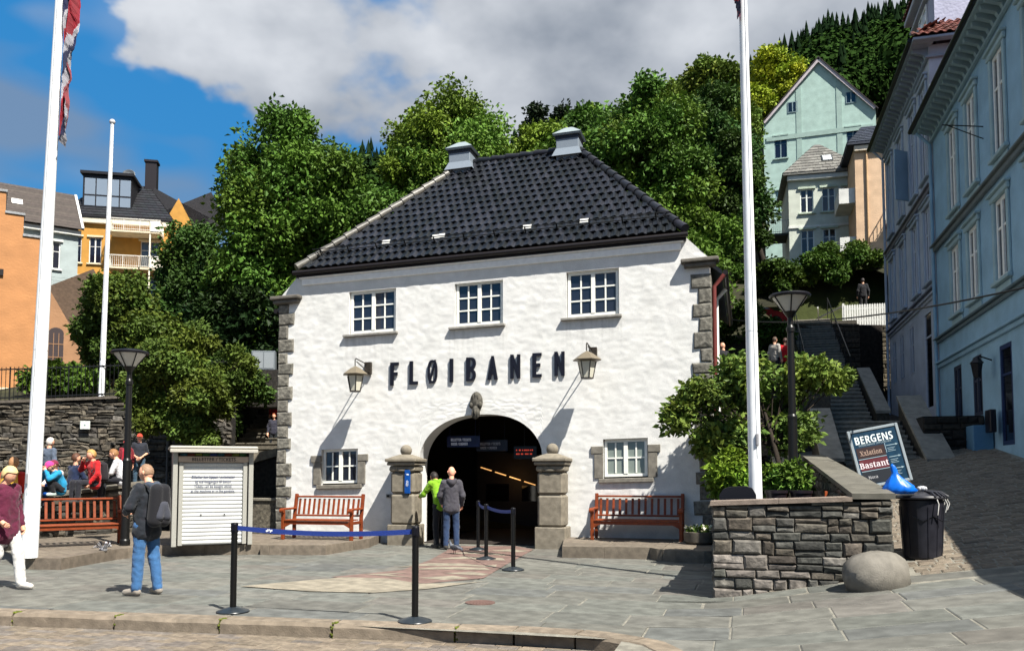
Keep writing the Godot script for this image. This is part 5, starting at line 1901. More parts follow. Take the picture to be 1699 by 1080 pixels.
	for i in 260:
		var p := Vector3(r.randf_range(-0.27, 0.27), r.randf_range(0.2, 0.36), r.randf_range(-0.27, 0.27))
		if Vector2(p.x, p.z).length() > 0.28: continue
		lf.col = lin(86, 110, 44) * r.randf_range(0.6, 1.2)
		if r.randf() < 0.22: lf.col = lin(236, 232, 210)
		var a := Vector3(r.randfn(), r.randfn() + 0.6, r.randfn()).normalized() * 0.035
		var q := a.cross(Vector3(r.randfn(), r.randfn(), r.randfn())).normalized() * 0.022
		lf.quad(p - a - q, p - a + q, p + a + q, p + a - q)
	part("flowers", lf, M.leaf, tr).set_meta("kind", "stuff")

# ---- the walls on the left, and the houses ----

func left_walls() -> void:
	var grey := [lin(136, 128, 114), lin(112, 106, 96), lin(150, 140, 124), lin(98, 94, 86), lin(140, 134, 126), lin(156, 144, 126)]
	# sitting wall
	var L := Vector3(-10.75, 0, -17.85)
	var R := Vector3(-8.95, 0, -21.15)
	var len := L.distance_to(R)
	var turn := atan2(-(R.z - L.z), R.x - L.x)
	var w := thing("sitting_wall", "low grey stone wall that children sit on behind the left bench", "stone wall", L, turn)
	var g := geo(lin(70, 64, 56))
	var top := func(u: float) -> float: return lerpf(1.00, 1.36, u / len)
	g.prism(PackedVector2Array([Vector2(-1.5, 0), Vector2(len, 0), Vector2(len, 1.36), Vector2(0, 1.0), Vector2(-1.5, 0.85)]), -0.42, -0.03)
	part("wall_core", g, M.earth, w)
	rubble(w, Transform3D(Basis(), Vector3(-1.5, 0, 0)), len + 1.5, func(u: float) -> float: return 0.15, func(u: float) -> float: return lerpf(0.84, 1.35, u / (len + 1.5)), 0.10, 0.2, 0.2, 0.5, grey, 41, 160, 0.04)
	for i in 5:
		g = geo(lin(150, 142, 128) * (0.9 + 0.06 * (i % 3)))
		var a := -1.5 + (len + 1.55) * i / 5.0 + 0.006
		var b := -1.5 + (len + 1.55) * (i + 1) / 5.0 - 0.006
		var f := func(u: float) -> float: return lerpf(0.85, 1.36, (u + 1.5) / (len + 1.5))
		g.prism(PackedVector2Array([Vector2(a, f.call(a)), Vector2(b, f.call(b)), Vector2(b, f.call(b) + 0.07), Vector2(a, f.call(a) + 0.07)]), -0.52, 0.05)
		part("coping_stone", g, M.granite, w)
	g = geo(lin(120, 112, 100))
	for i in 14:
		var a := 1.5 * i / 14.0
		pass
	g.x = Transform3D.IDENTITY
	g.quad(Vector3(-19, 0.80, -17.5), Vector3(-11.6, 0.80, -16.6), Vector3(-9.2, 1.22, -20.8), Vector3(-8.2, 1.22, -24.4))
	g.tri(Vector3(-19, 0.80, -17.5), Vector3(-8.2, 1.22, -24.4), Vector3(-19, 1.0, -24.4))
	setting("terrace", g, M.slab)
	# low rendered wall between kiosk and station
	var lw := thing("low_rendered_wall", "low stained grey wall between the kiosk and the station corner", "wall", Vector3(-8.6, 0, -21.3), -0.12)
	g = geo(lin(138, 130, 114))
	g.box(Vector3(0, 0, -0.25), Vector3(2.9, 0.94, 0))
	part("wall", g, M.stone, lw)
	for i in 2:
		g = geo(lin(150, 143, 128))
		g.box(Vector3(-0.02 + 1.47 * i, 0.942, -0.3), Vector3(1.44 + 1.47 * i, 1.01, 0.05), 0.012)
		part("coping_stone", g, M.granite, lw)
	# retaining wall with railing
	var A := Vector3(-16.2, 0, -23.9)
	var B := Vector3(-8.3, 0, -24.9)
	var l2 := A.distance_to(B)
	var t2 := atan2(-(B.z - A.z), B.x - A.x)
	var rw := thing("stone_retaining_wall", "tall dark stone retaining wall behind the seated people", "stone wall", A, t2)
	g = geo(lin(60, 55, 48))
	g.prism(PackedVector2Array([Vector2(0.0, 0.5), Vector2(l2, 0.5), Vector2(l2, 3.94), Vector2(0, 3.5)]), -0.6, -0.03)
	part("wall_core", g, M.earth, rw)
	rubble(rw, Transform3D(), l2, func(u: float) -> float: return 0.8, func(u: float) -> float: return lerpf(3.52, 3.95, u / l2), 0.09, 0.22, 0.14, 0.55, grey, 42, 300, 0.05, null, 0.03)
	g = geo(lin(128, 120, 108))
	g.prism(PackedVector2Array([Vector2(-0.02, 3.54), Vector2(l2, 3.97), Vector2(l2, 4.05), Vector2(-0.02, 3.62)]), -0.62, 0.06)
	part("coping", g, M.granite, rw)
	var pq := thing("wall_plaque", "small white plaque fixed to the dark retaining wall", "plaque", Vector3(-12.32, 3.0, -24.28), t2)
	g = geo(lin(204, 210, 206))
	g.box(Vector3(-0.13, -0.11, 0.0), Vector3(0.14, 0.13, 0.03), 0.006)
	part("plate", g, M.paint, pq)
	g = geo(lin(120, 140, 140))
	g.box(Vector3(-0.02, -0.01, 0.031), Vector3(0.02, 0.03, 0.034))
	part("emblem", g, M.paint, pq)
	var fe := thing("iron_railing", "thin black iron railing on top of the retaining wall", "railing", A, t2)
	var dy := 0.43 / l2
	var n := int(l2 / 0.115)
	for i in n:
		g = geo(lin(30, 30, 32))
		var u := 0.05 + i * 0.115
		g.tube([Vector3(u, 3.6 + dy * u, -0.25), Vector3(u, 4.62 + dy * u, -0.25)], [0.010 if i % 14 else 0.022], 5)
		part("bar", g, M.black, fe)
	g = geo(lin(30, 30, 32))
	for y in [3.72, 4.55]: g.bar(Vector3(0, y, -0.25), Vector3(l2, y + 0.43, -0.25), 0.02, 0.035)
	part("rail", g, M.black, fe)
	# steps with people on the left of the station
	var st := thing("side_stair", "grey stone steps rising behind the left corner of the station", "stairs", Vector3(-8.7, 1.9, -25.4), 0.0)
	for i in 14:
		g = geo(lin(132, 124, 110) * (0.9 + 0.1 * (i % 2)))
		g.box(Vector3(0, -1.9 + 0.17 * i, -0.36 * i - 0.6), Vector3(2.2, 0.17 * i + 0.12, -0.36 * i))
		g.box(Vector3(-0.01, 0.17 * i + 0.122, -0.36 * i - 0.6), Vector3(2.21, 0.17 * i + 0.17, -0.36 * i + 0.03), 0.008)
		part("step", g, M.granite, st)
	var sc := thing("stair_coping", "pale sloping stone slab below the steps left of the station", "coping", Vector3(-8.35, 0, -24.3), 0.0)
	g = geo(lin(168, 158, 140))
	g.prism(PackedVector2Array([Vector2(0, 1.66), Vector2(1.9, 2.22), Vector2(1.9, 2.42), Vector2(0, 2.0)]), -0.6, 0.0)
	part("slab", g, M.granite, sc)
	g = geo(lin(60, 56, 50))
	g.prism(PackedVector2Array([Vector2(0.0, 0.0), Vector2(1.9, 0.0), Vector2(1.9, 2.2), Vector2(0, 1.64)]), -0.5, -0.1)
	part("wall", g, M.stone, sc)
	var cb := thing("grey_cabinet", "grey metal switch cabinet on a ledge beside the station corner", "cabinet", Vector3(-8.05, 4.95, -27.0), 0.1)
	g = geo(lin(120, 126, 132))
	g.box(Vector3(-0.35, 0, -0.3), Vector3(0.4, 0.62, 0), 0.01)
	part("case", g, M.metal, cb)
	g = geo(lin(150, 156, 160))
	g.box(Vector3(-0.3, 0.05, 0.002), Vector3(0.02, 0.57, 0.012)); g.box(Vector3(0.05, 0.05, 0.002), Vector3(0.36, 0.57, 0.012))
	part("door", g, M.metal, cb)
	g = geo(lin(66, 60, 54))
	g.box(Vector3(-0.45, -1.2, -1.0), Vector3(0.6, -0.002, 0.05))
	part("plinth", g, M.stone, cb)
	var rs := thing("round_road_sign", "round blue and red road sign half hidden in the bright tree", "road sign", Vector3(-9.9, 1.2, -24.2), 0.25)
	g = geo(lin(90, 92, 94))
	g.tube([Vector3(0, 0, -0.03), Vector3(0, 3.25, -0.03)], [0.03], 8)
	part("post", g, M.metal, rs)
	for e in [[0.24, lin(200, 36, 40), 0.0], [0.19, lin(34, 66, 150), 0.004]]:
		g = geo(e[1])
		var pv := PackedVector2Array()
		for k in 28: pv.append(Vector2(cos(TAU * k / 28.0) * e[0], 3.02 + sin(TAU * k / 28.0) * e[0]))
		g.prism(pv, e[2], e[2] + 0.012)
		part("disc", g, M.paint, rs)
	g = geo(lin(200, 36, 40))
	g.bar(Vector3(-0.13, 3.15, 0.02), Vector3(0.13, 2.89, 0.02), 0.045, 0.006)
	part("slash", g, M.paint, rs)

# a terraced house along the lane: front along t from t0 (near) to t1 (far) at s = s0, facing the lane
func lane_house(called: String, label: String, s0: float, t0: float, t1: float, base: float, eave: float, wallc: Color, stonec: Color, rows: Array, bands: Array, roofc: Color, trim: Color, hipped := false) -> Node3D:
	# local frame: x runs from the far end towards the camera (so that the front faces +z = -s)
	var h := thing(called, label, "house", at(s0, 0, t1), YAW - PI / 2)
	var L := t1 - t0
	var g := geo(wallc)
	var holes := []
	for r in rows:
		for c in r.at: holes.append([t1 - c - r.w / 2, r.y0, t1 - c + r.w / 2, r.y1])
	wall_face(g, 0.0, base, L, eave, holes, 0.0, 0.08)
	g.quad(Vector3(0, base, -8), Vector3(0, base, 0), Vector3(0, eave, 0), Vector3(0, eave, -8))
	g.quad(Vector3(L, base, 0), Vector3(L, base, -8), Vector3(L, eave, -8), Vector3(L, eave, 0))
	g.quad(Vector3(L, base, -8), Vector3(0, base, -8), Vector3(0, eave, -8), Vector3(L, eave, -8))
	# gables
	if not hipped: g.tri(Vector3(0, eave, -8), Vector3(0, eave, 0), Vector3(0, eave + 3.4, -4))
	if not hipped: g.tri(Vector3(L, eave, 0), Vector3(L, eave, -8), Vector3(L, eave + 3.4, -4))
	part("wall", g, M.housepaint, h)
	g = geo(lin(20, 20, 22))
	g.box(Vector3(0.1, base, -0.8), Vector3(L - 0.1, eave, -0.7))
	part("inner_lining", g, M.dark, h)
	for r in rows:
		for c in r.at:
			var x0: float = t1 - c - r.w / 2
			var x1: float = t1 - c + r.w / 2
			var o := window(h, x0, r.y0, x1, r.y1, -0.055, r.get("cols", 1), r.rows, r.leaves, r.frame, lin(26, 28, 32), Transform3D(), 0.0, 0.10)
			if r.get("trim", true):
				var q := geo(trim)
				q.box(Vector3(x0 - 0.14, r.y0, 0.002), Vector3(x0, r.y1, 0.06), 0.012); q.box(Vector3(x1, r.y0, 0.002), Vector3(x1 + 0.14, r.y1, 0.06), 0.012)
				q.box(Vector3(x0 - 0.2, r.y1, 0.002), Vector3(x1 + 0.2, r.y1 + 0.14, 0.09), 0.02)
				q.box(Vector3(x0 - 0.24, r.y1 + 0.142, 0.002), Vector3(x1 + 0.24, r.y1 + 0.20, 0.15), 0.015)
				q.box(Vector3(x0 - 0.18, r.y0 - 0.09, 0.002), Vector3(x1 + 0.18, r.y0, 0.12), 0.015)
				q.box(Vector3(x0 - 0.10, r.y0 - 0.42, 0.002), Vector3(x1 + 0.10, r.y0 - 0.12, 0.035), 0.012)
				part("surround", q, M.housepaint, o)
	for b in bands:
		var q := geo(b[2])
		q.box(Vector3(-0.03, b[0], 0.002), Vector3(L + 0.03, b[1], b[3]), 0.02)
		q.box(Vector3(-0.05, b[1] + 0.002, 0.002), Vector3(L + 0.05, b[1] + 0.06, b[3] + 0.07), 0.015)
		part("string_course", q, M.housepaint, h)
	# eaves on brackets
	g = geo(trim * 0.9)
	g.box(Vector3(-0.1, eave - 0.42, 0.002), Vector3(L + 0.1, eave - 0.36, 0.10), 0.015)
	g.box(Vector3(-0.25, eave - 0.03, -0.1), Vector3(L + 0.25, eave + 0.06, 0.52), 0.015)
	part("cornice", g, M.housepaint, h)
	var n := int(L / 0.36)
	for i in n:
		g = geo(trim * 0.8)
		var u := (i + 0.5) * L / n
		g.prism(PackedVector2Array([Vector2(0.003, eave - 0.355), Vector2(0.07, eave - 0.355), Vector2(0.12, eave - 0.24), Vector2(0.42, eave - 0.13), Vector2(0.44, eave - 0.032), Vector2(0.003, eave - 0.032)]), -0.07, 0.07)
		var b := part("eaves_bracket", g, M.housepaint, h)
		b.transform = Transform3D(Basis(Vector3.UP, -PI / 2), Vector3(u, 0, 0))
	g = geo(lin(40, 40, 44))
	g.tube([Vector3(-0.3, eave + 0.08, 0.56), Vector3(L + 0.3, eave + 0.08, 0.56)], [0.075], 9)
	part("gutter", g, M.black, h)
	g = geo(wallc * 0.85)
	g.tube([Vector3(0.06, eave - 0.1, 0.45), Vector3(0.06, eave - 0.5, 0.09), Vector3(0.06, base + 0.2, 0.09)], [0.05], 8)
	part("rain_pipe", g, M.housepaint, h)
	var hx := 4.45 if hipped else 0.0
	roof_tiled(h, Vector3(-0.25, eave + 0.07, 0.55), Vector3(L + 0.5 + (0.3 if hipped else 0.0), 0, 0), Vector3(0, 3.55, -4.45), roofc, 300, 0.24, 0.36, 0.78 if hipped else 0.0, 0.78 if hipped else 0.0)
	if hipped:
		roof_tiled(h, Vector3(L + 0.55, eave + 0.07, 0.55), Vector3(0, 0, -8.9), Vector3(-4.45, 3.55, 0), roofc, 300, 0.24, 0.36, 0.78, 0.78)
		g = geo(trim * 0.9)
		g.box(Vector3(L + 0.002, eave - 0.42, -7.9), Vector3(L + 0.10, eave - 0.36, 0.0), 0.015)
		g.box(Vector3(L + 0.251, eave - 0.03, -8.2), Vector3(L + 0.52, eave + 0.06, 0.52), 0.015)
		part("end_cornice", g, M.housepaint, h)
		g = geo(roofc * 0.7)
		g.tri(Vector3(L + 0.5, eave + 0.02, 0.5), Vector3(L + 0.5, eave + 0.02, -8.4), Vector3(L - 3.95, eave + 3.48, -4))
		g.tri(Vector3(-0.4, eave + 0.02, -8.4), Vector3(-0.4, eave + 0.02, 0.5), Vector3(4.2, eave + 3.48, -4))
		part("hip_deck", g, M.farroof, h)
	g = geo(roofc * 0.7)
	g.quad(Vector3(L + 0.25, eave, -8.4), Vector3(-0.25, eave, -8.4), Vector3(-0.25 + hx, eave + 3.5, -4), Vector3(L + 0.25 - hx, eave + 3.5, -4))
	g.quad(Vector3(-0.25, eave + 0.03, 0.5), Vector3(L + 0.25, eave + 0.03, 0.5), Vector3(L + 0.25 - hx, eave + 3.5, -4), Vector3(-0.25 + hx, eave + 3.5, -4))
	part("roof_deck", g, M.farroof, h)
	return h

# pantiles on a plane: corner, vector along the eaves, vector up the slope; the lowest rows as pieces
func roof_tiled(h: Node, o: Vector3, along: Vector3, upv: Vector3, c: Color, most: int, cw := 0.24, rh := 0.36, cl := 0.0, cr := 0.0) -> void:
	var r := RandomNumberGenerator.new()
	r.seed = 9
	var ux := along.normalized()
	var uy := upv.normalized()
	var uz := ux.cross(uy)
	var g0 := geo(lin(200, 190, 180) * 0.0 + c)
	var nx := int(along.length() / cw)
	var ny := int(upv.length() / rh)
	var metas := []
	for q in 4:
		var g := geo(c * r.randf_range(0.7, 1.25))
		for i in 5:
			var f := func(e: float) -> Vector2: return Vector2(e * cw * 1.05, 0.03 * sin(e * TAU) + 0.03)
			var a: Vector2 = f.call(i / 5.0)
			var b: Vector2 = f.call((i + 1) / 5.0)
			g.quad(Vector3(a.x, 0, a.y + 0.03), Vector3(b.x, 0, b.y + 0.03), Vector3(b.x, rh * 1.12, b.y), Vector3(a.x, rh * 1.12, a.y))
			g.quad(Vector3(a.x, 0, a.y), Vector3(b.x, 0, b.y), Vector3(b.x, 0, b.y + 0.03), Vector3(a.x, 0, a.y + 0.03))
		metas.append(g)
	var meshes := []
	for g in metas: meshes.append(g.mesh(M.farroof))
	var rest := geo()
	var roof := Node3D.new()
	roof.name = "roof"
	h.add_child(roof, true)
	var n := 0
	for j in ny:
		for i in nx:
			var x := Transform3D(Basis(ux, uy, uz), o + ux * (i * cw) + uy * (j * rh))
			var q := r.randi() % 4
			if (i + 0.5) * cw < j * rh * cl or (i + 0.5) * cw > along.length() - j * rh * cr: continue
			if n < most:
				var e := obj("roof_tile", meshes[q], roof)
				e.transform = x
				n += 1
			else:
				var g: Geo = metas[q]
				for k in g.v.size():
					rest.v.append(x * g.v[k]); rest.n.append(x.basis * g.n[k]); rest.c.append(g.c[k])
	if rest.v.size(): part("upper_tiles", rest, M.farroof, roof).set_meta("kind", "stuff")

func lane_houses() -> void:
	var white := lin(240, 240, 236)
	var blue := lin(160, 198, 222)
	var blue2 := lin(206, 213, 228)
	var ws := [18.4, 19.75, 21.0, 23.0, 24.9, 26.5]
	var up := {"at": [18.3, 20.65, 23.0, 24.95], "y0": 8.78, "y1": 11.1, "w": 0.92, "rows": [0.68], "leaves": 2, "frame": white}
	var mid := {"at": [18.3, 20.75, 23.15, 25.0], "y0": 5.95, "y1": 7.8, "w": 0.95, "rows": [0.66], "leaves": 2, "frame": white}
	var lo := {"at": [23.25, 25.25], "y0": 3.05, "y1": 4.55, "w": 0.85, "rows": [0.6], "leaves": 2, "frame": lin(60, 66, 80), "trim": false}
	var door := {"at": [20.85], "y0": 2.25, "y1": 4.5, "w": 0.9, "rows": [0.72], "leaves": 1, "frame": lin(40, 56, 96), "trim": false}
	var h := lane_house("blue_house", "pale turquoise blue wooden house with white windows nearest on the lane", 5.6, 17.5, 27.45, -0.5, 12.02, blue, white, [up, mid, lo, door], [[8.22, 8.36, lin(120, 130, 132), 0.10], [5.46, 5.56, lin(110, 128, 136), 0.08], [4.72, 4.84, blue, 0.07]], lin(122, 68, 56), lin(172, 200, 208))
	# iron lamp by the door and a small box
	var lp := thing("house_lantern", "small black lantern on the wall of the nearest blue house", "wall lantern", at(5.55, 4.25, 21.75), YAW - PI / 2)
	var g := geo(lin(20, 20, 22))
	g.tube([Vector3(0, 0.0, 0.0), Vector3(0, 0.1, 0.25), Vector3(0, 0.05, 0.32)], [0.018], 6)
	g.lathe([Vector2(0.0, -0.42), Vector2(0.08, -0.40), Vector2(0.13, -0.08), Vector2(0.16, -0.06), Vector2(0.06, 0.06), Vector2(0, 0.08)], 6, Vector3(0, 0, 0.32), true)
	part("body", g, M.black, lp)
	var bx := thing("meter_box", "dark box fixed low on the blue house wall below the lantern", "meter box", at(5.46, 2.55, 21.4), YAW - PI / 2)
	g = geo(lin(26, 28, 34))
	g.box(Vector3(-0.22, 0.0, 0.0), Vector3(0.22, 0.52, 0.13), 0.015)
	part("case", g, M.black, bx)
	var ar := thing("iron_wall_bracket", "thin black iron bracket sticking out of the upper blue wall", "bracket", at(5.6, 9.9, 22.0), YAW - PI / 2)
	g = geo(lin(24, 24, 26))
	g.tube([Vector3(0, 0, 0), Vector3(0.1, 0.1, 0.9)], [0.014], 5); g.tube([Vector3(0, -0.3, 0), Vector3(0.1, 0.08, 0.8)], [0.012], 5)
	part("rod", g, M.black, ar)
	var up2 := {"at": [28.55, 30.35, 32.7, 34.95], "y0": 10.85, "y1": 13.8, "w": 0.95, "rows": [0.66], "leaves": 2, "frame": blue2 * 0.9}
	var mid2 := {"at": [28.4, 30.4, 32.75, 34.95], "y0": 7.55, "y1": 9.9, "w": 0.95, "rows": [0.66], "leaves": 2, "frame": blue2 * 0.9}
	var lo2 := {"at": [31.6, 33.5, 35.1], "y0": 5.0, "y1": 6.75, "w": 0.85, "rows": [0.6], "leaves": 2, "frame": blue2 * 0.7, "trim": false}
	var door2 := {"at": [28.9], "y0": 3.6, "y1": 6.75, "w": 1.15, "rows": [0.75], "leaves": 1, "frame": blue2 * 0.85, "trim": false}
	lane_house("blue_house", "lilac blue house farther up the lane with a dormer in its red roof", 5.6, 27.6, 36.15, 1.0, 14.72, blue2, white, [up2, mid2, lo2, door2], [[10.22, 10.36, lin(140, 140, 146), 0.10], [7.1, 7.2, lin(130, 134, 150), 0.08], [6.95, 7.05, blue2, 0.05]], lin(122, 68, 56), lin(184, 198, 216), true)
	# open shutter on the second house, dormer on its roof
	var sh := thing("open_shutter", "pale shutter standing open on the lilac blue house", "shutter", at(5.56, 10.95, 31.1), YAW - PI / 2 - 0.9)
	g = geo(lin(176, 200, 216))
	g.box(Vector3(0, 0, 0), Vector3(0.62, 1.75, 0.04), 0.008)
	part("leaf", g, M.housepaint, sh)
	var dm := thing("roof_dormer", "white and lilac dormer gable rising from the red roof of the second blue house", "dormer", at(5.9, 14.75, 29.6), YAW - PI / 2)
	g = geo(lin(188, 190, 214))
	g.box(Vector3(-1.5, 0, -3.0), Vector3(1.5, 2.5, 0.0))
	part("wall", g, M.housepaint, dm)
	g = geo(lin(196, 200, 216))
	g.box(Vector3(-1.75, 2.45, -3.0), Vector3(1.75, 2.62, 0.3), 0.02)
	g.box(Vector3(-1.65, 2.1, -3.0), Vector3(1.65, 2.2, 0.15), 0.02)
	part("cornice", g, M.housepaint, dm)
	window(dm, -0.6, 0.7, 0.6, 2.0, 0.01, 1, [0.66], 2, white, lin(200, 210, 224), Transform3D())
	roof_tiled(dm, Vector3(-1.75, 2.63, 0.35), Vector3(3.5, 0, 0), Vector3(0, 0.9, -3.2), lin(122, 68, 56), 120)
	# neighbours of the row nearer the camera, outside the picture, whose shadow lies on the lane
	var nh := thing("low_house", "low house beside the lane next to the nearest blue house", "house", at(5.6, 0, 17.45), YAW - PI / 2)
	g = geo(lin(170, 166, 150))
	g.box(Vector3(0, -0.5, -7), Vector3(16.5, 5.0, 0))
	part("wall", g, M.housepaint, nh)
	g = geo(lin(150, 80, 60))
	g.prism(PackedVector2Array([Vector2(-0.35, 5.0), Vector2(7.35, 5.0), Vector2(3.5, 7.6)]), -0.2, 16.7)
	var ro := part("roof", g, M.farroof, nh)
	ro.transform = Transform3D(Basis(Vector3.UP, PI / 2), Vector3(0, 0, 0))
	for i in 4: window(nh, 1.5 + 4 * i, 1.6, 2.6 + 4 * i, 3.4, 0.01, 1, [0.6], 2, white, lin(26, 28, 32), Transform3D())
	# dark walls at the foot of the houses
	var cw := thing("dark_garden_wall", "dark stone garden wall with overgrown top in front of the blue houses", "stone wall", at(4.2, 0, 22.6), YAW)
	g = geo(lin(52, 48, 44))
	g.box(Vector3(0.0, 0.5, -0.3), Vector3(1.35, 3.02, 0.0)); g.box(Vector3(0.0, 0.5, -2.4), Vector3(0.3, 3.02, -0.3))
	part("wall", g, M.stone, cw)
	rubble(cw, Transform3D(Basis(), Vector3(0, 0, 0.03)), 1.35, func(u: float) -> float: return 1.2, func(u: float) -> float: return 3.0, 0.14, 0.28, 0.2, 0.45, [lin(72, 66, 58), lin(60, 56, 50), lin(82, 74, 64)], 52, 60, 0.05)
	var bb := thing("blue_wall_stub", "blue painted wall pier beside the dark garden wall", "wall pier", at(5.15, 0, 21.9), YAW)
	g = geo(lin(96, 140, 172))
	g.box(Vector3(0.0, 0.5, -1.2), Vector3(0.42, 2.75, 0.0), 0.01)
	part("pier", g, M.housepaint, bb)

# ---- houses on the hillside ----

# a block seen from below: front facing +z, width w, depth d, from y0 to eave; windows as [x centre, y0, y1, width]
func hill_house(called: String, label: String, pos: Vector3, turn: float, w: float, d: float, y0: float, eave: float, c: Color, wins: Array, frame_c: Color, trim: Color) -> Node3D:
	var h := thing(called, label, "house", pos, turn)
	var g := geo(c)
	var holes := []
	for q in wins: holes.append([q[0] - q[3] / 2, q[1], q[0] + q[3] / 2, q[2]])
	wall_face(g, -w / 2, y0, w / 2, eave, holes, 0.0, 0.14)
	g.quad(Vector3(w / 2, y0, 0), Vector3(w / 2, y0, -d), Vector3(w / 2, eave, -d), Vector3(w / 2, eave, 0))
	g.quad(Vector3(-w / 2, y0, -d), Vector3(-w / 2, y0, 0), Vector3(-w / 2, eave, 0), Vector3(-w / 2, eave, -d))
	g.quad(Vector3(w / 2, y0, -d), Vector3(-w / 2, y0, -d), Vector3(-w / 2, eave, -d), Vector3(w / 2, eave, -d))
	part("wall", g, M.housepaint, h)
	for q in wins:
		var o := window(h, q[0] - q[3] / 2, q[1], q[0] + q[3] / 2, q[2], -0.13, 1, [0.66] if q[2] - q[1] > 1.4 else [], 2, frame_c, lin(24, 28, 34) if q.size() < 5 else q[4], Transform3D(), 0.0, 0.075)
		var s := geo(trim)
		s.box(Vector3(q[0] - q[3] / 2 - 0.14, q[1] - 0.12, 0.002), Vector3(q[0] + q[3] / 2 + 0.14, q[1], 0.14), 0.01)
		if q[2] - q[1] > 1.4: s.box(Vector3(q[0] - q[3] / 2 - 0.16, q[2], 0.002), Vector3(q[0] + q[3] / 2 + 0.16, q[2] + 0.16, 0.12), 0.01)
		part("sill", s, M.housepaint, o)
	return h

func hip_roof(h: Node, w: float, d: float, eave: float, top: float, ridge: float, c: Color, over := 0.4) -> void:
	var g := geo(c)
	var a := Vector3(-w / 2 - over, eave, over)
	var b := Vector3(w / 2 + over, eave, over)
	var e := Vector3(w / 2 + over, eave, -d - over)
	var f := Vector3(-w / 2 - over, eave, -d - over)
	var p := Vector3(-ridge / 2, top, -d / 2)
	var q := Vector3(ridge / 2, top, -d / 2)
	g.quad(a, b, q, p); g.tri(b, e, q); g.quad(e, f, p, q); g.tri(f, a, p)
	var k := Vector3(0, -0.16, 0)
	for s in [[a, b], [b, e], [e, f], [f, a]]: g.quad(s[0] + k, s[1] + k, s[1], s[0])
	g.quad(f + k, e + k, b + k, a + k)
	var roof := part("roof", g, M.farroof, h)
	# rows of slates as raised strips
	var n := int((top - eave) / 0.32)
	var r := RandomNumberGenerator.new()
	r.seed = 2
	for side in [[a, b, q, p], [f, a, p, p], [b, e, q, q]]:
		for i in n:
			var l0: Vector3 = side[0].lerp(side[3], float(i) / n)
			var r0: Vector3 = side[1].lerp(side[2], float(i) / n)
			var l1: Vector3 = side[0].lerp(side[3], (i + 1.0) / n)
			var r1: Vector3 = side[1].lerp(side[2], (i + 1.0) / n)
			var nn: Vector3 = (side[1] - side[0]).cross(side[3] - side[0]).normalized() * 0.05
			var s := geo(c)
			var m := maxi(1, int(l0.distance_to(r0) / 0.5))
			for j in m:
				var cc := c * r.randf_range(0.72, 1.25)
				s.col = cc
				var p0 := l0.lerp(r0, (j + 0.04) / m) + nn
				var p1 := l0.lerp(r0, (j + 0.96) / m) + nn
				var p2 := l1.lerp(r1, (j + 0.96) / m) + nn * 0.2
				var p3 := l1.lerp(r1, (j + 0.04) / m) + nn * 0.2
				s.quad(p0, p1, p2, p3); s.quad(p0 - nn, p1 - nn, p1, p0)
			part("slate_row", s, M.farroof, roof)

func balcony(h: Node, x0: float, x1: float, y: float, z0: float, z1: float, c: Color, solid: bool) -> void:
	var g := geo(c)
	g.box(Vector3(x0, y - 0.16, z0), Vector3(x1, y, z1))
	if solid:
		g.box(Vector3(x0, y, z1 - 0.06), Vector3(x1, y + 0.9, z1 - 0.002)); g.box(Vector3(x0 + 0.001, y, z0), Vector3(x0 + 0.06, y + 0.9, z1 - 0.061)); g.box(Vector3(x1 - 0.06, y, z0), Vector3(x1 - 0.001, y + 0.9, z1 - 0.061))
	var o := part("balcony", g, M.housepaint, h)
	if not solid:
		g = geo(lin(226, 222, 212))
		for s in [[Vector3(x0, y, z0), Vector3(x0, y, z1)], [Vector3(x0, y, z1), Vector3(x1, y, z1)], [Vector3(x1, y, z1), Vector3(x1, y, z0)]]:
			var a: Vector3 = s[0]
			var b: Vector3 = s[1]
			g.bar(a + Vector3.UP, b + Vector3.UP, 0.06, 0.06)
			g.bar(a + Vector3.UP * 0.12, b + Vector3.UP * 0.12, 0.04, 0.04)
			var n := int(a.distance_to(b) / 0.16)
			for i in n: g.bar(a.lerp(b, float(i) / n), a.lerp(b, float(i) / n) + Vector3.UP, 0.025 if i % 8 else 0.06, 0.025)
		part("railing", g, M.paint, o)

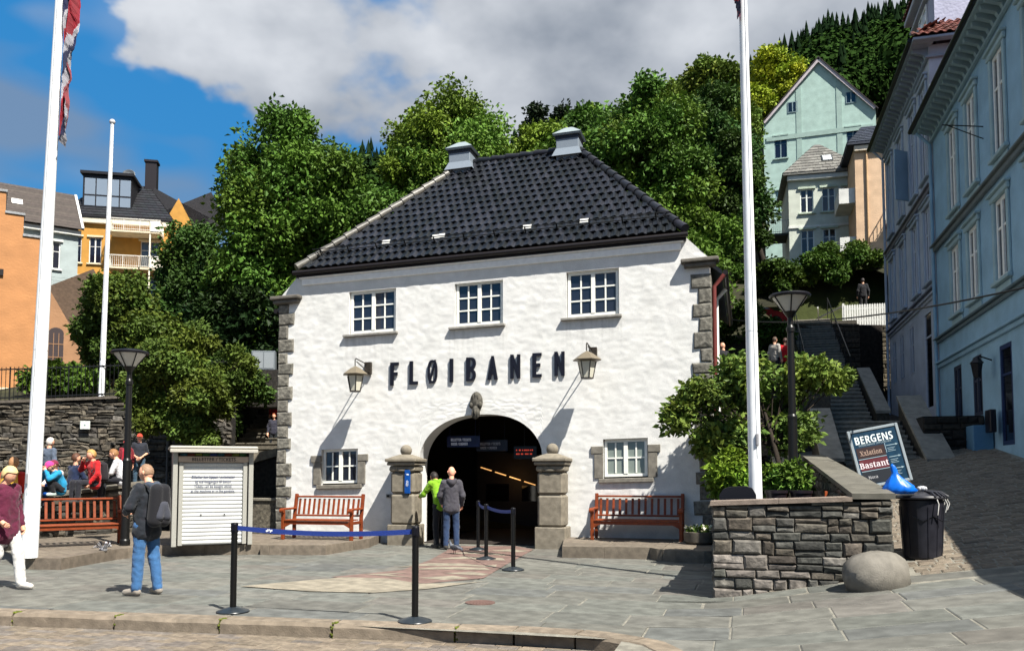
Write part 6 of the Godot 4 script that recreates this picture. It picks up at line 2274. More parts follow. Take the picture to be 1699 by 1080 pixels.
func hill_houses() -> void:
	var white := lin(228, 228, 222)
	# tall mint green gable
	var mint := lin(180, 208, 198)
	var wins := []
	for e in [[-3.35, 31.9, 33.55], [2.75, 31.9, 33.55], [-3.65, 28.4, 29.4], [2.95, 28.4, 29.4]]: pass
	wins = [[-3.45, 31.75, 32.0 + 1.9, 1.15], [3.0, 31.75, 33.9, 1.15], [-3.55, 36.15, 37.25, 0.95], [2.75, 36.3, 37.4, 0.95], [-3.4, 26.5, 28.6, 1.2, lin(150, 178, 170)]]
	var h := hill_house("gabled_house", "tall mint green house showing its big plain gable high on the hill", Vector3(29.05, 0, -78), -0.34, 10.0, 12.0, 16.0, 35.6, mint, wins.filter(func(q: Array) -> bool: return q[2] < 35.6), lin(120, 140, 146), mint * 0.85)
	var g := geo(mint)
	var gw := [[-2.75, 36.05, -1.85, 37.1], [2.45, 36.2, 3.35, 37.3]]
	g.prism(PackedVector2Array([Vector2(-4.8, 35.602), Vector2(4.8, 35.602), Vector2(0.1, 40.75)]), -12.0, 0.0)
	part("gable", g, M.housepaint, h)
	for q in gw:
		window(h, q[0], q[1], q[2], q[3], 0.01, 1, [], 2, lin(120, 140, 146), lin(24, 30, 40), Transform3D(), 0.0, 0.07)
	g = geo(mint * 0.82)
	for s in [-1.75, 1.85]: g.box(Vector3(s - 0.24, 17.0, 0.003), Vector3(s + 0.24, 38.6 if s < 0 else 38.7, 0.05))
	g.box(Vector3(-4.75, 33.5, 0.055), Vector3(4.75, 33.95, 0.09))
	part("flat_band", g, M.housepaint, h)
	g = geo(lin(60, 50, 52))
	for s in [-1, 1]:
		var a := Vector3(s * 5.2, 35.2, 0)
		var b := Vector3(0.1, 40.95, 0)
		var k := Vector3(0, 0.12, 0)
		g.quad(a + Vector3(0, 0, 0.35), b + Vector3(0, 0, 0.35), b + Vector3(0, 0, -12.3), a + Vector3(0, 0, -12.3))
		g.quad(a + k + Vector3(0, 0, 0.35), b + k + Vector3(0, 0, 0.35), b + k + Vector3(0, 0, -12.3), a + k + Vector3(0, 0, -12.3))
		g.quad(a + Vector3(0, 0, 0.35), b + Vector3(0, 0, 0.35), b + k + Vector3(0, 0, 0.35), a + k + Vector3(0, 0, 0.35))
	part("roof", g, M.farroof, h)
	g = geo(lin(206, 196, 200))
	for s in [-1, 1]: g.bar(Vector3(s * 4.95, 35.35, 0.2), Vector3(0.1, 40.75, 0.2), 0.16, 0.28)
	part("barge_board", g, M.housepaint, h)
	g = geo(lin(92, 84, 86))
	g.box(Vector3(-7.2, 33.0, -9.0), Vector3(-4.81, 35.5, -3.0))
	part("side_wing", g, M.housepaint, h)
	# white house with hipped slate roof
	var wc := lin(214, 220, 206)
	wins = [[-1.2, 21.15, 22.95, 0.95], [0.35, 21.15, 22.95, 0.95], [1.75, 21.15, 22.95, 0.8], [-1.2, 18.05, 19.85, 0.95], [0.35, 18.05, 19.85, 0.95], [0.4, 14.9, 16.5, 0.95]]
	h = hill_house("white_house", "small white house with a hipped grey slate roof and roof window", Vector3(23.35, 0, -62), -0.24, 5.0, 7.0, 12.0, 24.0, wc, wins, lin(226, 230, 224), lin(196, 210, 190))
	hip_roof(h, 4.9, 7.0, 24.15, 27.6, 0.4, lin(140, 138, 132), 0.45)
	g = geo(lin(236, 238, 232))
	g.box(Vector3(-2.6, 23.6, 0.003), Vector3(2.6, 23.98, 0.3), 0.04)
	part("moulding", g, M.housepaint, h)
	for e in [[20.0, 20.16], [17.1, 17.3]]:
		g = geo(lin(236, 238, 232))
		g.box(Vector3(-2.55, e[0], 0.003), Vector3(2.55, e[1], 0.09))
		part("moulding", g, M.housepaint, h)
	g = geo(lin(60, 64, 68))
	g.x = Transform3D(Basis(Vector3.RIGHT, -PI / 2 + 0.72), Vector3(0.45, 25.55, -1.25))
	g.box(Vector3(-0.4, -0.55, 0.05), Vector3(0.4, 0.55, 0.16), 0.02)
	var rw := part("roof_window", g, M.metal, h)
	g = geo(lin(200, 205, 208))
	g.x = Transform3D(Basis(Vector3.RIGHT, -PI / 2 + 0.72), Vector3(0.45, 25.55, -1.25))
	g.box(Vector3(-0.3, -0.44, 0.162), Vector3(0.3, 0.44, 0.17))
	part("pane", g, M.glass, rw)
	balcony(h, -3.9, -2.46, 20.0, -3.5, -1.0, lin(70, 74, 70), false)
	# peach house with balconies
	var peach := lin(226, 192, 158)
	wins = [[0.55, 15.0, 16.6, 0.9]]
	h = hill_house("peach_house", "peach coloured house with white balconies on its left side", Vector3(25.5, 0, -57), -0.27, 3.4, 9.0, 9.0, 24.3, peach, wins, lin(120, 90, 70), lin(240, 222, 196))
	hip_roof(h, 3.6, 9.0, 24.5, 27.4, 1.2, lin(58, 66, 82), 0.4)
	g = geo(lin(240, 226, 204))
	g.box(Vector3(-1.75, 23.9, 0.003), Vector3(1.75, 24.3, 0.25), 0.03)
	part("cornice", g, M.housepaint, h)
	g = geo(lin(206, 170, 130))
	g.tube([Vector3(-0.95, 9.5, 0.08), Vector3(-0.95, 23.9, 0.08)], [0.07], 8)
	part("rain_pipe", g, M.housepaint, h)
	balcony(h, -2.75, -1.70, 20.6, -3.4, -0.3, lin(232, 232, 226), true)
	balcony(h, -2.75, -1.70, 17.15, -3.4, -0.3, lin(232, 232, 226), true)
	g = geo(lin(150, 60, 44))
	g.box(Vector3(0.35, 16.9, 0.003), Vector3(1.68, 18.1, 0.02))
	part("red_wall_field", g, M.housepaint, h)
	balcony(h, 0.1, 1.68, 18.5, 0.0, 0.9, lin(120, 56, 36), false)
	g = geo(lin(112, 40, 34))
	for i in 8: g.box(Vector3(0.15 + 0.19 * i, 18.5, 0.905), Vector3(0.26 + 0.19 * i, 19.5, 0.94))
	part("balcony_boards", g, M.wood, h)
	# left: ochre block with mansard roof
	var ochre := lin(204, 150, 70)
	wins = [[-3.2, 20.6, 22.9, 1.0], [-1.6, 20.6, 22.9, 1.0], [-3.2, 17.2, 19.4, 1.0], [-1.6, 17.2, 19.4, 1.0], [2.9, 20.5, 22.8, 1.6, lin(70, 84, 100)], [2.9, 17.1, 19.4, 1.6, lin(70, 84, 100)]]
	h = hill_house("ochre_house", "ochre yellow apartment house with black roof, glazed dormer and white balconies", Vector3(-34.9, -0.7, -73), 0.22, 8.6, 9.0, 12.0, 24.6, ochre, wins, lin(226, 222, 214), lin(228, 214, 180))
	hip_roof(h, 8.8, 9.0, 24.8, 29.2, 3.6, lin(44, 46, 52), 0.4)
	g = geo(lin(236, 226, 204))
	g.box(Vector3(-4.5, 24.1, 0.003), Vector3(4.5, 24.6, 0.3), 0.04)
	part("cornice", g, M.housepaint, h)
	balcony(h, -0.2, 4.0, 23.2, 0.0, 1.9, lin(232, 218, 190), false)
	balcony(h, -0.2, 4.0, 20.0, 0.0, 1.9, lin(232, 218, 190), false)
	g = geo(lin(238, 230, 214))
	g.box(Vector3(3.25, 23.2, 1.905), Vector3(4.0, 24.1, 1.95)); g.box(Vector3(3.25, 20.0, 1.905), Vector3(4.0, 20.9, 1.95))
	g.tube([Vector3(3.2, 14, 1.8), Vector3(3.2, 24.1, 1.8)], [0.07], 8)
	part("balcony_post", g, M.paint, h)
	g = geo(lin(34, 36, 40))
	g.box(Vector3(-2.9, 25.4, -3.6), Vector3(1.1, 28.7, -0.6)); g.box(Vector3(-3.1, 28.702, -3.8), Vector3(1.3, 28.95, -0.35))
	var dm := part("glazed_dormer", g, M.metal, h)
	for i in 4:
		for j in 2:
			g = geo(lin(120, 132, 146))
			g.box(Vector3(-2.75 + i * 0.97, 25.9 + 1.0 * j, -0.595), Vector3(-1.88 + i * 0.97, 26.75 + 1.6 * j, -0.58))
			part("pane", g, M.glass, dm)
	g = geo(lin(40, 38, 40))
	g.box(Vector3(1.5, 27.0, -5.0), Vector3(2.5, 31.4, -4.0)); g.box(Vector3(1.4, 31.402, -5.1), Vector3(2.6, 31.6, -3.9))
	part("chimney", g, M.metal, h)
	g = geo(lin(90, 96, 100))
	g.x = Transform3D(Basis(Vector3.RIGHT, 1.2) , Vector3(0.55, 29.3, -2.0))
	g.lathe([Vector2(0.0, -0.05), Vector2(0.35, 0.02), Vector2(0.55, 0.15), Vector2(0.5, 0.17), Vector2(0.3, 0.06), Vector2(0, 0.02)], 20)
	part("satellite_dish", g, M.metal, h)
	g = geo(ochre)
	g.prism(PackedVector2Array([Vector2(3.7, 24.6), Vector2(6.3, 24.6), Vector2(5.0, 27.2)]), -6.0, -1.0)
	g.box(Vector3(4.31, 12.0, -6.0), Vector3(6.3, 24.6, -1.0))
	part("side_gable", g, M.housepaint, h)
	g = geo(lin(44, 46, 52))
	for s in [-1, 1]: g.bar(Vector3(5.0 + s * 1.6, 24.3, -3.4), Vector3(5.0, 27.45, -3.4), 0.16, 5.6)
	part("side_roof", g, M.farroof, h)
	# grey wooden house
	var grey := lin(172, 184, 184)
	wins = [[1.95, 16.2, 18.2, 1.0], [0.3, 16.2, 18.2, 1.0], [1.95, 12.6, 14.5, 1.0], [0.3, 12.6, 14.5, 1.0], [-1.5, 16.2, 18.2, 1.0]]
	h = hill_house("grey_wooden_house", "grey weatherboarded house with white windows behind the orange house", Vector3(-34.9, 0.2, -59.1), 0.62, 7.2, 7.0, 9.0, 19.2, grey, wins, white, white)
	for i in 40:
		g = geo(grey * (0.95 + 0.05 * (i % 3)))
		var y := 9.1 + i * 0.25
		var cut := false
		for q in wins: if y + 0.25 > q[1] - 0.15 and y < q[2] + 0.2: cut = true
		if cut: continue
		g.box(Vector3(-3.6, y, 0.003), Vector3(3.6, y + 0.235, 0.03))
		part("weatherboard", g, M.housepaint, h)
	g = geo(white)
	g.box(Vector3(-3.75, 18.8, 0.003), Vector3(3.75, 19.2, 0.3), 0.03)
	part("cornice", g, M.housepaint, h)
	g = geo(lin(84, 76, 72))
	g.quad(Vector3(-3.9, 19.2, 0.5), Vector3(3.9, 19.2, 0.5), Vector3(3.9, 22.9, -3.6), Vector3(-3.9, 22.9, -3.6))
	g.quad(Vector3(3.9, 19.2, -7.5), Vector3(-3.9, 19.2, -7.5), Vector3(-3.9, 22.9, -3.6), Vector3(3.9, 22.9, -3.6))
	g.tri(Vector3(3.6, 19.2, 0), Vector3(3.6, 19.2, -7), Vector3(3.6, 22.7, -3.55)); g.tri(Vector3(-3.6, 19.2, -7), Vector3(-3.6, 19.2, 0), Vector3(-3.6, 22.7, -3.55))
	var ro := part("roof", g, M.farroof, h)
	for i in 14:
		g = geo(lin(98, 88, 82) * (0.85 + 0.1 * (i % 3)))
		var y := 19.25 + i * 0.262
		var z := 0.5 - i * 0.29
		g.quad(Vector3(-3.9, y, z + 0.05), Vector3(3.9, y, z + 0.05), Vector3(3.9, y + 0.27, z - 0.27), Vector3(-3.9, y + 0.27, z - 0.27))
		part("slate_row", g, M.farroof, ro)
	g = geo(lin(220, 220, 216))
	for s in [-1.9, -0.6]:
		g.quad(Vector3(s, 20.9, -1.25), Vector3(s + 0.7, 20.9, -1.25), Vector3(s + 0.7, 21.4, -1.8), Vector3(s, 21.4, -1.8))
	g.bar(Vector3(3.8, 19.3, 0.6), Vector3(3.8, 22.9, -3.5), 0.16, 0.1)
	part("roof_window", g, M.paint, h)
	# big orange stepped gable at the left edge
	var orange := lin(192, 136, 88)
	h = thing("orange_house", "big orange rendered house with a stepped gable at the left edge", "house", Vector3(-22.75, 0, -40), 0.56)
	g = geo(orange)
	var pv := PackedVector2Array()
	var outline := [[0.0, 3.0], [0.0, 12.9], [-0.7, 12.9], [-0.7, 13.9], [-1.45, 13.9], [-1.45, 14.9], [-2.15, 14.9], [-2.15, 16.6], [-2.9, 16.6], [-2.9, 18.0], [-9.0, 18.0], [-9.0, 3.0]]
	for e in outline: pv.append(Vector2(e[0], e[1]))
	g.prism(pv, -10.0, 0.0)
	part("wall", g, M.housepaint, h)
	for i in [2, 4, 6, 8]:
		g = geo(lin(200, 204, 208))
		var a: Array = outline[i - 1]
		var b: Array = outline[i]
		g.box(Vector3(b[0] - 0.02, a[1] + 0.003, -10.0), Vector3(a[0] + 0.06, a[1] + 0.12, 0.06), 0.01)
		part("step_cap", g, M.granite, h)
	g = geo(lin(236, 222, 190))
	g.box(Vector3(-9.0, 5.45, 0.003), Vector3(0.05, 5.62, 0.10), 0.02)
	part("moulding", g, M.housepaint, h)
	for i in 9:
		g = geo(lin(178, 124, 84) * (0.94 + 0.05 * (i % 2)))
		g.box(Vector3(-6.0 + i * 0.66, 3.0, 0.004), Vector3(-5.36 + i * 0.66, 5.44, 0.03))
		part("board", g, M.housepaint, h)
	g = geo(lin(44, 40, 40))
	g.box(Vector3(-1.6, 10.9, 0.0), Vector3(-1.45, 11.2, 0.1))
	part("wall_anchor", g, M.black, h)
	# tan brick outbuilding with two arched windows
	var tan := lin(168, 128, 96)
	h = thing("tan_outbuilding", "tan brick outbuilding with two arched windows beside the orange house", "outbuilding", Vector3(-24.4, 0, -44.0), 0.45)
	g = geo(tan)
	g.prism(PackedVector2Array([Vector2(-3.0, 3.5), Vector2(1.7, 3.5), Vector2(1.7, 8.2), Vector2(-0.3, 11.8), Vector2(-3.0, 11.8)]), -5.0, 0.0)
	part("wall", g, M.housepaint, h)
	for s in [-0.75, 0.35]:
		g = geo(lin(66, 58, 58))
		var q := PackedVector2Array([Vector2(s - 0.36, 7.0), Vector2(s + 0.36, 7.0)])
		for k in 9: q.append(Vector2(s + 0.36 * cos(PI * k / 8.0), 9.0 + 0.3 * sin(PI * k / 8.0)))
		g.prism(q, 0.003, 0.02)
		var o := part("window", g, M.glass, h)
		g = geo(tan * 0.75)
		for k in 3: g.box(Vector3(s - 0.36 + 0.24 * k, 7.0, 0.021), Vector3(s - 0.33 + 0.24 * k, 9.0, 0.04))
		for y in [7.7, 8.4]: g.box(Vector3(s - 0.36, y, 0.022), Vector3(s + 0.36, y + 0.04, 0.041))
		part("glazing_bar", g, M.paint, o)
	g = geo(tan * 0.6)
	g.box(Vector3(-1.5, 6.75, 0.003), Vector3(1.0, 6.9, 0.12), 0.01)
	part("sill", g, M.granite, h)
	g = geo(lin(120, 100, 84))
	g.bar(Vector3(1.75, 8.15, -2.5), Vector3(-0.3, 11.9, -2.5), 0.12, 5.2)
	part("gable_coping", g, M.granite, h)

# ---- hillside, trees, forest ----

func ridge(x: float) -> float:                # height of the wooded ridge above the town, along its length
	var k := [[-400, 10], [-170, 12], [-118, 22], [-90, 70], [-57, 112], [2, 118], [64, 136], [87, 148], [130, 168], [158, 176], [200, 190], [400, 200]]
	for i in k.size() - 1:
		if x < k[i + 1][0]:
			var e: float = clampf((x - k[i][0]) / float(k[i + 1][0] - k[i][0]), 0, 1)
			return lerpf(k[i][1], k[i + 1][1], e * e * (3 - 2 * e))
	return 200.0

func hill(x: float, z: float) -> float:
	var d := -z - 24.6
	if d < 0: return 0.0
	var far := clampf(d / 295.0, 0.0, 1.35)
	var h := ridge(x * (1.0 + 0.0 * d) * 320.0 / maxf(-z, 60.0) if -z < 320 else x) * (far if far < 1.0 else maxf(1.0 - (far - 1.0) * 1.2, 0.0))
	h += 3.55 * smoothstep(-8.4, -9.2, x) * (1.0 - smoothstep(40.0, 90.0, -z))
	h -= smoothstep(8.0, 14.0, x) * 0.22 * clampf(d - 18.0, 0.0, 40.0) * (1.0 - smoothstep(85.0, 120.0, -z))
	h += 3.0 * smoothstep(4.0, 8.0, x) * smoothstep(22.0, 36.0, -z) * (1.0 - smoothstep(42.0, 58.0, -z))
	return h

func hillside() -> void:
	var g := geo()
	var nz := FastNoiseLite.new()
	nz.seed = 2; nz.frequency = 0.08
	var zs := []
	var d := 24.6
	while d < 420:
		zs.append(-d)
		d += 0.8 + (d - 24.6) * 0.045
	var xs := []
	for i in 121:
		var e := (i - 60) / 60.0
		xs.append(signf(e) * (absf(e) * 24.0 + pow(absf(e), 3.0) * 340.0))
	var p := func(i: int, j: int) -> Vector3:
		var x: float = xs[i]
		var z: float = zs[j]
		return Vector3(x, hill(x, z) - 0.05 + nz.get_noise_2d(x, z) * minf(0.5, 0.02 * (-z - 24.6)), z)
	for j in zs.size() - 1:
		for i in 120:
			var s: float = (xs[i] + 0.5) * SX.x + zs[j] * SX.z
			var t: float = (xs[i] + 0.5) * TX.x + zs[j] * TX.z
			if s > 1.5 and s < 7.0 and t < 45 and t > 20: continue
			if xs[i] > -9.2 and xs[i] < -6.0 and zs[j] > -31.5: continue
			g.col = lin(66, 66, 38) * (0.9 + 0.3 * nz.get_noise_2d(i * 7.0, j * 5.0))
			g.quad(p.call(i, j), p.call(i + 1, j), p.call(i + 1, j + 1), p.call(i, j + 1))
	# grassy bank above the top landing
	for i in 16:
		for j in 5:
			var bank := func(a: int, b: int) -> Vector3:
				var q := at(0.4 + 0.55 * a, 0, 43.6 + 0.85 * b)
				return Vector3(q.x, lerpf(8.1, hill(q.x, q.z) + 0.02, b / 5.0) + 0.12 * nz.get_noise_2d(a * 9.0, b * 9.0), q.z)
			g.col = lin(74, 84, 38)
			g.quad(bank.call(i, j), bank.call(i + 1, j), bank.call(i + 1, j + 1), bank.call(i, j + 1))
	setting("hillside", g, M.hill)

func leaf_clump(size: float, n: int, sd: int, wide: float) -> ArrayMesh:
	var r := RandomNumberGenerator.new()
	r.seed = sd
	var g := geo()
	for i in n:
		var p := Vector3(r.randfn(), r.randfn() * 0.8, r.randfn()).limit_length(1.7) * 0.42
		var up := (Vector3(r.randfn(), r.randfn() * 0.5 - 0.35, r.randfn()) * 1.0 + p * 0.8).normalized()
		var side := up.cross(Vector3(r.randfn(), r.randfn(), r.randfn()).normalized()).normalized()
		var L := size * r.randf_range(0.7, 1.3)
		var nn := side.cross(up) * L * 0.16
		g.col = Color.WHITE * r.randf_range(0.75, 1.15)
		var a := p
		var b := p + up * L * 0.5 + side * L * wide * 0.5 + nn
		var c := p + up * L
		var e := p + up * L * 0.5 - side * L * wide * 0.5 + nn
		g.tri(a, b, c); g.tri(a, c, e)
	return g.mesh(M.leaf)

var clumps := {}

# a tree: trunk and limbs, and a crown of leaf clumps gathered in uneven boughs. lobes: [centre, radii]
func tree(called: String, label: String, group: String, base: Vector3, lobes: Array, col: Color, count_: int, clump := 0.55, size := 0.24, sd := 1, bough := 0.32, trunk_r := 0.2, category := "tree", trunk := true) -> void:
	var t := thing(called, label, category, base, 0.0, group)
	var r := RandomNumberGenerator.new()
	r.seed = sd * 77 + 5
	var c0: Vector3 = lobes[0][0]
	if trunk:
		var g := geo(lin(74, 62, 50))
		var mid := c0 - base
		g.tube([Vector3(0, -0.8, 0), Vector3(mid.x * 0.1, mid.y * 0.25, mid.z * 0.1), Vector3(mid.x * 0.5, mid.y * 0.6, mid.z * 0.5), mid], [trunk_r * 1.25, trunk_r, trunk_r * 0.75, trunk_r * 0.25], 9)
		part("trunk", g, M.bark, t)
		g = geo(lin(70, 58, 46))
		for lb in lobes:
			for k in 5:
				var dir := Vector3(r.randfn(), r.randf_range(0.0, 1.0), r.randfn()).normalized()
				var e: Vector3 = lb[0] - base + dir * lb[1] * 0.75
				var s: Vector3 = mid * r.randf_range(0.45, 0.8)
				g.tube([s, s.lerp(e, 0.5) + Vector3(0, -0.15, 0), e], [trunk_r * 0.42, trunk_r * 0.25, trunk_r * 0.08], 6)
		part("limbs", g, M.bark, t)
	var key := "%.2f_%.2f" % [size, clump]
	if not clumps.has(key):
		var cs := []
		for k in 3: cs.append(leaf_clump(size / clump, 26, 50 + k, 0.62))
		clumps[key] = cs
	var vol := 0.0
	for lb in lobes: vol += pow(lb[1].x * lb[1].y * lb[1].z, 0.667)
	var lists := [[], [], []]
	for lb in lobes:
		var n := int(count_ * pow(lb[1].x * lb[1].y * lb[1].z, 0.667) / vol)
		var m := maxi(6, int(n / 42.0))
		var mr: float = bough * pow(lb[1].x * lb[1].y * lb[1].z, 0.333)
		for b in m:
			var dir := Vector3(r.randfn(), r.randfn(), r.randfn()).normalized()
			var bc: Vector3 = lb[0] - base + dir * lb[1] * (1.0 - bough * 0.95) * pow(r.randf(), 0.22)
			var br := mr * r.randf_range(0.65, 1.35)
			if r.randf() < 0.14:          # a spray that reaches out of the crown
				bc = lb[0] - base + dir * lb[1] * r.randf_range(0.8, 0.98)
				br *= 0.5
			var shade := r.randf_range(0.72, 1.25)
			var warm := r.randf_range(-0.12, 0.18)
			for i in int(float(n) / m):
				var q := Vector3(r.randfn(), r.randfn() * 0.8 + 0.15, r.randfn()).normalized()
				var pos := bc + q * br * pow(r.randf(), 0.35) * Vector3(1.1, 0.8, 1.1)
				var bs := Basis.from_euler(Vector3(r.randf_range(-0.9, 0.9), r.randf() * TAU, r.randf_range(-0.9, 0.9))).scaled(Vector3.ONE * clump * r.randf_range(0.7, 1.25))
				var k := shade * r.randf_range(0.8, 1.2)
				lists[r.randi() % 3].append([Transform3D(bs, pos), Color(col.r * k * (1.0 + warm), col.g * k, col.b * k * (1.0 - warm))])
	var crown := Node3D.new()
	crown.name = "crown"
	t.add_child(crown)
	for k in 3:
		var mm := MultiMesh.new()
		mm.transform_format = MultiMesh.TRANSFORM_3D
		mm.use_colors = true
		mm.mesh = clumps[key][k]
		mm.instance_count = lists[k].size()
		for i in lists[k].size():
			mm.set_instance_transform(i, lists[k][i][0])
			mm.set_instance_color(i, lists[k][i][1])
		var o := MultiMeshInstance3D.new()
		o.multimesh = mm
		o.name = "foliage" if k == 0 else "foliage_%03d" % k
		o.set_meta("kind", "stuff")
		crown.add_child(o)

func e3(x: float, y: float, z: float, rx: float, ry: float, rz: float) -> Array:
	return [Vector3(x, y, z), Vector3(rx, ry, rz)]

func on_hill(x: float, z: float) -> Vector3:
	return Vector3(x, hill(x, z), z)

func trees() -> void:
	var g1 := lin(82, 112, 42)
	var g2 := lin(96, 124, 46)
	var dark := lin(60, 88, 38)
	var lime := lin(146, 160, 44)
	var gr := "trees on the slope behind the station"
	tree("broadleaf_tree", "tall dense green tree left of the station roof, highest on that side", gr, on_hill(-7.6, -30), [e3(-8.0, 11.2, -30, 2.7, 3.5, 2.6), e3(-8.9, 8.2, -30, 1.8, 2.6, 2.4), e3(-5.7, 10.4, -30.5, 2.0, 3.0, 2.4), e3(-7.6, 6.5, -30, 2.6, 2.2, 2.4)], g1, 6400, 0.55, 0.175, 1)
	tree("broadleaf_tree", "broad green tree right behind the left chimney of the station", gr, on_hill(-2.8, -33), [e3(-2.6, 14.3, -33, 2.7, 2.8, 2.8), e3(-4.6, 11.5, -33, 2.0, 2.5, 2.5), e3(-0.6, 11.6, -33, 2.0, 2.5, 2.5), e3(-2.6, 10.4, -33, 3.0, 2.5, 2.6)], g2, 5600, 0.55, 0.175, 2)
	tree("broadleaf_tree", "smaller light green tree behind the ridge between the two chimneys", gr, on_hill(1.9, -36), [e3(2.1, 15.1, -36, 1.9, 2.0, 2.0), e3(1.0, 12.6, -36, 2.0, 2.0, 2.0), e3(3.0, 12.6, -36, 2.0, 2.2, 2.0)], g2, 3600, 0.55, 0.175, 3)
	tree("broadleaf_tree", "tall round green tree right of the right chimney of the station", gr, on_hill(5.5, -32), [e3(5.3, 14.0, -32, 2.3, 2.7, 2.5), e3(6.6, 11.2, -32, 1.9, 2.8, 2.3), e3(4.4, 11.4, -32, 1.9, 2.6, 2.3), e3(6.4, 8.6, -31.5, 1.8, 2.4, 2.1)], g1, 5600, 0.55, 0.175, 4)
	tree("broadleaf_tree", "green tree crown peeping above the gap left of the tall round tree", gr, on_hill(4.4, -42), [e3(4.6, 18.6, -42, 2.0, 2.0, 2.0), e3(4.0, 15.6, -42, 2.2, 2.4, 2.0)], g1, 2200, 0.55, 0.24, 5)
	tree("broadleaf_tree", "dark tree between the tall round tree and the right flagpole", gr, on_hill(9.6, -37), [e3(9.3, 14.4, -37, 1.7, 2.6, 2.0), e3(10.2, 13.0, -37, 1.2, 1.6, 1.6), e3(8.8, 17.0, -38, 1.8, 2.2, 2.0)], dark, 3600, 0.55, 0.175, 6)
	tree("broadleaf_tree", "pale green tree high on the slope just left of the right flagpole", gr, on_hill(14.5, -62), [e3(14.2, 29.5, -62, 3.3, 3.0, 3.0), e3(11.4, 27.6, -62, 2.8, 3.0, 3.0), e3(16.0, 26.0, -62, 3.0, 3.6, 3.0), e3(12.6, 24.0, -62, 3.0, 3.6, 3.0)], lin(98, 118, 46), 4200, 0.75, 0.34, 7)
	tree("broadleaf_tree", "bright yellow green tree beside the mint green gable", gr, on_hill(27.0, -86), [e3(27.2, 43.0, -86, 3.6, 3.0, 3.0), e3(25.2, 39.8, -86, 2.8, 3.0, 3.0), e3(29.0, 40.5, -86, 3.0, 3.2, 3.0)], lime, 3000, 0.8, 0.36, 8)
	tree("broadleaf_tree", "green tree below the mint gable, right of the right flagpole", gr, on_hill(16.0, -52), [e3(13.9, 20.5, -52, 1.5, 3.2, 2.0), e3(13.0, 16.6, -52, 2.1, 3.2, 2.0)], dark, 2600, 0.6, 0.26, 9)
	tree("broadleaf_tree", "dark green tree in front of the ochre house", gr, on_hill(-13.6, -34), [e3(-12.9, 9.7, -34, 1.5, 2.3, 2.0), e3(-12.8, 7.8, -34, 1.9, 2.2, 2.2), e3(-11.4, 8.6, -34, 1.5, 2.2, 2.0)], dark, 4000, 0.5, 0.165, 10)
	tree("broadleaf_tree", "loose leafy tree behind the slender flagpole on the left terrace", gr, on_hill(-13.6, -27.5), [e3(-13.0, 7.3, -27.5, 1.2, 0.9, 1.4), e3(-13.9, 6.3, -28, 0.8, 0.8, 1.2), e3(-11.7, 6.0, -27.2, 1.3, 0.9, 1.4), e3(-13.0, 5.4, -27.6, 1.2, 0.7, 1.2)], lin(74, 92, 36), 2300, 0.34, 0.13, 11, 0.4, 0.10)
	tree("broadleaf_tree", "bright leafed small tree behind the ticket kiosk", gr, Vector3(-8.7, 1.2, -23.0), [e3(-9.3, 4.5, -22.8, 1.1, 0.8, 1.0), e3(-8.2, 3.7, -22.6, 0.8, 0.8, 0.9), e3(-9.7, 3.3, -22.8, 0.8, 0.7, 0.8), e3(-7.6, 4.5, -23.0, 0.5, 0.45, 0.6), e3(-10.3, 4.0, -23.0, 0.5, 0.5, 0.5), e3(-8.4, 2.6, -22.6, 0.8, 0.5, 0.6), e3(-8.6, 5.3, -23.0, 0.5, 0.4, 0.5)], lin(84, 102, 42), 3000, 0.26, 0.115, 12, 0.4, 0.06)
	tree("broadleaf_tree", "very dark tree filling the corner left of the station wall", gr, on_hill(-8.6, -29), [e3(-8.4, 6.2, -28.6, 1.6, 1.8, 1.6), e3(-9.6, 6.6, -29, 1.6, 1.4, 1.6)], lin(34, 54, 24), 2200, 0.48, 0.2, 13)
	tree("conifer_tree", "dark ragged spruce tip showing left of the right chimney", gr, on_hill(1.6, -52), [e3(1.5, 24.0, -52, 0.5, 1.2, 0.5), e3(1.4, 22.6, -52, 1.0, 0.8, 1.0), e3(1.3, 21.0, -52, 1.5, 1.0, 1.4)], lin(28, 44, 26), 520, 0.5, 0.24, 14, 0.5)
	tree("conifer_tree", "dark spruce tip directly above the ridge by the right chimney", gr, on_hill(3.2, -54), [e3(3.2, 25.0, -54, 0.5, 1.1, 0.5), e3(3.2, 23.8, -54, 1.4, 0.6, 1.2), e3(3.0, 22.4, -54, 1.6, 1.0, 1.4)], lin(28, 44, 26), 520, 0.5, 0.24, 15, 0.5)
	# the climbing leafy tree over the bed wall
	tree("leafy_small_tree", "loose leafy young tree growing in the planting bed behind the right flagpole", "", at(0.72, 0.85, 16.5), [e3(4.95, 3.35, -16.9, 1.0, 0.8, 0.6), e3(3.8, 3.2, -16.7, 0.55, 0.45, 0.5), e3(3.25, 2.75, -16.6, 0.4, 0.55, 0.4), e3(5.75, 3.6, -16.8, 0.7, 0.5, 0.5), e3(4.3, 2.4, -16.6, 0.7, 0.6, 0.5), e3(5.35, 2.4, -16.7, 0.6, 0.7, 0.5), e3(6.4, 3.5, -17.2, 0.6, 0.35, 0.4)], lin(92, 112, 48), 620, 0.21, 0.12, 16, 0.6, 0.055)
	tree("garden_shrub", "green shrub at the foot of the lamp in the planting bed", "", at(0.75, 0.85, 14.6), [e3(4.85, 1.5, -14.9, 0.28, 0.5, 0.3)], lin(84, 112, 42), 260, 0.2, 0.10, 17, 0.5, 0.03, "shrub")
	tree("garden_shrub", "bright green shrub between the station corner and the right flagpole", "", at(-0.2, 0.85, 14.6), [e3(3.75, 1.6, -14.6, 0.22, 0.55, 0.3)], lin(96, 124, 40), 260, 0.2, 0.10, 18, 0.5, 0.03, "shrub")
	var rr := RandomNumberGenerator.new()
	rr.seed = 61
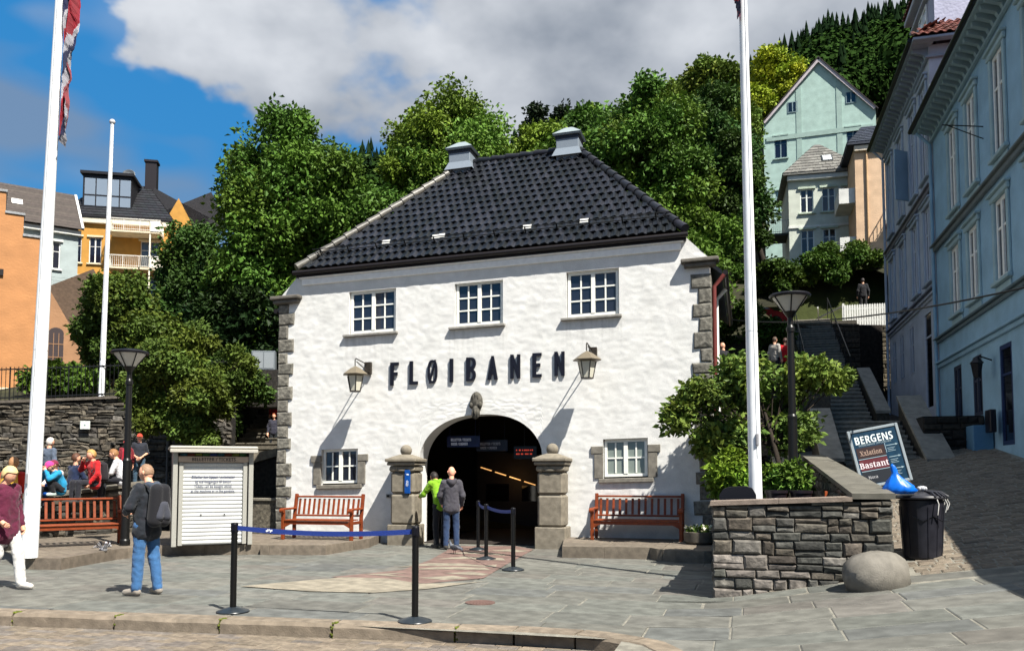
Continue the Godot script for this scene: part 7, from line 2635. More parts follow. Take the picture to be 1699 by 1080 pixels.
	var shrubs := [[16.4, -48, 2.2, 0.45, "green thicket below the white house"], [19.0, -50, 2.0, 0.4, "green thicket left of the peach house"], [13.2, -46, 1.8, 0.7, "dark thicket beside the right flagpole on the slope"], [9.6, -33.5, 1.4, 1.0, "small shrub above the bald man's path"], [12.4, -40, 1.5, 1.0, "low shrub on the terrace above the stairs"],
		[8.2, -30.0, 0.8, 0.6, "little shrub by the path at the station's right corner"], [17.6, -55, 2.4, 0.5, "tall thicket under the white house windows"], [14.6, -55, 1.8, 1.6, "reddish flowering bush left of the white house"], [-14.4, -26.6, 1.4, 0.5, "low hedge behind the left railing below the tan outbuilding"], [-11.2, -25.8, 0.9, 0.55, "low shrub spilling over the retaining wall"], [14.6, -39.5, 1.0, 1.3, "creeper hanging by the white picket fence"], [17.2, -43.0, 1.6, 0.9, "thicket behind the person at the top of the stairs"]]
	for i in shrubs.size():
		var s: Array = shrubs[i]
		var b := on_hill(s[0], s[1])
		var c := lin(64, 88, 30) * rr.randf_range(0.75, 1.3)
		if s[4].begins_with("reddish"): c = lin(118, 92, 78)
		tree("slope_shrub", s[4], "shrubs on the slope", b, [e3(s[0], b.y + s[3] * 0.7, s[1], s[2], s[3], s[2] * 0.8), e3(s[0] + s[2] * 0.5, b.y + s[3] * 0.5, s[1] + 0.4, s[2] * 0.7, s[3] * 0.7, s[2] * 0.6)], Color(c.r, c.g, c.b), int(380 * s[2]), 0.34, 0.16, 30 + i, 0.28, 0.05, "shrub", false)
	tree("slope_shrub", "dark ivy bush beside the steps left of the station corner", "shrubs on the slope", Vector3(-8.9, 2.4, -26.3), [e3(-9.0, 3.6, -26.4, 0.6, 1.0, 0.6), e3(-8.1, 4.2, -26.2, 0.55, 0.7, 0.4), e3(-8.6, 5.0, -27.6, 0.7, 0.7, 0.6), e3(-9.4, 4.8, -26.6, 0.7, 0.8, 0.6)], lin(60, 82, 34), 700, 0.3, 0.13, 91, 0.4, 0.05, "shrub", false)
	forest()

func forest() -> void:
	var r := RandomNumberGenerator.new()
	r.seed = 19
	var con := geo()
	for i in 9:
		var y := 1.2 + i * 1.15
		var rad := 2.3 * (1.0 - i / 9.5) + 0.15
		for k in 9:
			var a := TAU * k / 9.0 + i * 0.7 + r.randf_range(-0.2, 0.2)
			var R := rad * r.randf_range(0.7, 1.2)
			con.col = Color.WHITE * r.randf_range(0.7, 1.2)
			con.tri(Vector3(cos(a - 0.42) * R * 0.75, y - 0.25, sin(a - 0.42) * R * 0.75), Vector3(cos(a) * R, y - 0.8, sin(a) * R), Vector3(0, y + 1.5, 0))
			con.tri(Vector3(cos(a) * R, y - 0.8, sin(a) * R), Vector3(cos(a + 0.42) * R * 0.75, y - 0.25, sin(a + 0.42) * R * 0.75), Vector3(0, y + 1.5, 0))
	var broad := geo()
	for i in 800:
		var d := Vector3(r.randfn(), r.randfn(), r.randfn()).normalized()
		var p := Vector3(0, 5.0, 0) + d * Vector3(3.0, 3.4, 3.0) * r.randf_range(0.75, 1.05) + Vector3(r.randfn(), r.randfn(), r.randfn()) * 0.25
		var u := d.cross(Vector3(r.randfn(), r.randfn(), r.randfn())).normalized() * r.randf_range(0.2, 0.42)
		var w := (d + Vector3(r.randfn(), r.randfn(), r.randfn()) * 0.5).normalized().cross(u).normalized() * r.randf_range(0.18, 0.36)
		broad.col = Color.WHITE * r.randf_range(0.65, 1.2)
		broad.tri(p - u, p + w, p + u); broad.tri(p - u, p + u, p - w)
	for kind in 2:
		var xf := []
		var want := 3600 if kind == 0 else 2600
		var tries := 0
		while xf.size() < want and tries < 40000:
			tries += 1
			var z := -r.randf_range(95.0, 345.0)
			var x := r.randf_range(-0.42, 0.75) * -z
			if x > 40 and x < 60 and z > -110: continue
			var con_share := smoothstep(110.0, 220.0, -z + r.randf_range(-50, 50))
			if (r.randf() < con_share * 0.8) != (kind == 0): continue
			if z > -110 and x > 18 and x < 46: continue
			var k := r.randf_range(0.55, 1.3)
			var c := lin(24, 38, 22) if kind == 0 else lin(40, 60, 26)
			var q := r.randf_range(0.7, 1.3)
			xf.append([Transform3D(Basis(Vector3.UP, r.randf() * TAU).scaled(Vector3(k, k * r.randf_range(0.7, 1.1), k)), Vector3(x, hill(x, z) - 0.4, z)), Color(c.r * q, c.g * q, c.b * q)])
		var mm := MultiMesh.new()
		mm.transform_format = MultiMesh.TRANSFORM_3D
		mm.use_colors = true
		mm.mesh = con.mesh(M.farleaf) if kind == 0 else broad.mesh(M.farleaf)
		mm.instance_count = xf.size()
		for i in xf.size():
			mm.set_instance_transform(i, xf[i][0])
			mm.set_instance_color(i, xf[i][1])
		var o := MultiMeshInstance3D.new()
		o.multimesh = mm
		o.name = ["spruce_forest", "broadleaf_forest"][kind]
		add_child(o, true)
		tag(o, ["dark spruce forest covering the upper hillside", "broadleaf woodland on the lower hillside behind the houses"][kind], "forest", "", "stuff")

# ---- people ----

# a smooth skin over a skeleton: bones are [from, to, radius, radius]; surface nets over their blended distance
func skin_over(g: Geo, bones: Array, cell: float, k: float, fold := 0.0) -> void:
	var lo := Vector3.INF
	var hi := -Vector3.INF
	for b in bones:
		var m: float = maxf(b[2], b[3]) + cell * 2.5
		lo = lo.min(b[0] - Vector3.ONE * m).min(b[1] - Vector3.ONE * m)
		hi = hi.max(b[0] + Vector3.ONE * m).max(b[1] + Vector3.ONE * m)
	var nx := int((hi.x - lo.x) / cell) + 2
	var ny := int((hi.y - lo.y) / cell) + 2
	var nz := int((hi.z - lo.z) / cell) + 2
	var f := PackedFloat32Array()
	f.resize(nx * ny * nz)
	f.fill(9.0)
	for b in bones:
		var a: Vector3 = b[0]
		var d: Vector3 = b[1] - a
		var dd := maxf(d.length_squared(), 1e-9)
		var ra: float = b[2]
		var rb: float = b[3]
		var m := maxf(ra, rb) + cell * 2.2 + k
		var l: Vector3 = (a.min(b[1]) - Vector3.ONE * m - lo) / cell
		var u: Vector3 = (a.max(b[1]) + Vector3.ONE * m - lo) / cell
		for z in range(maxi(0, int(l.z)), mini(nz, int(u.z) + 2)):
			for y in range(maxi(0, int(l.y)), mini(ny, int(u.y) + 2)):
				var row := (z * ny + y) * nx
				for x in range(maxi(0, int(l.x)), mini(nx, int(u.x) + 2)):
					var p := lo + Vector3(x, y, z) * cell - a
					var t := clampf(p.dot(d) / dd, 0.0, 1.0)
					var v := (p - d * t).length() - ra - (rb - ra) * t
					var w := f[row + x]
					var h := k - absf(v - w)
					if h > 0.0: f[row + x] = minf(v, w) - h * h / (4.0 * k)
					elif v < w: f[row + x] = v
	var at_ := {}
	var pts := PackedVector3Array()
	var off := [0, 1, nx, nx + 1, nx * ny, nx * ny + 1, nx * ny + nx, nx * ny + nx + 1]
	var ed := [[0, 1], [2, 3], [4, 5], [6, 7], [0, 2], [1, 3], [4, 6], [5, 7], [0, 4], [1, 5], [2, 6], [3, 7]]
	var far := cell * 1.8
	for z in nz - 1:
		for y in ny - 1:
			var row := (z * ny + y) * nx
			for x in nx - 1:
				var i := row + x
				if absf(f[i]) > far: continue
				var mask := 0
				for e in 8: if f[i + off[e]] < 0.0: mask |= 1 << e
				if mask == 0 or mask == 255: continue
				var s := Vector3.ZERO
				var n := 0
				for e in ed:
					var va := f[i + off[e[0]]]
					var vb := f[i + off[e[1]]]
					if (va < 0.0) == (vb < 0.0): continue
					var t := va / (va - vb)
					var pa := Vector3(e[0] & 1, (e[0] >> 1) & 1, e[0] >> 2)
					var pb := Vector3(e[1] & 1, (e[1] >> 1) & 1, e[1] >> 2)
					s += pa.lerp(pb, t); n += 1
				at_[i] = pts.size()
				pts.append(lo + (Vector3(x, y, z) + s / n) * cell)
	var quads := []
	for i in at_:
		for ax in 3:
			var st: int = [1, nx, nx * ny][ax]
			var s1: int = [nx, nx * ny, 1][ax]
			var s2: int = [nx * ny, 1, nx][ax]
			if i + st >= f.size(): continue
			var inside := f[i] < 0.0
			if inside == (f[i + st] < 0.0): continue
			var a0: int = at_.get(i, -1)
			var a1: int = at_.get(i - s1, -1)
			var a2: int = at_.get(i - s1 - s2, -1)
			var a3: int = at_.get(i - s2, -1)
			if a0 < 0 or a1 < 0 or a2 < 0 or a3 < 0: continue
			quads.append([a0, a1, a2, a3] if inside else [a0, a3, a2, a1])
	var nn := PackedVector3Array()
	nn.resize(pts.size())
	for q in quads:
		var m := (pts[q[2]] - pts[q[0]]).cross(pts[q[3]] - pts[q[1]])
		for e in q: nn[e] += m
	var tint := PackedColorArray()
	tint.resize(pts.size())
	tint.fill(g.col)
	if fold > 0.0:
		# cloth hangs in creases
		var cr := FastNoiseLite.new()
		cr.seed = bones.size() + int(bones[0][0].x * 900.0); cr.frequency = 7.0; cr.fractal_octaves = 2
		cr.domain_warp_enabled = true
		cr.domain_warp_amplitude = 0.06
		cr.domain_warp_frequency = 4.0
		for i in pts.size():
			var v := cr.get_noise_3dv(pts[i] * Vector3(1.0, 1.0, 1.0))
			var ridge_ := 1.0 - absf(v) * 2.4
			pts[i] += nn[i].normalized() * fold * (ridge_ - 0.4)
			tint[i] = g.col * (0.94 + 0.12 * v)
		nn.fill(Vector3.ZERO)
		for q in quads:
			var m := (pts[q[2]] - pts[q[0]]).cross(pts[q[3]] - pts[q[1]])
			for e in q: nn[e] += m
	for q in quads:
		g.smooth_tri(pts[q[0]], pts[q[1]], pts[q[2]], nn[q[0]].normalized(), nn[q[1]].normalized(), nn[q[2]].normalized(), tint[q[0]], tint[q[1]], tint[q[2]])
		g.smooth_tri(pts[q[0]], pts[q[2]], pts[q[3]], nn[q[0]].normalized(), nn[q[2]].normalized(), nn[q[3]].normalized(), tint[q[0]], tint[q[2]], tint[q[3]])

# a head with brow, nose, mouth, chin and ears, looking along +z of its own frame
func head_skin(g: Geo, x: Transform3D, skin: Color) -> void:
	var keep := g.x
	g.x = g.x * x
	var U := 26
	var V := 20
	var p := []
	var cs := []
	for j in V + 1:
		var row := []
		var cr := []
		for i in U:
			var a := TAU * i / U
			var b := PI * j / V - PI / 2
			var d := Vector3(cos(b) * sin(a), sin(b), cos(b) * cos(a))
			var q := d * Vector3(0.076, 0.115, 0.096)
			var front := maxf(d.z, 0.0)
			if d.y < -0.1: q.x *= 1.0 + 0.25 * (d.y + 0.1); q.z += front * 0.012 * clampf(-d.y * 1.4, 0, 1)
			var nose := exp(-pow(d.x / 0.16, 2.0)) * exp(-pow((d.y + 0.12) / 0.17, 2.0)) * front
			q.z += nose * 0.022
			var brow := exp(-pow((d.y - 0.18) / 0.10, 2.0)) * front * exp(-pow(d.x / 0.6, 2.0))
			q.z += brow * 0.005
			var eye := exp(-pow((absf(d.x) - 0.36) / 0.14, 2.0)) * exp(-pow((d.y - 0.04) / 0.09, 2.0)) * front
			q.z -= eye * 0.008
			q.z += exp(-pow((d.y + 0.47) / 0.07, 2.0)) * exp(-pow(d.x / 0.28, 2.0)) * front * 0.006
			row.append(q)
			var c := skin
			if eye > 0.55: c = lin(60, 44, 38)
			elif brow > 0.75 and absf(d.x) > 0.12: c = skin * 0.5
			elif front > 0.5 and absf(d.y + 0.47) < 0.07 and absf(d.x) < 0.26: c = lin(160, 84, 78)
			cr.append(c)
		p.append(row); cs.append(cr)
	for j in V:
		for i in U:
			var k := (i + 1) % U
			var q := [p[j][i], p[j][k], p[j + 1][k], p[j + 1][i]]
			var c := [cs[j][i], cs[j][k], cs[j + 1][k], cs[j + 1][i]]
			var n := []
			for e in q: n.append((e / Vector3(0.0058, 0.0132, 0.0092)).normalized())
			if j > 0: g.smooth_tri(q[0], q[1], q[2], n[0], n[1], n[2], c[0], c[1], c[2])
			if j < V - 1: g.smooth_tri(q[0], q[2], q[3], n[0], n[2], n[3], c[0], c[2], c[3])
	g.col = skin
	for s in [-1, 1]: g.ball(Vector3(s * 0.078, 0.0, -0.008), Vector3(0.012, 0.03, 0.02), 8, 6)
	g.x = keep

# hair as a shell over the skull; low is how far down it falls behind, front how high it starts at the brow
func hair_shell(x: Transform3D, c: Color, front: float, back: float, puff: float) -> Geo:
	var g := geo(c)
	g.x = x
	var U := 26
	var V := 16
	var nz := FastNoiseLite.new()
	nz.frequency = 9.0
	var pt := func(i: int, j: int) -> Array:
		var a := TAU * i / U
		var fr := 0.5 + 0.5 * cos(a)
		var limit := lerpf(back, front, smoothstep(0.35, 0.75, fr))
		var y := lerpf(1.0, limit, float(j) / V)
		var b := asin(clampf(y, -1, 1))
		var d := Vector3(cos(b) * sin(a), sin(b), cos(b) * cos(a))
		var q := d * (Vector3(0.076, 0.115, 0.096) + Vector3.ONE * puff) + Vector3(0, 0, -0.004)
		q *= 1.0 + nz.get_noise_3dv(d * 2.0) * 0.06
		return [q, d]
	for j in V:
		for i in U:
			var a: Array = pt.call(i, j)
			var b: Array = pt.call(i + 1, j)
			var d: Array = pt.call(i + 1, j + 1)
			var e: Array = pt.call(i, j + 1)
			g.col = c * (0.85 + 0.3 * absf(sin(i * 5.3 + j * 0.7)))
			g.smooth_tri(e[0], d[0], b[0], e[1], d[1], b[1])
			if j > 0: g.smooth_tri(e[0], b[0], a[0], e[1], b[1], a[1])
	return g

# a hand at the end of a forearm: palm, four bent fingers and a thumb
func hand(g: Geo, wrist: Vector3, dir: Vector3, palm_n: Vector3, side: float, curl: float) -> void:
	var across := dir.cross(palm_n).normalized() * side
	var pn := across.cross(dir).normalized() * side
	var palm := wrist + dir * 0.085
	g.tube([wrist - dir * 0.02, wrist + dir * 0.03, palm], [0.025, 0.034, 0.036], 8)
	for i in 4:
		var o := palm + across * (0.027 - 0.018 * i) - dir * 0.01
		var L: float = [0.07, 0.078, 0.073, 0.056][i]
		var d1 := (dir + pn * curl * 0.35).normalized()
		var d2 := (dir + pn * curl * 1.1).normalized()
		var d3 := (dir + pn * curl * 2.2).normalized()
		var a := o + d1 * L * 0.45
		var b := a + d2 * L * 0.32
		g.tube([o, a, b, b + d3 * L * 0.26], [0.0095, 0.009, 0.008, 0.006], 6)
	var tb := wrist + dir * 0.03 + across * 0.03
	var td := (dir * 0.75 + across * 0.6 + pn * 0.3).normalized()
	g.tube([tb, tb + td * 0.035, tb + td * 0.055 + dir * 0.012 + pn * curl * 0.01], [0.012, 0.010, 0.007], 6)

func joints(over: Dictionary) -> Dictionary:
	var j := {"pelvis": Vector3(0, 0.95, 0), "waist": Vector3(0, 1.08, 0), "chest": Vector3(0, 1.32, -0.01), "neck": Vector3(0, 1.49, -0.02), "head": Vector3(0, 1.65, 0.015),
		"sl": Vector3(0.165, 1.42, -0.015), "sr": Vector3(-0.165, 1.42, -0.015), "el": Vector3(0.24, 1.15, -0.04), "er": Vector3(-0.24, 1.15, -0.04), "wl": Vector3(0.25, 0.90, 0.05), "wr": Vector3(-0.25, 0.90, 0.05),
		"hl": Vector3(0.09, 0.93, 0), "hr": Vector3(-0.09, 0.93, 0), "kl": Vector3(0.105, 0.50, 0.02), "kr": Vector3(-0.105, 0.50, 0.02), "al": Vector3(0.11, 0.085, -0.03), "ar": Vector3(-0.11, 0.085, -0.03), "tl": Vector3(0.13, 0.035, 0.13), "tr": Vector3(-0.13, 0.035, 0.13), "look": Vector3(0, 0, 1)}
	for k in over: j[k] = over[k]
	return j

const SIT := {"pelvis": Vector3(0, 0.11, 0), "waist": Vector3(0, 0.24, -0.01), "chest": Vector3(0, 0.47, 0.02), "neck": Vector3(0, 0.63, 0.04), "head": Vector3(0, 0.77, 0.09), "sl": Vector3(0.17, 0.56, 0.03), "sr": Vector3(-0.17, 0.56, 0.03), "el": Vector3(0.22, 0.32, 0.12), "er": Vector3(-0.22, 0.32, 0.12), "wl": Vector3(0.12, 0.26, 0.33), "wr": Vector3(-0.12, 0.26, 0.33),
	"hl": Vector3(0.09, 0.1, 0.02), "hr": Vector3(-0.09, 0.1, 0.02), "kl": Vector3(0.13, 0.12, 0.43), "kr": Vector3(-0.13, 0.12, 0.43), "al": Vector3(0.12, -0.28, 0.45), "ar": Vector3(-0.12, -0.28, 0.45), "tl": Vector3(0.13, -0.33, 0.60), "tr": Vector3(-0.13, -0.33, 0.60)}

func person(label: String, pos: Vector3, turn: float, scale_: float, over: Dictionary, o: Dictionary) -> Node3D:
	var p := thing("person", label, "person", pos, turn)
	var j := joints(over)
	for k in j: if k != "look": j[k] *= scale_
	var cell: float = o.get("cell", 0.022)
	var skin: Color = o.get("skin", lin(214, 160, 132))
	var fat: float = o.get("fat", 1.0) * scale_
	var s := scale_
	# the body
	var g := geo(skin)
	var bones := [[j.neck, j.head + Vector3(0, -0.05, -0.02) * s, 0.052 * s, 0.05 * s], [j.neck, j.chest, 0.05 * s, 0.07 * s], [j.chest, j.waist, 0.075 * s, 0.07 * s], [j.waist, j.pelvis, 0.07 * s, 0.075 * s]]
	for e in ["l", "r"]:
		bones.append_array([[j.chest, j["s" + e], 0.06 * s, 0.042 * s], [j["s" + e], j["e" + e], 0.040 * s, 0.036 * s], [j["e" + e], j["w" + e], 0.040 * s, 0.027 * s], [j.pelvis, j["h" + e], 0.07 * s, 0.065 * s], [j["h" + e], j["k" + e], 0.065 * s, 0.045 * s], [j["k" + e], j["a" + e], 0.046 * s, 0.033 * s], [j["a" + e], j["t" + e], 0.036 * s, 0.025 * s]])
	skin_over(g, bones, cell, 0.03)
	var look: Vector3 = j.look.normalized()
	var right := Vector3.UP.cross(look).normalized()
	var hx := Transform3D(Basis(right, look.cross(right).normalized(), look).scaled(Vector3.ONE * s * 1.02), j.head)
	head_skin(g, hx, skin)
	g.col = skin
	for e in ["l", "r"]:
		var d: Vector3 = (j["w" + e] - j["e" + e]).normalized()
		var inward := Vector3(-1.0 if e == "l" else 1.0, 0, 0)
		if absf(d.dot(inward)) > 0.8: inward = Vector3.BACK
		hand(g, j["w" + e], d, inward, 1.0 if e == "l" else -1.0, o.get("curl", 0.6))
	part("body", g, M.skin, p)
	# coat, jacket or shirt
	g = geo(o.top)
	var f := fat
	var hem: Vector3 = j.pelvis + (j.pelvis - j.waist) * o.get("hem", 0.3)
	var tb := []
	var up: Vector3 = (j.chest - j.pelvis).normalized()
	var side: Vector3 = (j.sl - j.sr).normalized()
	for e in [-1.0, 1.0]:
		tb.append([j.chest + side * e * 0.065 * f, j.waist + side * e * 0.06 * f, 0.108 * f, 0.102 * f])
		tb.append([j.waist + side * e * 0.06 * f, hem + side * e * 0.06 * f, 0.105 * f, 0.112 * f * o.get("flare", 1.0)])
	tb.append([j.chest, hem, 0.105 * f, 0.105 * f])
	tb.append([j.sl - side * 0.02, j.sr + side * 0.02, 0.062 * f, 0.062 * f])
	tb.append([j.chest + up * 0.02, j.neck - up * 0.02, 0.09 * f, 0.055 * f])
	for e in ["l", "r"]:
		tb.append([j["s" + e], j["e" + e], 0.070 * f, 0.058 * f])
		if o.get("sleeves", 1.0) > 0.5: tb.append([j["e" + e], j["e" + e].lerp(j["w" + e], 0.94), 0.058 * f, 0.045 * f])
	skin_over(g, tb, cell, 0.035, 0.010)
	part(o.get("top_name", "jacket"), g, M.cloth, p)
	# trousers
	g = geo(o.legs)
	tb = []
	for e in ["l", "r"]:
		tb.append([j.pelvis + Vector3(0, 0.02, 0), j["h" + e], 0.092 * f, 0.088 * f])
		tb.append([j["h" + e], j["k" + e], 0.088 * f, 0.066 * f])
		tb.append([j["k" + e], j["k" + e].lerp(j["a" + e], o.get("leg_len", 0.97)), 0.070 * f, 0.060 * f])
	skin_over(g, tb, cell, 0.025, 0.007)
	part("trousers", g, M.cloth, p)
	for e in ["l", "r"]:
		g = geo(o.get("shoes", lin(60, 56, 54)))
		skin_over(g, [[j["a" + e] + Vector3(0, -0.02, 0), j["t" + e] + Vector3(0, 0.012, 0), 0.052 * s, 0.04 * s], [j["a" + e] + Vector3(0, -0.03, -0.03) * s, j["a" + e], 0.045 * s, 0.05 * s]], 0.018, 0.02)
		part("shoe", g, M.cloth, p)
	if o.has("hair"):
		part("hair", hair_shell(hx, o.hair, o.get("front", 0.55), o.get("back", -0.45), o.get("puff", 0.012)), M.hair, p)
	if o.has("cap"):
		g = hair_shell(hx, o.cap, 0.25, 0.1, 0.018)
		g.col = o.cap
		var bl := geo(o.cap)
		bl.x = hx
		for i in 10:
			var a0 := -0.85 + 1.7 * i / 10.0
			var a1 := -0.85 + 1.7 * (i + 1) / 10.0
			var q := func(a: float, r: float, y: float) -> Vector3: return Vector3(sin(a) * 0.09, y, cos(a) * 0.10 + r)
			bl.quad(q.call(a0, 0.0, 0.036), q.call(a1, 0.0, 0.036), q.call(a1, 0.075 * cos(a1), 0.022), q.call(a0, 0.075 * cos(a0), 0.022))
			bl.quad(q.call(a0, 0.075 * cos(a0), 0.016), q.call(a1, 0.075 * cos(a1), 0.016), q.call(a1, 0.0, 0.03), q.call(a0, 0.0, 0.03))
		g.v.append_array(bl.v); g.n.append_array(bl.n); g.c.append_array(bl.c)
		part("cap", g, M.cloth, p)
	if o.has("hood"):
		g = geo(o.hood)
		var b: Vector3 = j.neck + (j.neck - j.head) * 0.15 - look * 0.05 * s
		skin_over(g, [[b + side * 0.07 * s, b - look * 0.03 * s - Vector3(0, 0.05, 0) * s, 0.05 * s, 0.062 * s], [b - side * 0.07 * s, b - look * 0.03 * s - Vector3(0, 0.05, 0) * s, 0.05 * s, 0.062 * s]], 0.02, 0.03)
		part("hood", g, M.cloth, p)
	if o.has("pack"):
		var back: Vector3 = -(side.cross(up)).normalized()
		if back.z > 0.2: back = -back
		var c: Vector3 = j.chest.lerp(j.waist, 0.45) + back * (0.20 * f)
		var bk := thing("backpack", o.pack_label, "backpack", pos + Basis(Vector3.UP, turn) * c, turn)
		g = geo(o.pack)
		var h: float = o.get("pack_h", 0.2) * s
		skin_over(g, [[-side * 0.06 * s + up * h, -side * 0.07 * s - up * h, 0.085 * s, 0.10 * s], [side * 0.06 * s + up * h, side * 0.07 * s - up * h, 0.085 * s, 0.10 * s]], 0.022, 0.03)
		part("bag", g, M.cloth, bk)
		g = geo(o.get("pack2", o.pack * 0.7))
		skin_over(g, [[-side * 0.06 * s - up * h * 0.75 + back * 0.06 * s, -side * 0.03 * s + back * 0.05 * s, 0.065 * s, 0.06 * s], [side * 0.06 * s - up * h * 0.75 + back * 0.06 * s, side * 0.03 * s + back * 0.05 * s, 0.065 * s, 0.06 * s]], 0.02, 0.02)
		part("front_pocket", g, M.cloth, bk)
		g = geo(o.pack * 0.6)
		for e in [-1.0, 1.0]:
			var a: Vector3 = side * e * 0.10 * s
			var pc := [a + up * h * 0.9 - back * 0.03, a * 1.15 + up * (h + 0.07 * s) - back * 0.16 * s, a * 1.25 + up * 0.02 - back * 0.335 * f, a * 1.4 - up * h * 0.7 - back * 0.24 * f, a - up * h * 0.9 - back * 0.02]
			g.tube(pc, [0.016 * s], 6)
		part("strap", g, M.cloth, bk)
	return p

func merged(a: Dictionary, b: Dictionary) -> Dictionary:
	var r := a.duplicate()
	for k in b: r[k] = b[k]
	return r

func people() -> void:
	var jeans := lin(62, 108, 158)
	var black := lin(24, 26, 32)
	# the man with the backpack, seen from behind
	person("man in a dark rain jacket and blue jeans carrying a black backpack", Vector3(-4.92, 0, -11.42), PI + 1.12, 1.0,
		{"el": Vector3(0.27, 1.18, 0.02), "er": Vector3(-0.27, 1.18, 0.04), "wl": Vector3(0.12, 1.10, 0.26), "wr": Vector3(-0.10, 1.12, 0.27), "al": Vector3(0.13, 0.085, 0.02), "tl": Vector3(0.17, 0.035, 0.18), "ar": Vector3(-0.12, 0.085, -0.10), "tr": Vector3(-0.16, 0.035, 0.06), "kr": Vector3(-0.11, 0.50, -0.02), "look": Vector3(0.25, -0.12, 1), "head": Vector3(0, 1.635, 0.04)},
		{"top": lin(34, 38, 46), "legs": jeans, "shoes": lin(150, 142, 132), "hair": lin(150, 120, 96), "front": 0.75, "back": -0.2, "puff": 0.004, "hood": lin(62, 72, 88), "hem": 0.85, "flare": 1.08, "fat": 1.1, "cell": 0.016, "pack": lin(26, 26, 32), "pack2": lin(66, 68, 78), "pack_label": "black backpack with a patterned pocket on the man in blue jeans", "pack_h": 0.2})
	person("woman with short blonde hair, maroon coat and white trousers at the left edge", Vector3(-7.15, 0, -11.95), PI / 2 - 0.25, 0.99,
		{"kl": Vector3(0.09, 0.52, 0.16), "al": Vector3(0.09, 0.09, 0.22), "tl": Vector3(0.10, 0.035, 0.38), "kr": Vector3(-0.09, 0.50, -0.03), "ar": Vector3(-0.09, 0.11, -0.26), "tr": Vector3(-0.09, 0.045, -0.12), "er": Vector3(-0.25, 1.14, -0.10), "wr": Vector3(-0.22, 0.98, 0.14), "look": Vector3(-0.1, -0.35, 1), "head": Vector3(0, 1.62, 0.05)},
		{"top": lin(96, 26, 56), "top_name": "coat", "legs": lin(228, 226, 222), "shoes": lin(220, 214, 206), "hair": lin(222, 196, 140), "front": 0.45, "back": -0.6, "puff": 0.02, "hem": 1.3, "flare": 1.2, "fat": 1.12, "cell": 0.016})
	person("person in a red and white jacket behind the blonde woman, seen from behind", Vector3(-9.45, 0.2, -16.0), PI + 0.2, 0.98, {}, {"top": lin(206, 44, 34), "legs": lin(80, 30, 40), "hair": lin(170, 126, 88), "pack": lin(226, 176, 60), "pack2": lin(236, 230, 214), "pack_label": "yellow and white backpack left of the thick flagpole"})
	person("person in a grey blue jacket half hidden behind the thick left flagpole", Vector3(-10.75, 0.9, -19.6), PI - 0.4, 0.88, {}, {"top": lin(92, 104, 122), "legs": lin(48, 78, 104), "hair": lin(214, 206, 196)})
	# children on the sitting wall
	person("seated girl in a pink cap and bright blue jacket holding her face", Vector3(-9.85, 1.18, -18.42), -0.55, 0.90,
		merged(SIT, {"chest": Vector3(0, 0.43, 0.10), "neck": Vector3(0, 0.56, 0.18), "head": Vector3(0, 0.66, 0.27), "sl": Vector3(0.16, 0.50, 0.14), "sr": Vector3(-0.16, 0.50, 0.14), "el": Vector3(0.2, 0.36, 0.38), "er": Vector3(-0.2, 0.36, 0.38), "wl": Vector3(0.06, 0.56, 0.40), "wr": Vector3(-0.06, 0.56, 0.40), "kl": Vector3(0.12, 0.34, 0.36), "al": Vector3(0.10, 0.02, 0.22), "tl": Vector3(0.11, -0.02, 0.36), "look": Vector3(0, -0.55, 1)}),
		{"top": lin(32, 150, 198), "legs": black, "shoes": lin(196, 214, 208), "hair": lin(150, 116, 80), "cap": lin(222, 60, 140), "back": -0.8})
	person("girl in a white top and maroon cap sitting behind the pink capped girl", Vector3(-10.25, 1.15, -19.0), -0.3, 0.86, merged(SIT, {"look": Vector3(-0.5, -0.3, 1)}), {"top": lin(220, 214, 214), "legs": lin(40, 44, 60), "hair": lin(90, 60, 46), "cap": lin(120, 34, 60)})
	person("brown haired boy in a navy top sitting with his back turned", Vector3(-10.25, 1.22, -19.75), PI - 0.5, 0.95, merged(SIT, {"look": Vector3(-0.3, -0.1, 1), "head": Vector3(0, 0.80, 0.05)}), {"top": lin(28, 40, 74), "legs": lin(40, 44, 56), "hair": lin(92, 60, 44), "back": -0.5})
	person("blond teenager in a red jacket eating, sitting on the wall", Vector3(-9.47, 1.30, -19.15), -0.62, 0.97, merged(SIT, {"wr": Vector3(-0.02, 0.62, 0.26), "er": Vector3(-0.24, 0.42, 0.20), "wl": Vector3(0.16, 0.10, 0.20), "el": Vector3(0.25, 0.32, 0.06), "look": Vector3(-0.15, -0.2, 1)}), {"top": lin(196, 24, 32), "legs": lin(36, 38, 46), "hair": lin(190, 150, 90), "back": -0.5, "pack": lin(36, 30, 34), "pack_label": "dark backpack of the teenager in the red jacket", "pack_h": 0.14})
	person("boy in a white T-shirt sitting in profile beside the black lamp post", Vector3(-9.12, 1.36, -19.75), -1.35, 0.98, merged(SIT, {"chest": Vector3(0, 0.45, 0.07), "neck": Vector3(0, 0.60, 0.13), "head": Vector3(0, 0.73, 0.20), "sl": Vector3(0.17, 0.53, 0.10), "sr": Vector3(-0.17, 0.53, 0.10), "el": Vector3(0.2, 0.27, 0.2), "wl": Vector3(0.1, 0.2, 0.42), "look": Vector3(0, -0.3, 1)}), {"top": lin(230, 230, 234), "top_name": "shirt", "sleeves": 0.0, "legs": lin(30, 32, 40), "hair": lin(150, 108, 70), "back": -0.35, "shoes": lin(120, 120, 120)})
	person("child in a red cap with a red backpack behind the lamp post", Vector3(-9.8, 1.2, -21.4), PI + 0.5, 0.72, {}, {"top": lin(120, 30, 40), "legs": lin(40, 50, 70), "hair": lin(80, 56, 44), "cap": lin(206, 36, 40), "pack": lin(190, 30, 54), "pack_label": "red backpack beside the black lamp post", "pack_h": 0.15})
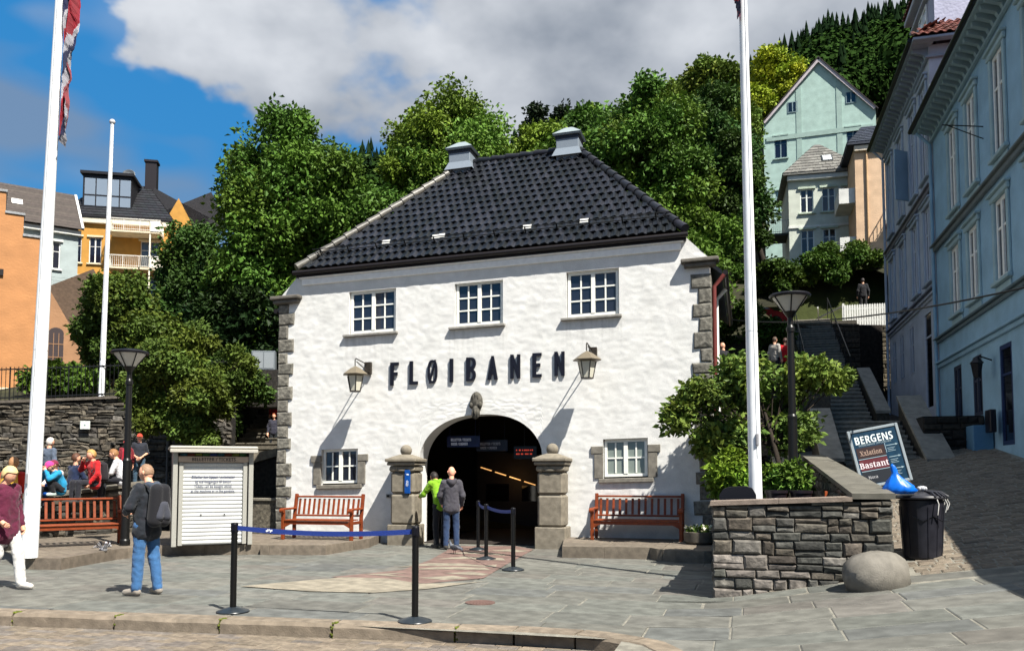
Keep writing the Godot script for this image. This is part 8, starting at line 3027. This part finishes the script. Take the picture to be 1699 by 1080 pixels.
	person("man in a red cap and dark vest over grey sleeves standing behind the sitting wall", Vector3(-9.55, 1.22, -21.6), 0.4, 0.80, {"wl": Vector3(0.05, 1.0, 0.25), "wr": Vector3(-0.08, 1.02, 0.24)}, {"top": lin(40, 44, 54), "legs": lin(66, 92, 112), "hair": lin(90, 70, 56), "cap": lin(196, 66, 44), "sleeves": 0.0})
	var bb := thing("carrier_bag", "blue carrier bag with white print beside the pink capped girl", "bag", Vector3(-10.13, 1.12, -18.55), 0.5)
	var g := geo(lin(30, 92, 190))
	skin_over(g, [[Vector3(-0.08, 0.08, 0), Vector3(0.08, 0.08, 0), 0.08, 0.08], [Vector3(-0.07, 0.24, 0), Vector3(0.07, 0.24, 0), 0.05, 0.05]], 0.02, 0.04)
	part("sack", g, M.plastic, bb)
	print_text(bb, "lettering", "61", Vector3(0.02, 0.13, 0.085), 0.07, lin(230, 235, 240), Transform3D(), true)
	# the two men at the entrance
	person("man in a lime green jacket leaning in at the left side of the doorway", Vector3(-1.56, 0, -18.50), PI + 0.55, 1.0, {"chest": Vector3(0, 1.30, 0.12), "neck": Vector3(0, 1.45, 0.22), "head": Vector3(0, 1.54, 0.33), "sl": Vector3(0.18, 1.40, 0.13), "sr": Vector3(-0.18, 1.40, 0.13), "el": Vector3(0.28, 1.16, 0.28), "wl": Vector3(0.24, 1.12, 0.52), "er": Vector3(-0.26, 1.16, 0.25), "wr": Vector3(-0.2, 1.1, 0.5), "look": Vector3(0, -0.5, 1), "ar": Vector3(-0.11, 0.085, 0.1), "tr": Vector3(-0.12, 0.035, 0.26)},
		{"top": lin(128, 178, 30), "legs": black, "hair": lin(40, 34, 32), "hem": 0.3, "hood": lin(118, 166, 26), "cell": 0.02})
	person("bald man in a charcoal hooded jacket and dark jeans at the doorway", Vector3(-1.30, 0, -18.15), PI + 0.1, 1.0, {"look": Vector3(0.1, -0.1, 1), "el": Vector3(0.25, 1.16, 0.02), "wl": Vector3(0.2, 0.98, 0.16), "wr": Vector3(-0.22, 0.93, 0.12)}, {"top": lin(74, 72, 80), "legs": lin(46, 66, 100), "hood": lin(64, 62, 70), "skin": lin(222, 158, 132), "hem": 0.6, "flare": 1.12, "cell": 0.02})
	# on the stairs left and right
	person("boy in a dark jacket coming down the steps left of the station", Vector3(-7.62, 2.26, -26.9), 0.2, 0.72, {}, {"top": lin(52, 52, 66), "legs": lin(22, 24, 30), "hair": lin(150, 80, 50)})
	person("person in a red jacket higher on the left steps, nearest to the dark-jacketed boy", Vector3(-7.93, 2.9, -28.2), 0.1, 0.75, {}, {"top": lin(190, 30, 48), "legs": lin(60, 26, 34), "hair": lin(196, 150, 120)})
	person("person in a crimson coat topmost on the left steps", Vector3(-8.3, 3.55, -29.4), 0.0, 0.74, {}, {"top": lin(180, 20, 50), "legs": lin(50, 30, 40), "hair": lin(60, 40, 36)})
	person("bald man in a black T-shirt walking up beside the station's right corner", Vector3(6.55, 4.05, -26.0), PI + 0.6, 0.92, {}, {"top": black, "sleeves": 0.0, "top_name": "shirt", "legs": lin(90, 84, 74), "fat": 1.12})
	person("person in a bright red jacket on the path behind the right lamp post", Vector3(8.82, 4.5, -27.0), PI - 0.3, 0.84, {}, {"top": lin(214, 24, 36), "legs": lin(30, 30, 36), "hair": lin(70, 50, 44)})
	person("person in a pale grey jacket beside the red-jacketed walker", Vector3(8.42, 4.5, -26.8), PI - 0.9, 0.84, {}, {"top": lin(170, 164, 156), "legs": lin(40, 40, 46), "hair": lin(84, 66, 54)})
	person("dark dressed person standing at the top of the stairs behind the white fence", Vector3(16.85, 9.2, -40.0), PI - 0.2, 1.0, {}, {"top": lin(26, 26, 30), "legs": lin(30, 30, 34), "hair": lin(40, 32, 30)})
	var car := thing("parked_car", "red car roof showing above the terrace wall behind the right flagpole", "car", Vector3(11.6, 8.7, -41.5), 0.1)
	g = geo(lin(160, 24, 34))
	g.prism(PackedVector2Array([Vector2(-1.9, 0.3), Vector2(1.9, 0.3), Vector2(1.95, 0.75), Vector2(1.1, 0.88), Vector2(0.55, 1.36), Vector2(-1.1, 1.38), Vector2(-1.8, 0.9), Vector2(-2.0, 0.7)]), -0.8, 0.8)
	part("body", g, M.plastic, car)
	g = geo(lin(120, 136, 156))
	g.prism(PackedVector2Array([Vector2(-1.5, 0.92), Vector2(0.95, 0.92), Vector2(0.5, 1.30), Vector2(-1.05, 1.32)]), 0.801, 0.815)
	part("side_glass", g, M.glass, car)
	for x in [-1.2, 1.25]:
		g = geo(lin(24, 24, 26))
		g.x = Transform3D(Basis(Vector3.RIGHT, PI / 2), Vector3(x, 0.3, 0.7))
		g.lathe([Vector2(0.0, -0.1), Vector2(0.3, -0.1), Vector2(0.31, 0.1), Vector2(0.0, 0.12)], 16)
		part("wheel", g, M.black, car)
	var tw := thing("terrace_wall", "long low stone terrace wall on the slope right of the station", "stone wall", Vector3(7.2, 5.6, -36.5), 0.0)
	g = geo(lin(64, 58, 52))
	g.box(Vector3(0, -1.5, -0.6), Vector3(9.0, 2.5, -0.05))
	part("wall_core", g, M.earth, tw)
	rubble(tw, Transform3D(), 8.0, func(u: float) -> float: return -0.5, func(u: float) -> float: return 2.55, 0.18, 0.34, 0.3, 0.8, [lin(120, 108, 92), lin(104, 94, 82), lin(134, 116, 98)], 71, 150, 0.05)
	# path where those people walk
	g = geo(lin(110, 102, 90))
	g.box(Vector3(5.2, 2.0, -28.6), Vector3(9.6, 4.05, -25.3))
	setting("slope_path", g, M.cobble)

func _ready() -> void:
	# camera
	var cam := Camera3D.new()
	cam.name = "camera"
	add_child(cam)
	cam.position = Vector3(0, 1.63, 0)
	cam.rotation.x = 0.06064
	var near := 0.1
	cam.set_frustum(near * 1080.0 / 1400.0, Vector2(0, near * 160.0 / 1400.0), near, 3000.0)
	cam.current = true
	# sky and exposure
	var env := Environment.new()
	var sky := Sky.new()
	var pano := PanoramaSkyMaterial.new()
	pano.panorama = sky_picture()
	sky.sky_material = pano
	env.sky = sky
	env.background_mode = Environment.BG_SKY
	env.ambient_light_source = Environment.AMBIENT_SOURCE_SKY
	env.tonemap_mode = Environment.TONE_MAPPER_LINEAR
	env.tonemap_exposure = 2.15
	env.sdfgi_enabled = true
	env.ssao_enabled = true
	env.ssil_enabled = true
	var we := WorldEnvironment.new()
	we.name = "world"
	we.environment = env
	add_child(we)
	# sun, high behind the camera on the right
	var sun := DirectionalLight3D.new()
	sun.name = "sun"
	add_child(sun)
	var el := deg_to_rad(54.0)
	var az := deg_to_rad(-38.0)              # the light travels forward and to the left
	var dir := Vector3(sin(az) * cos(el), -sin(el), -cos(az) * cos(el))
	sun.basis = Basis.looking_at(dir, Vector3.UP)
	sun.light_energy = 1.6
	sun.light_color = Color(1.0, 0.98, 0.94)
	sun.light_angular_distance = 0.53
	sun.shadow_enabled = true
	materials()
	grounds()
	hillside()
	station()
	bed_wall()
	stairs()
	left_walls()
	lane_houses()
	hill_houses()
	square_things()
	trees()
	people()
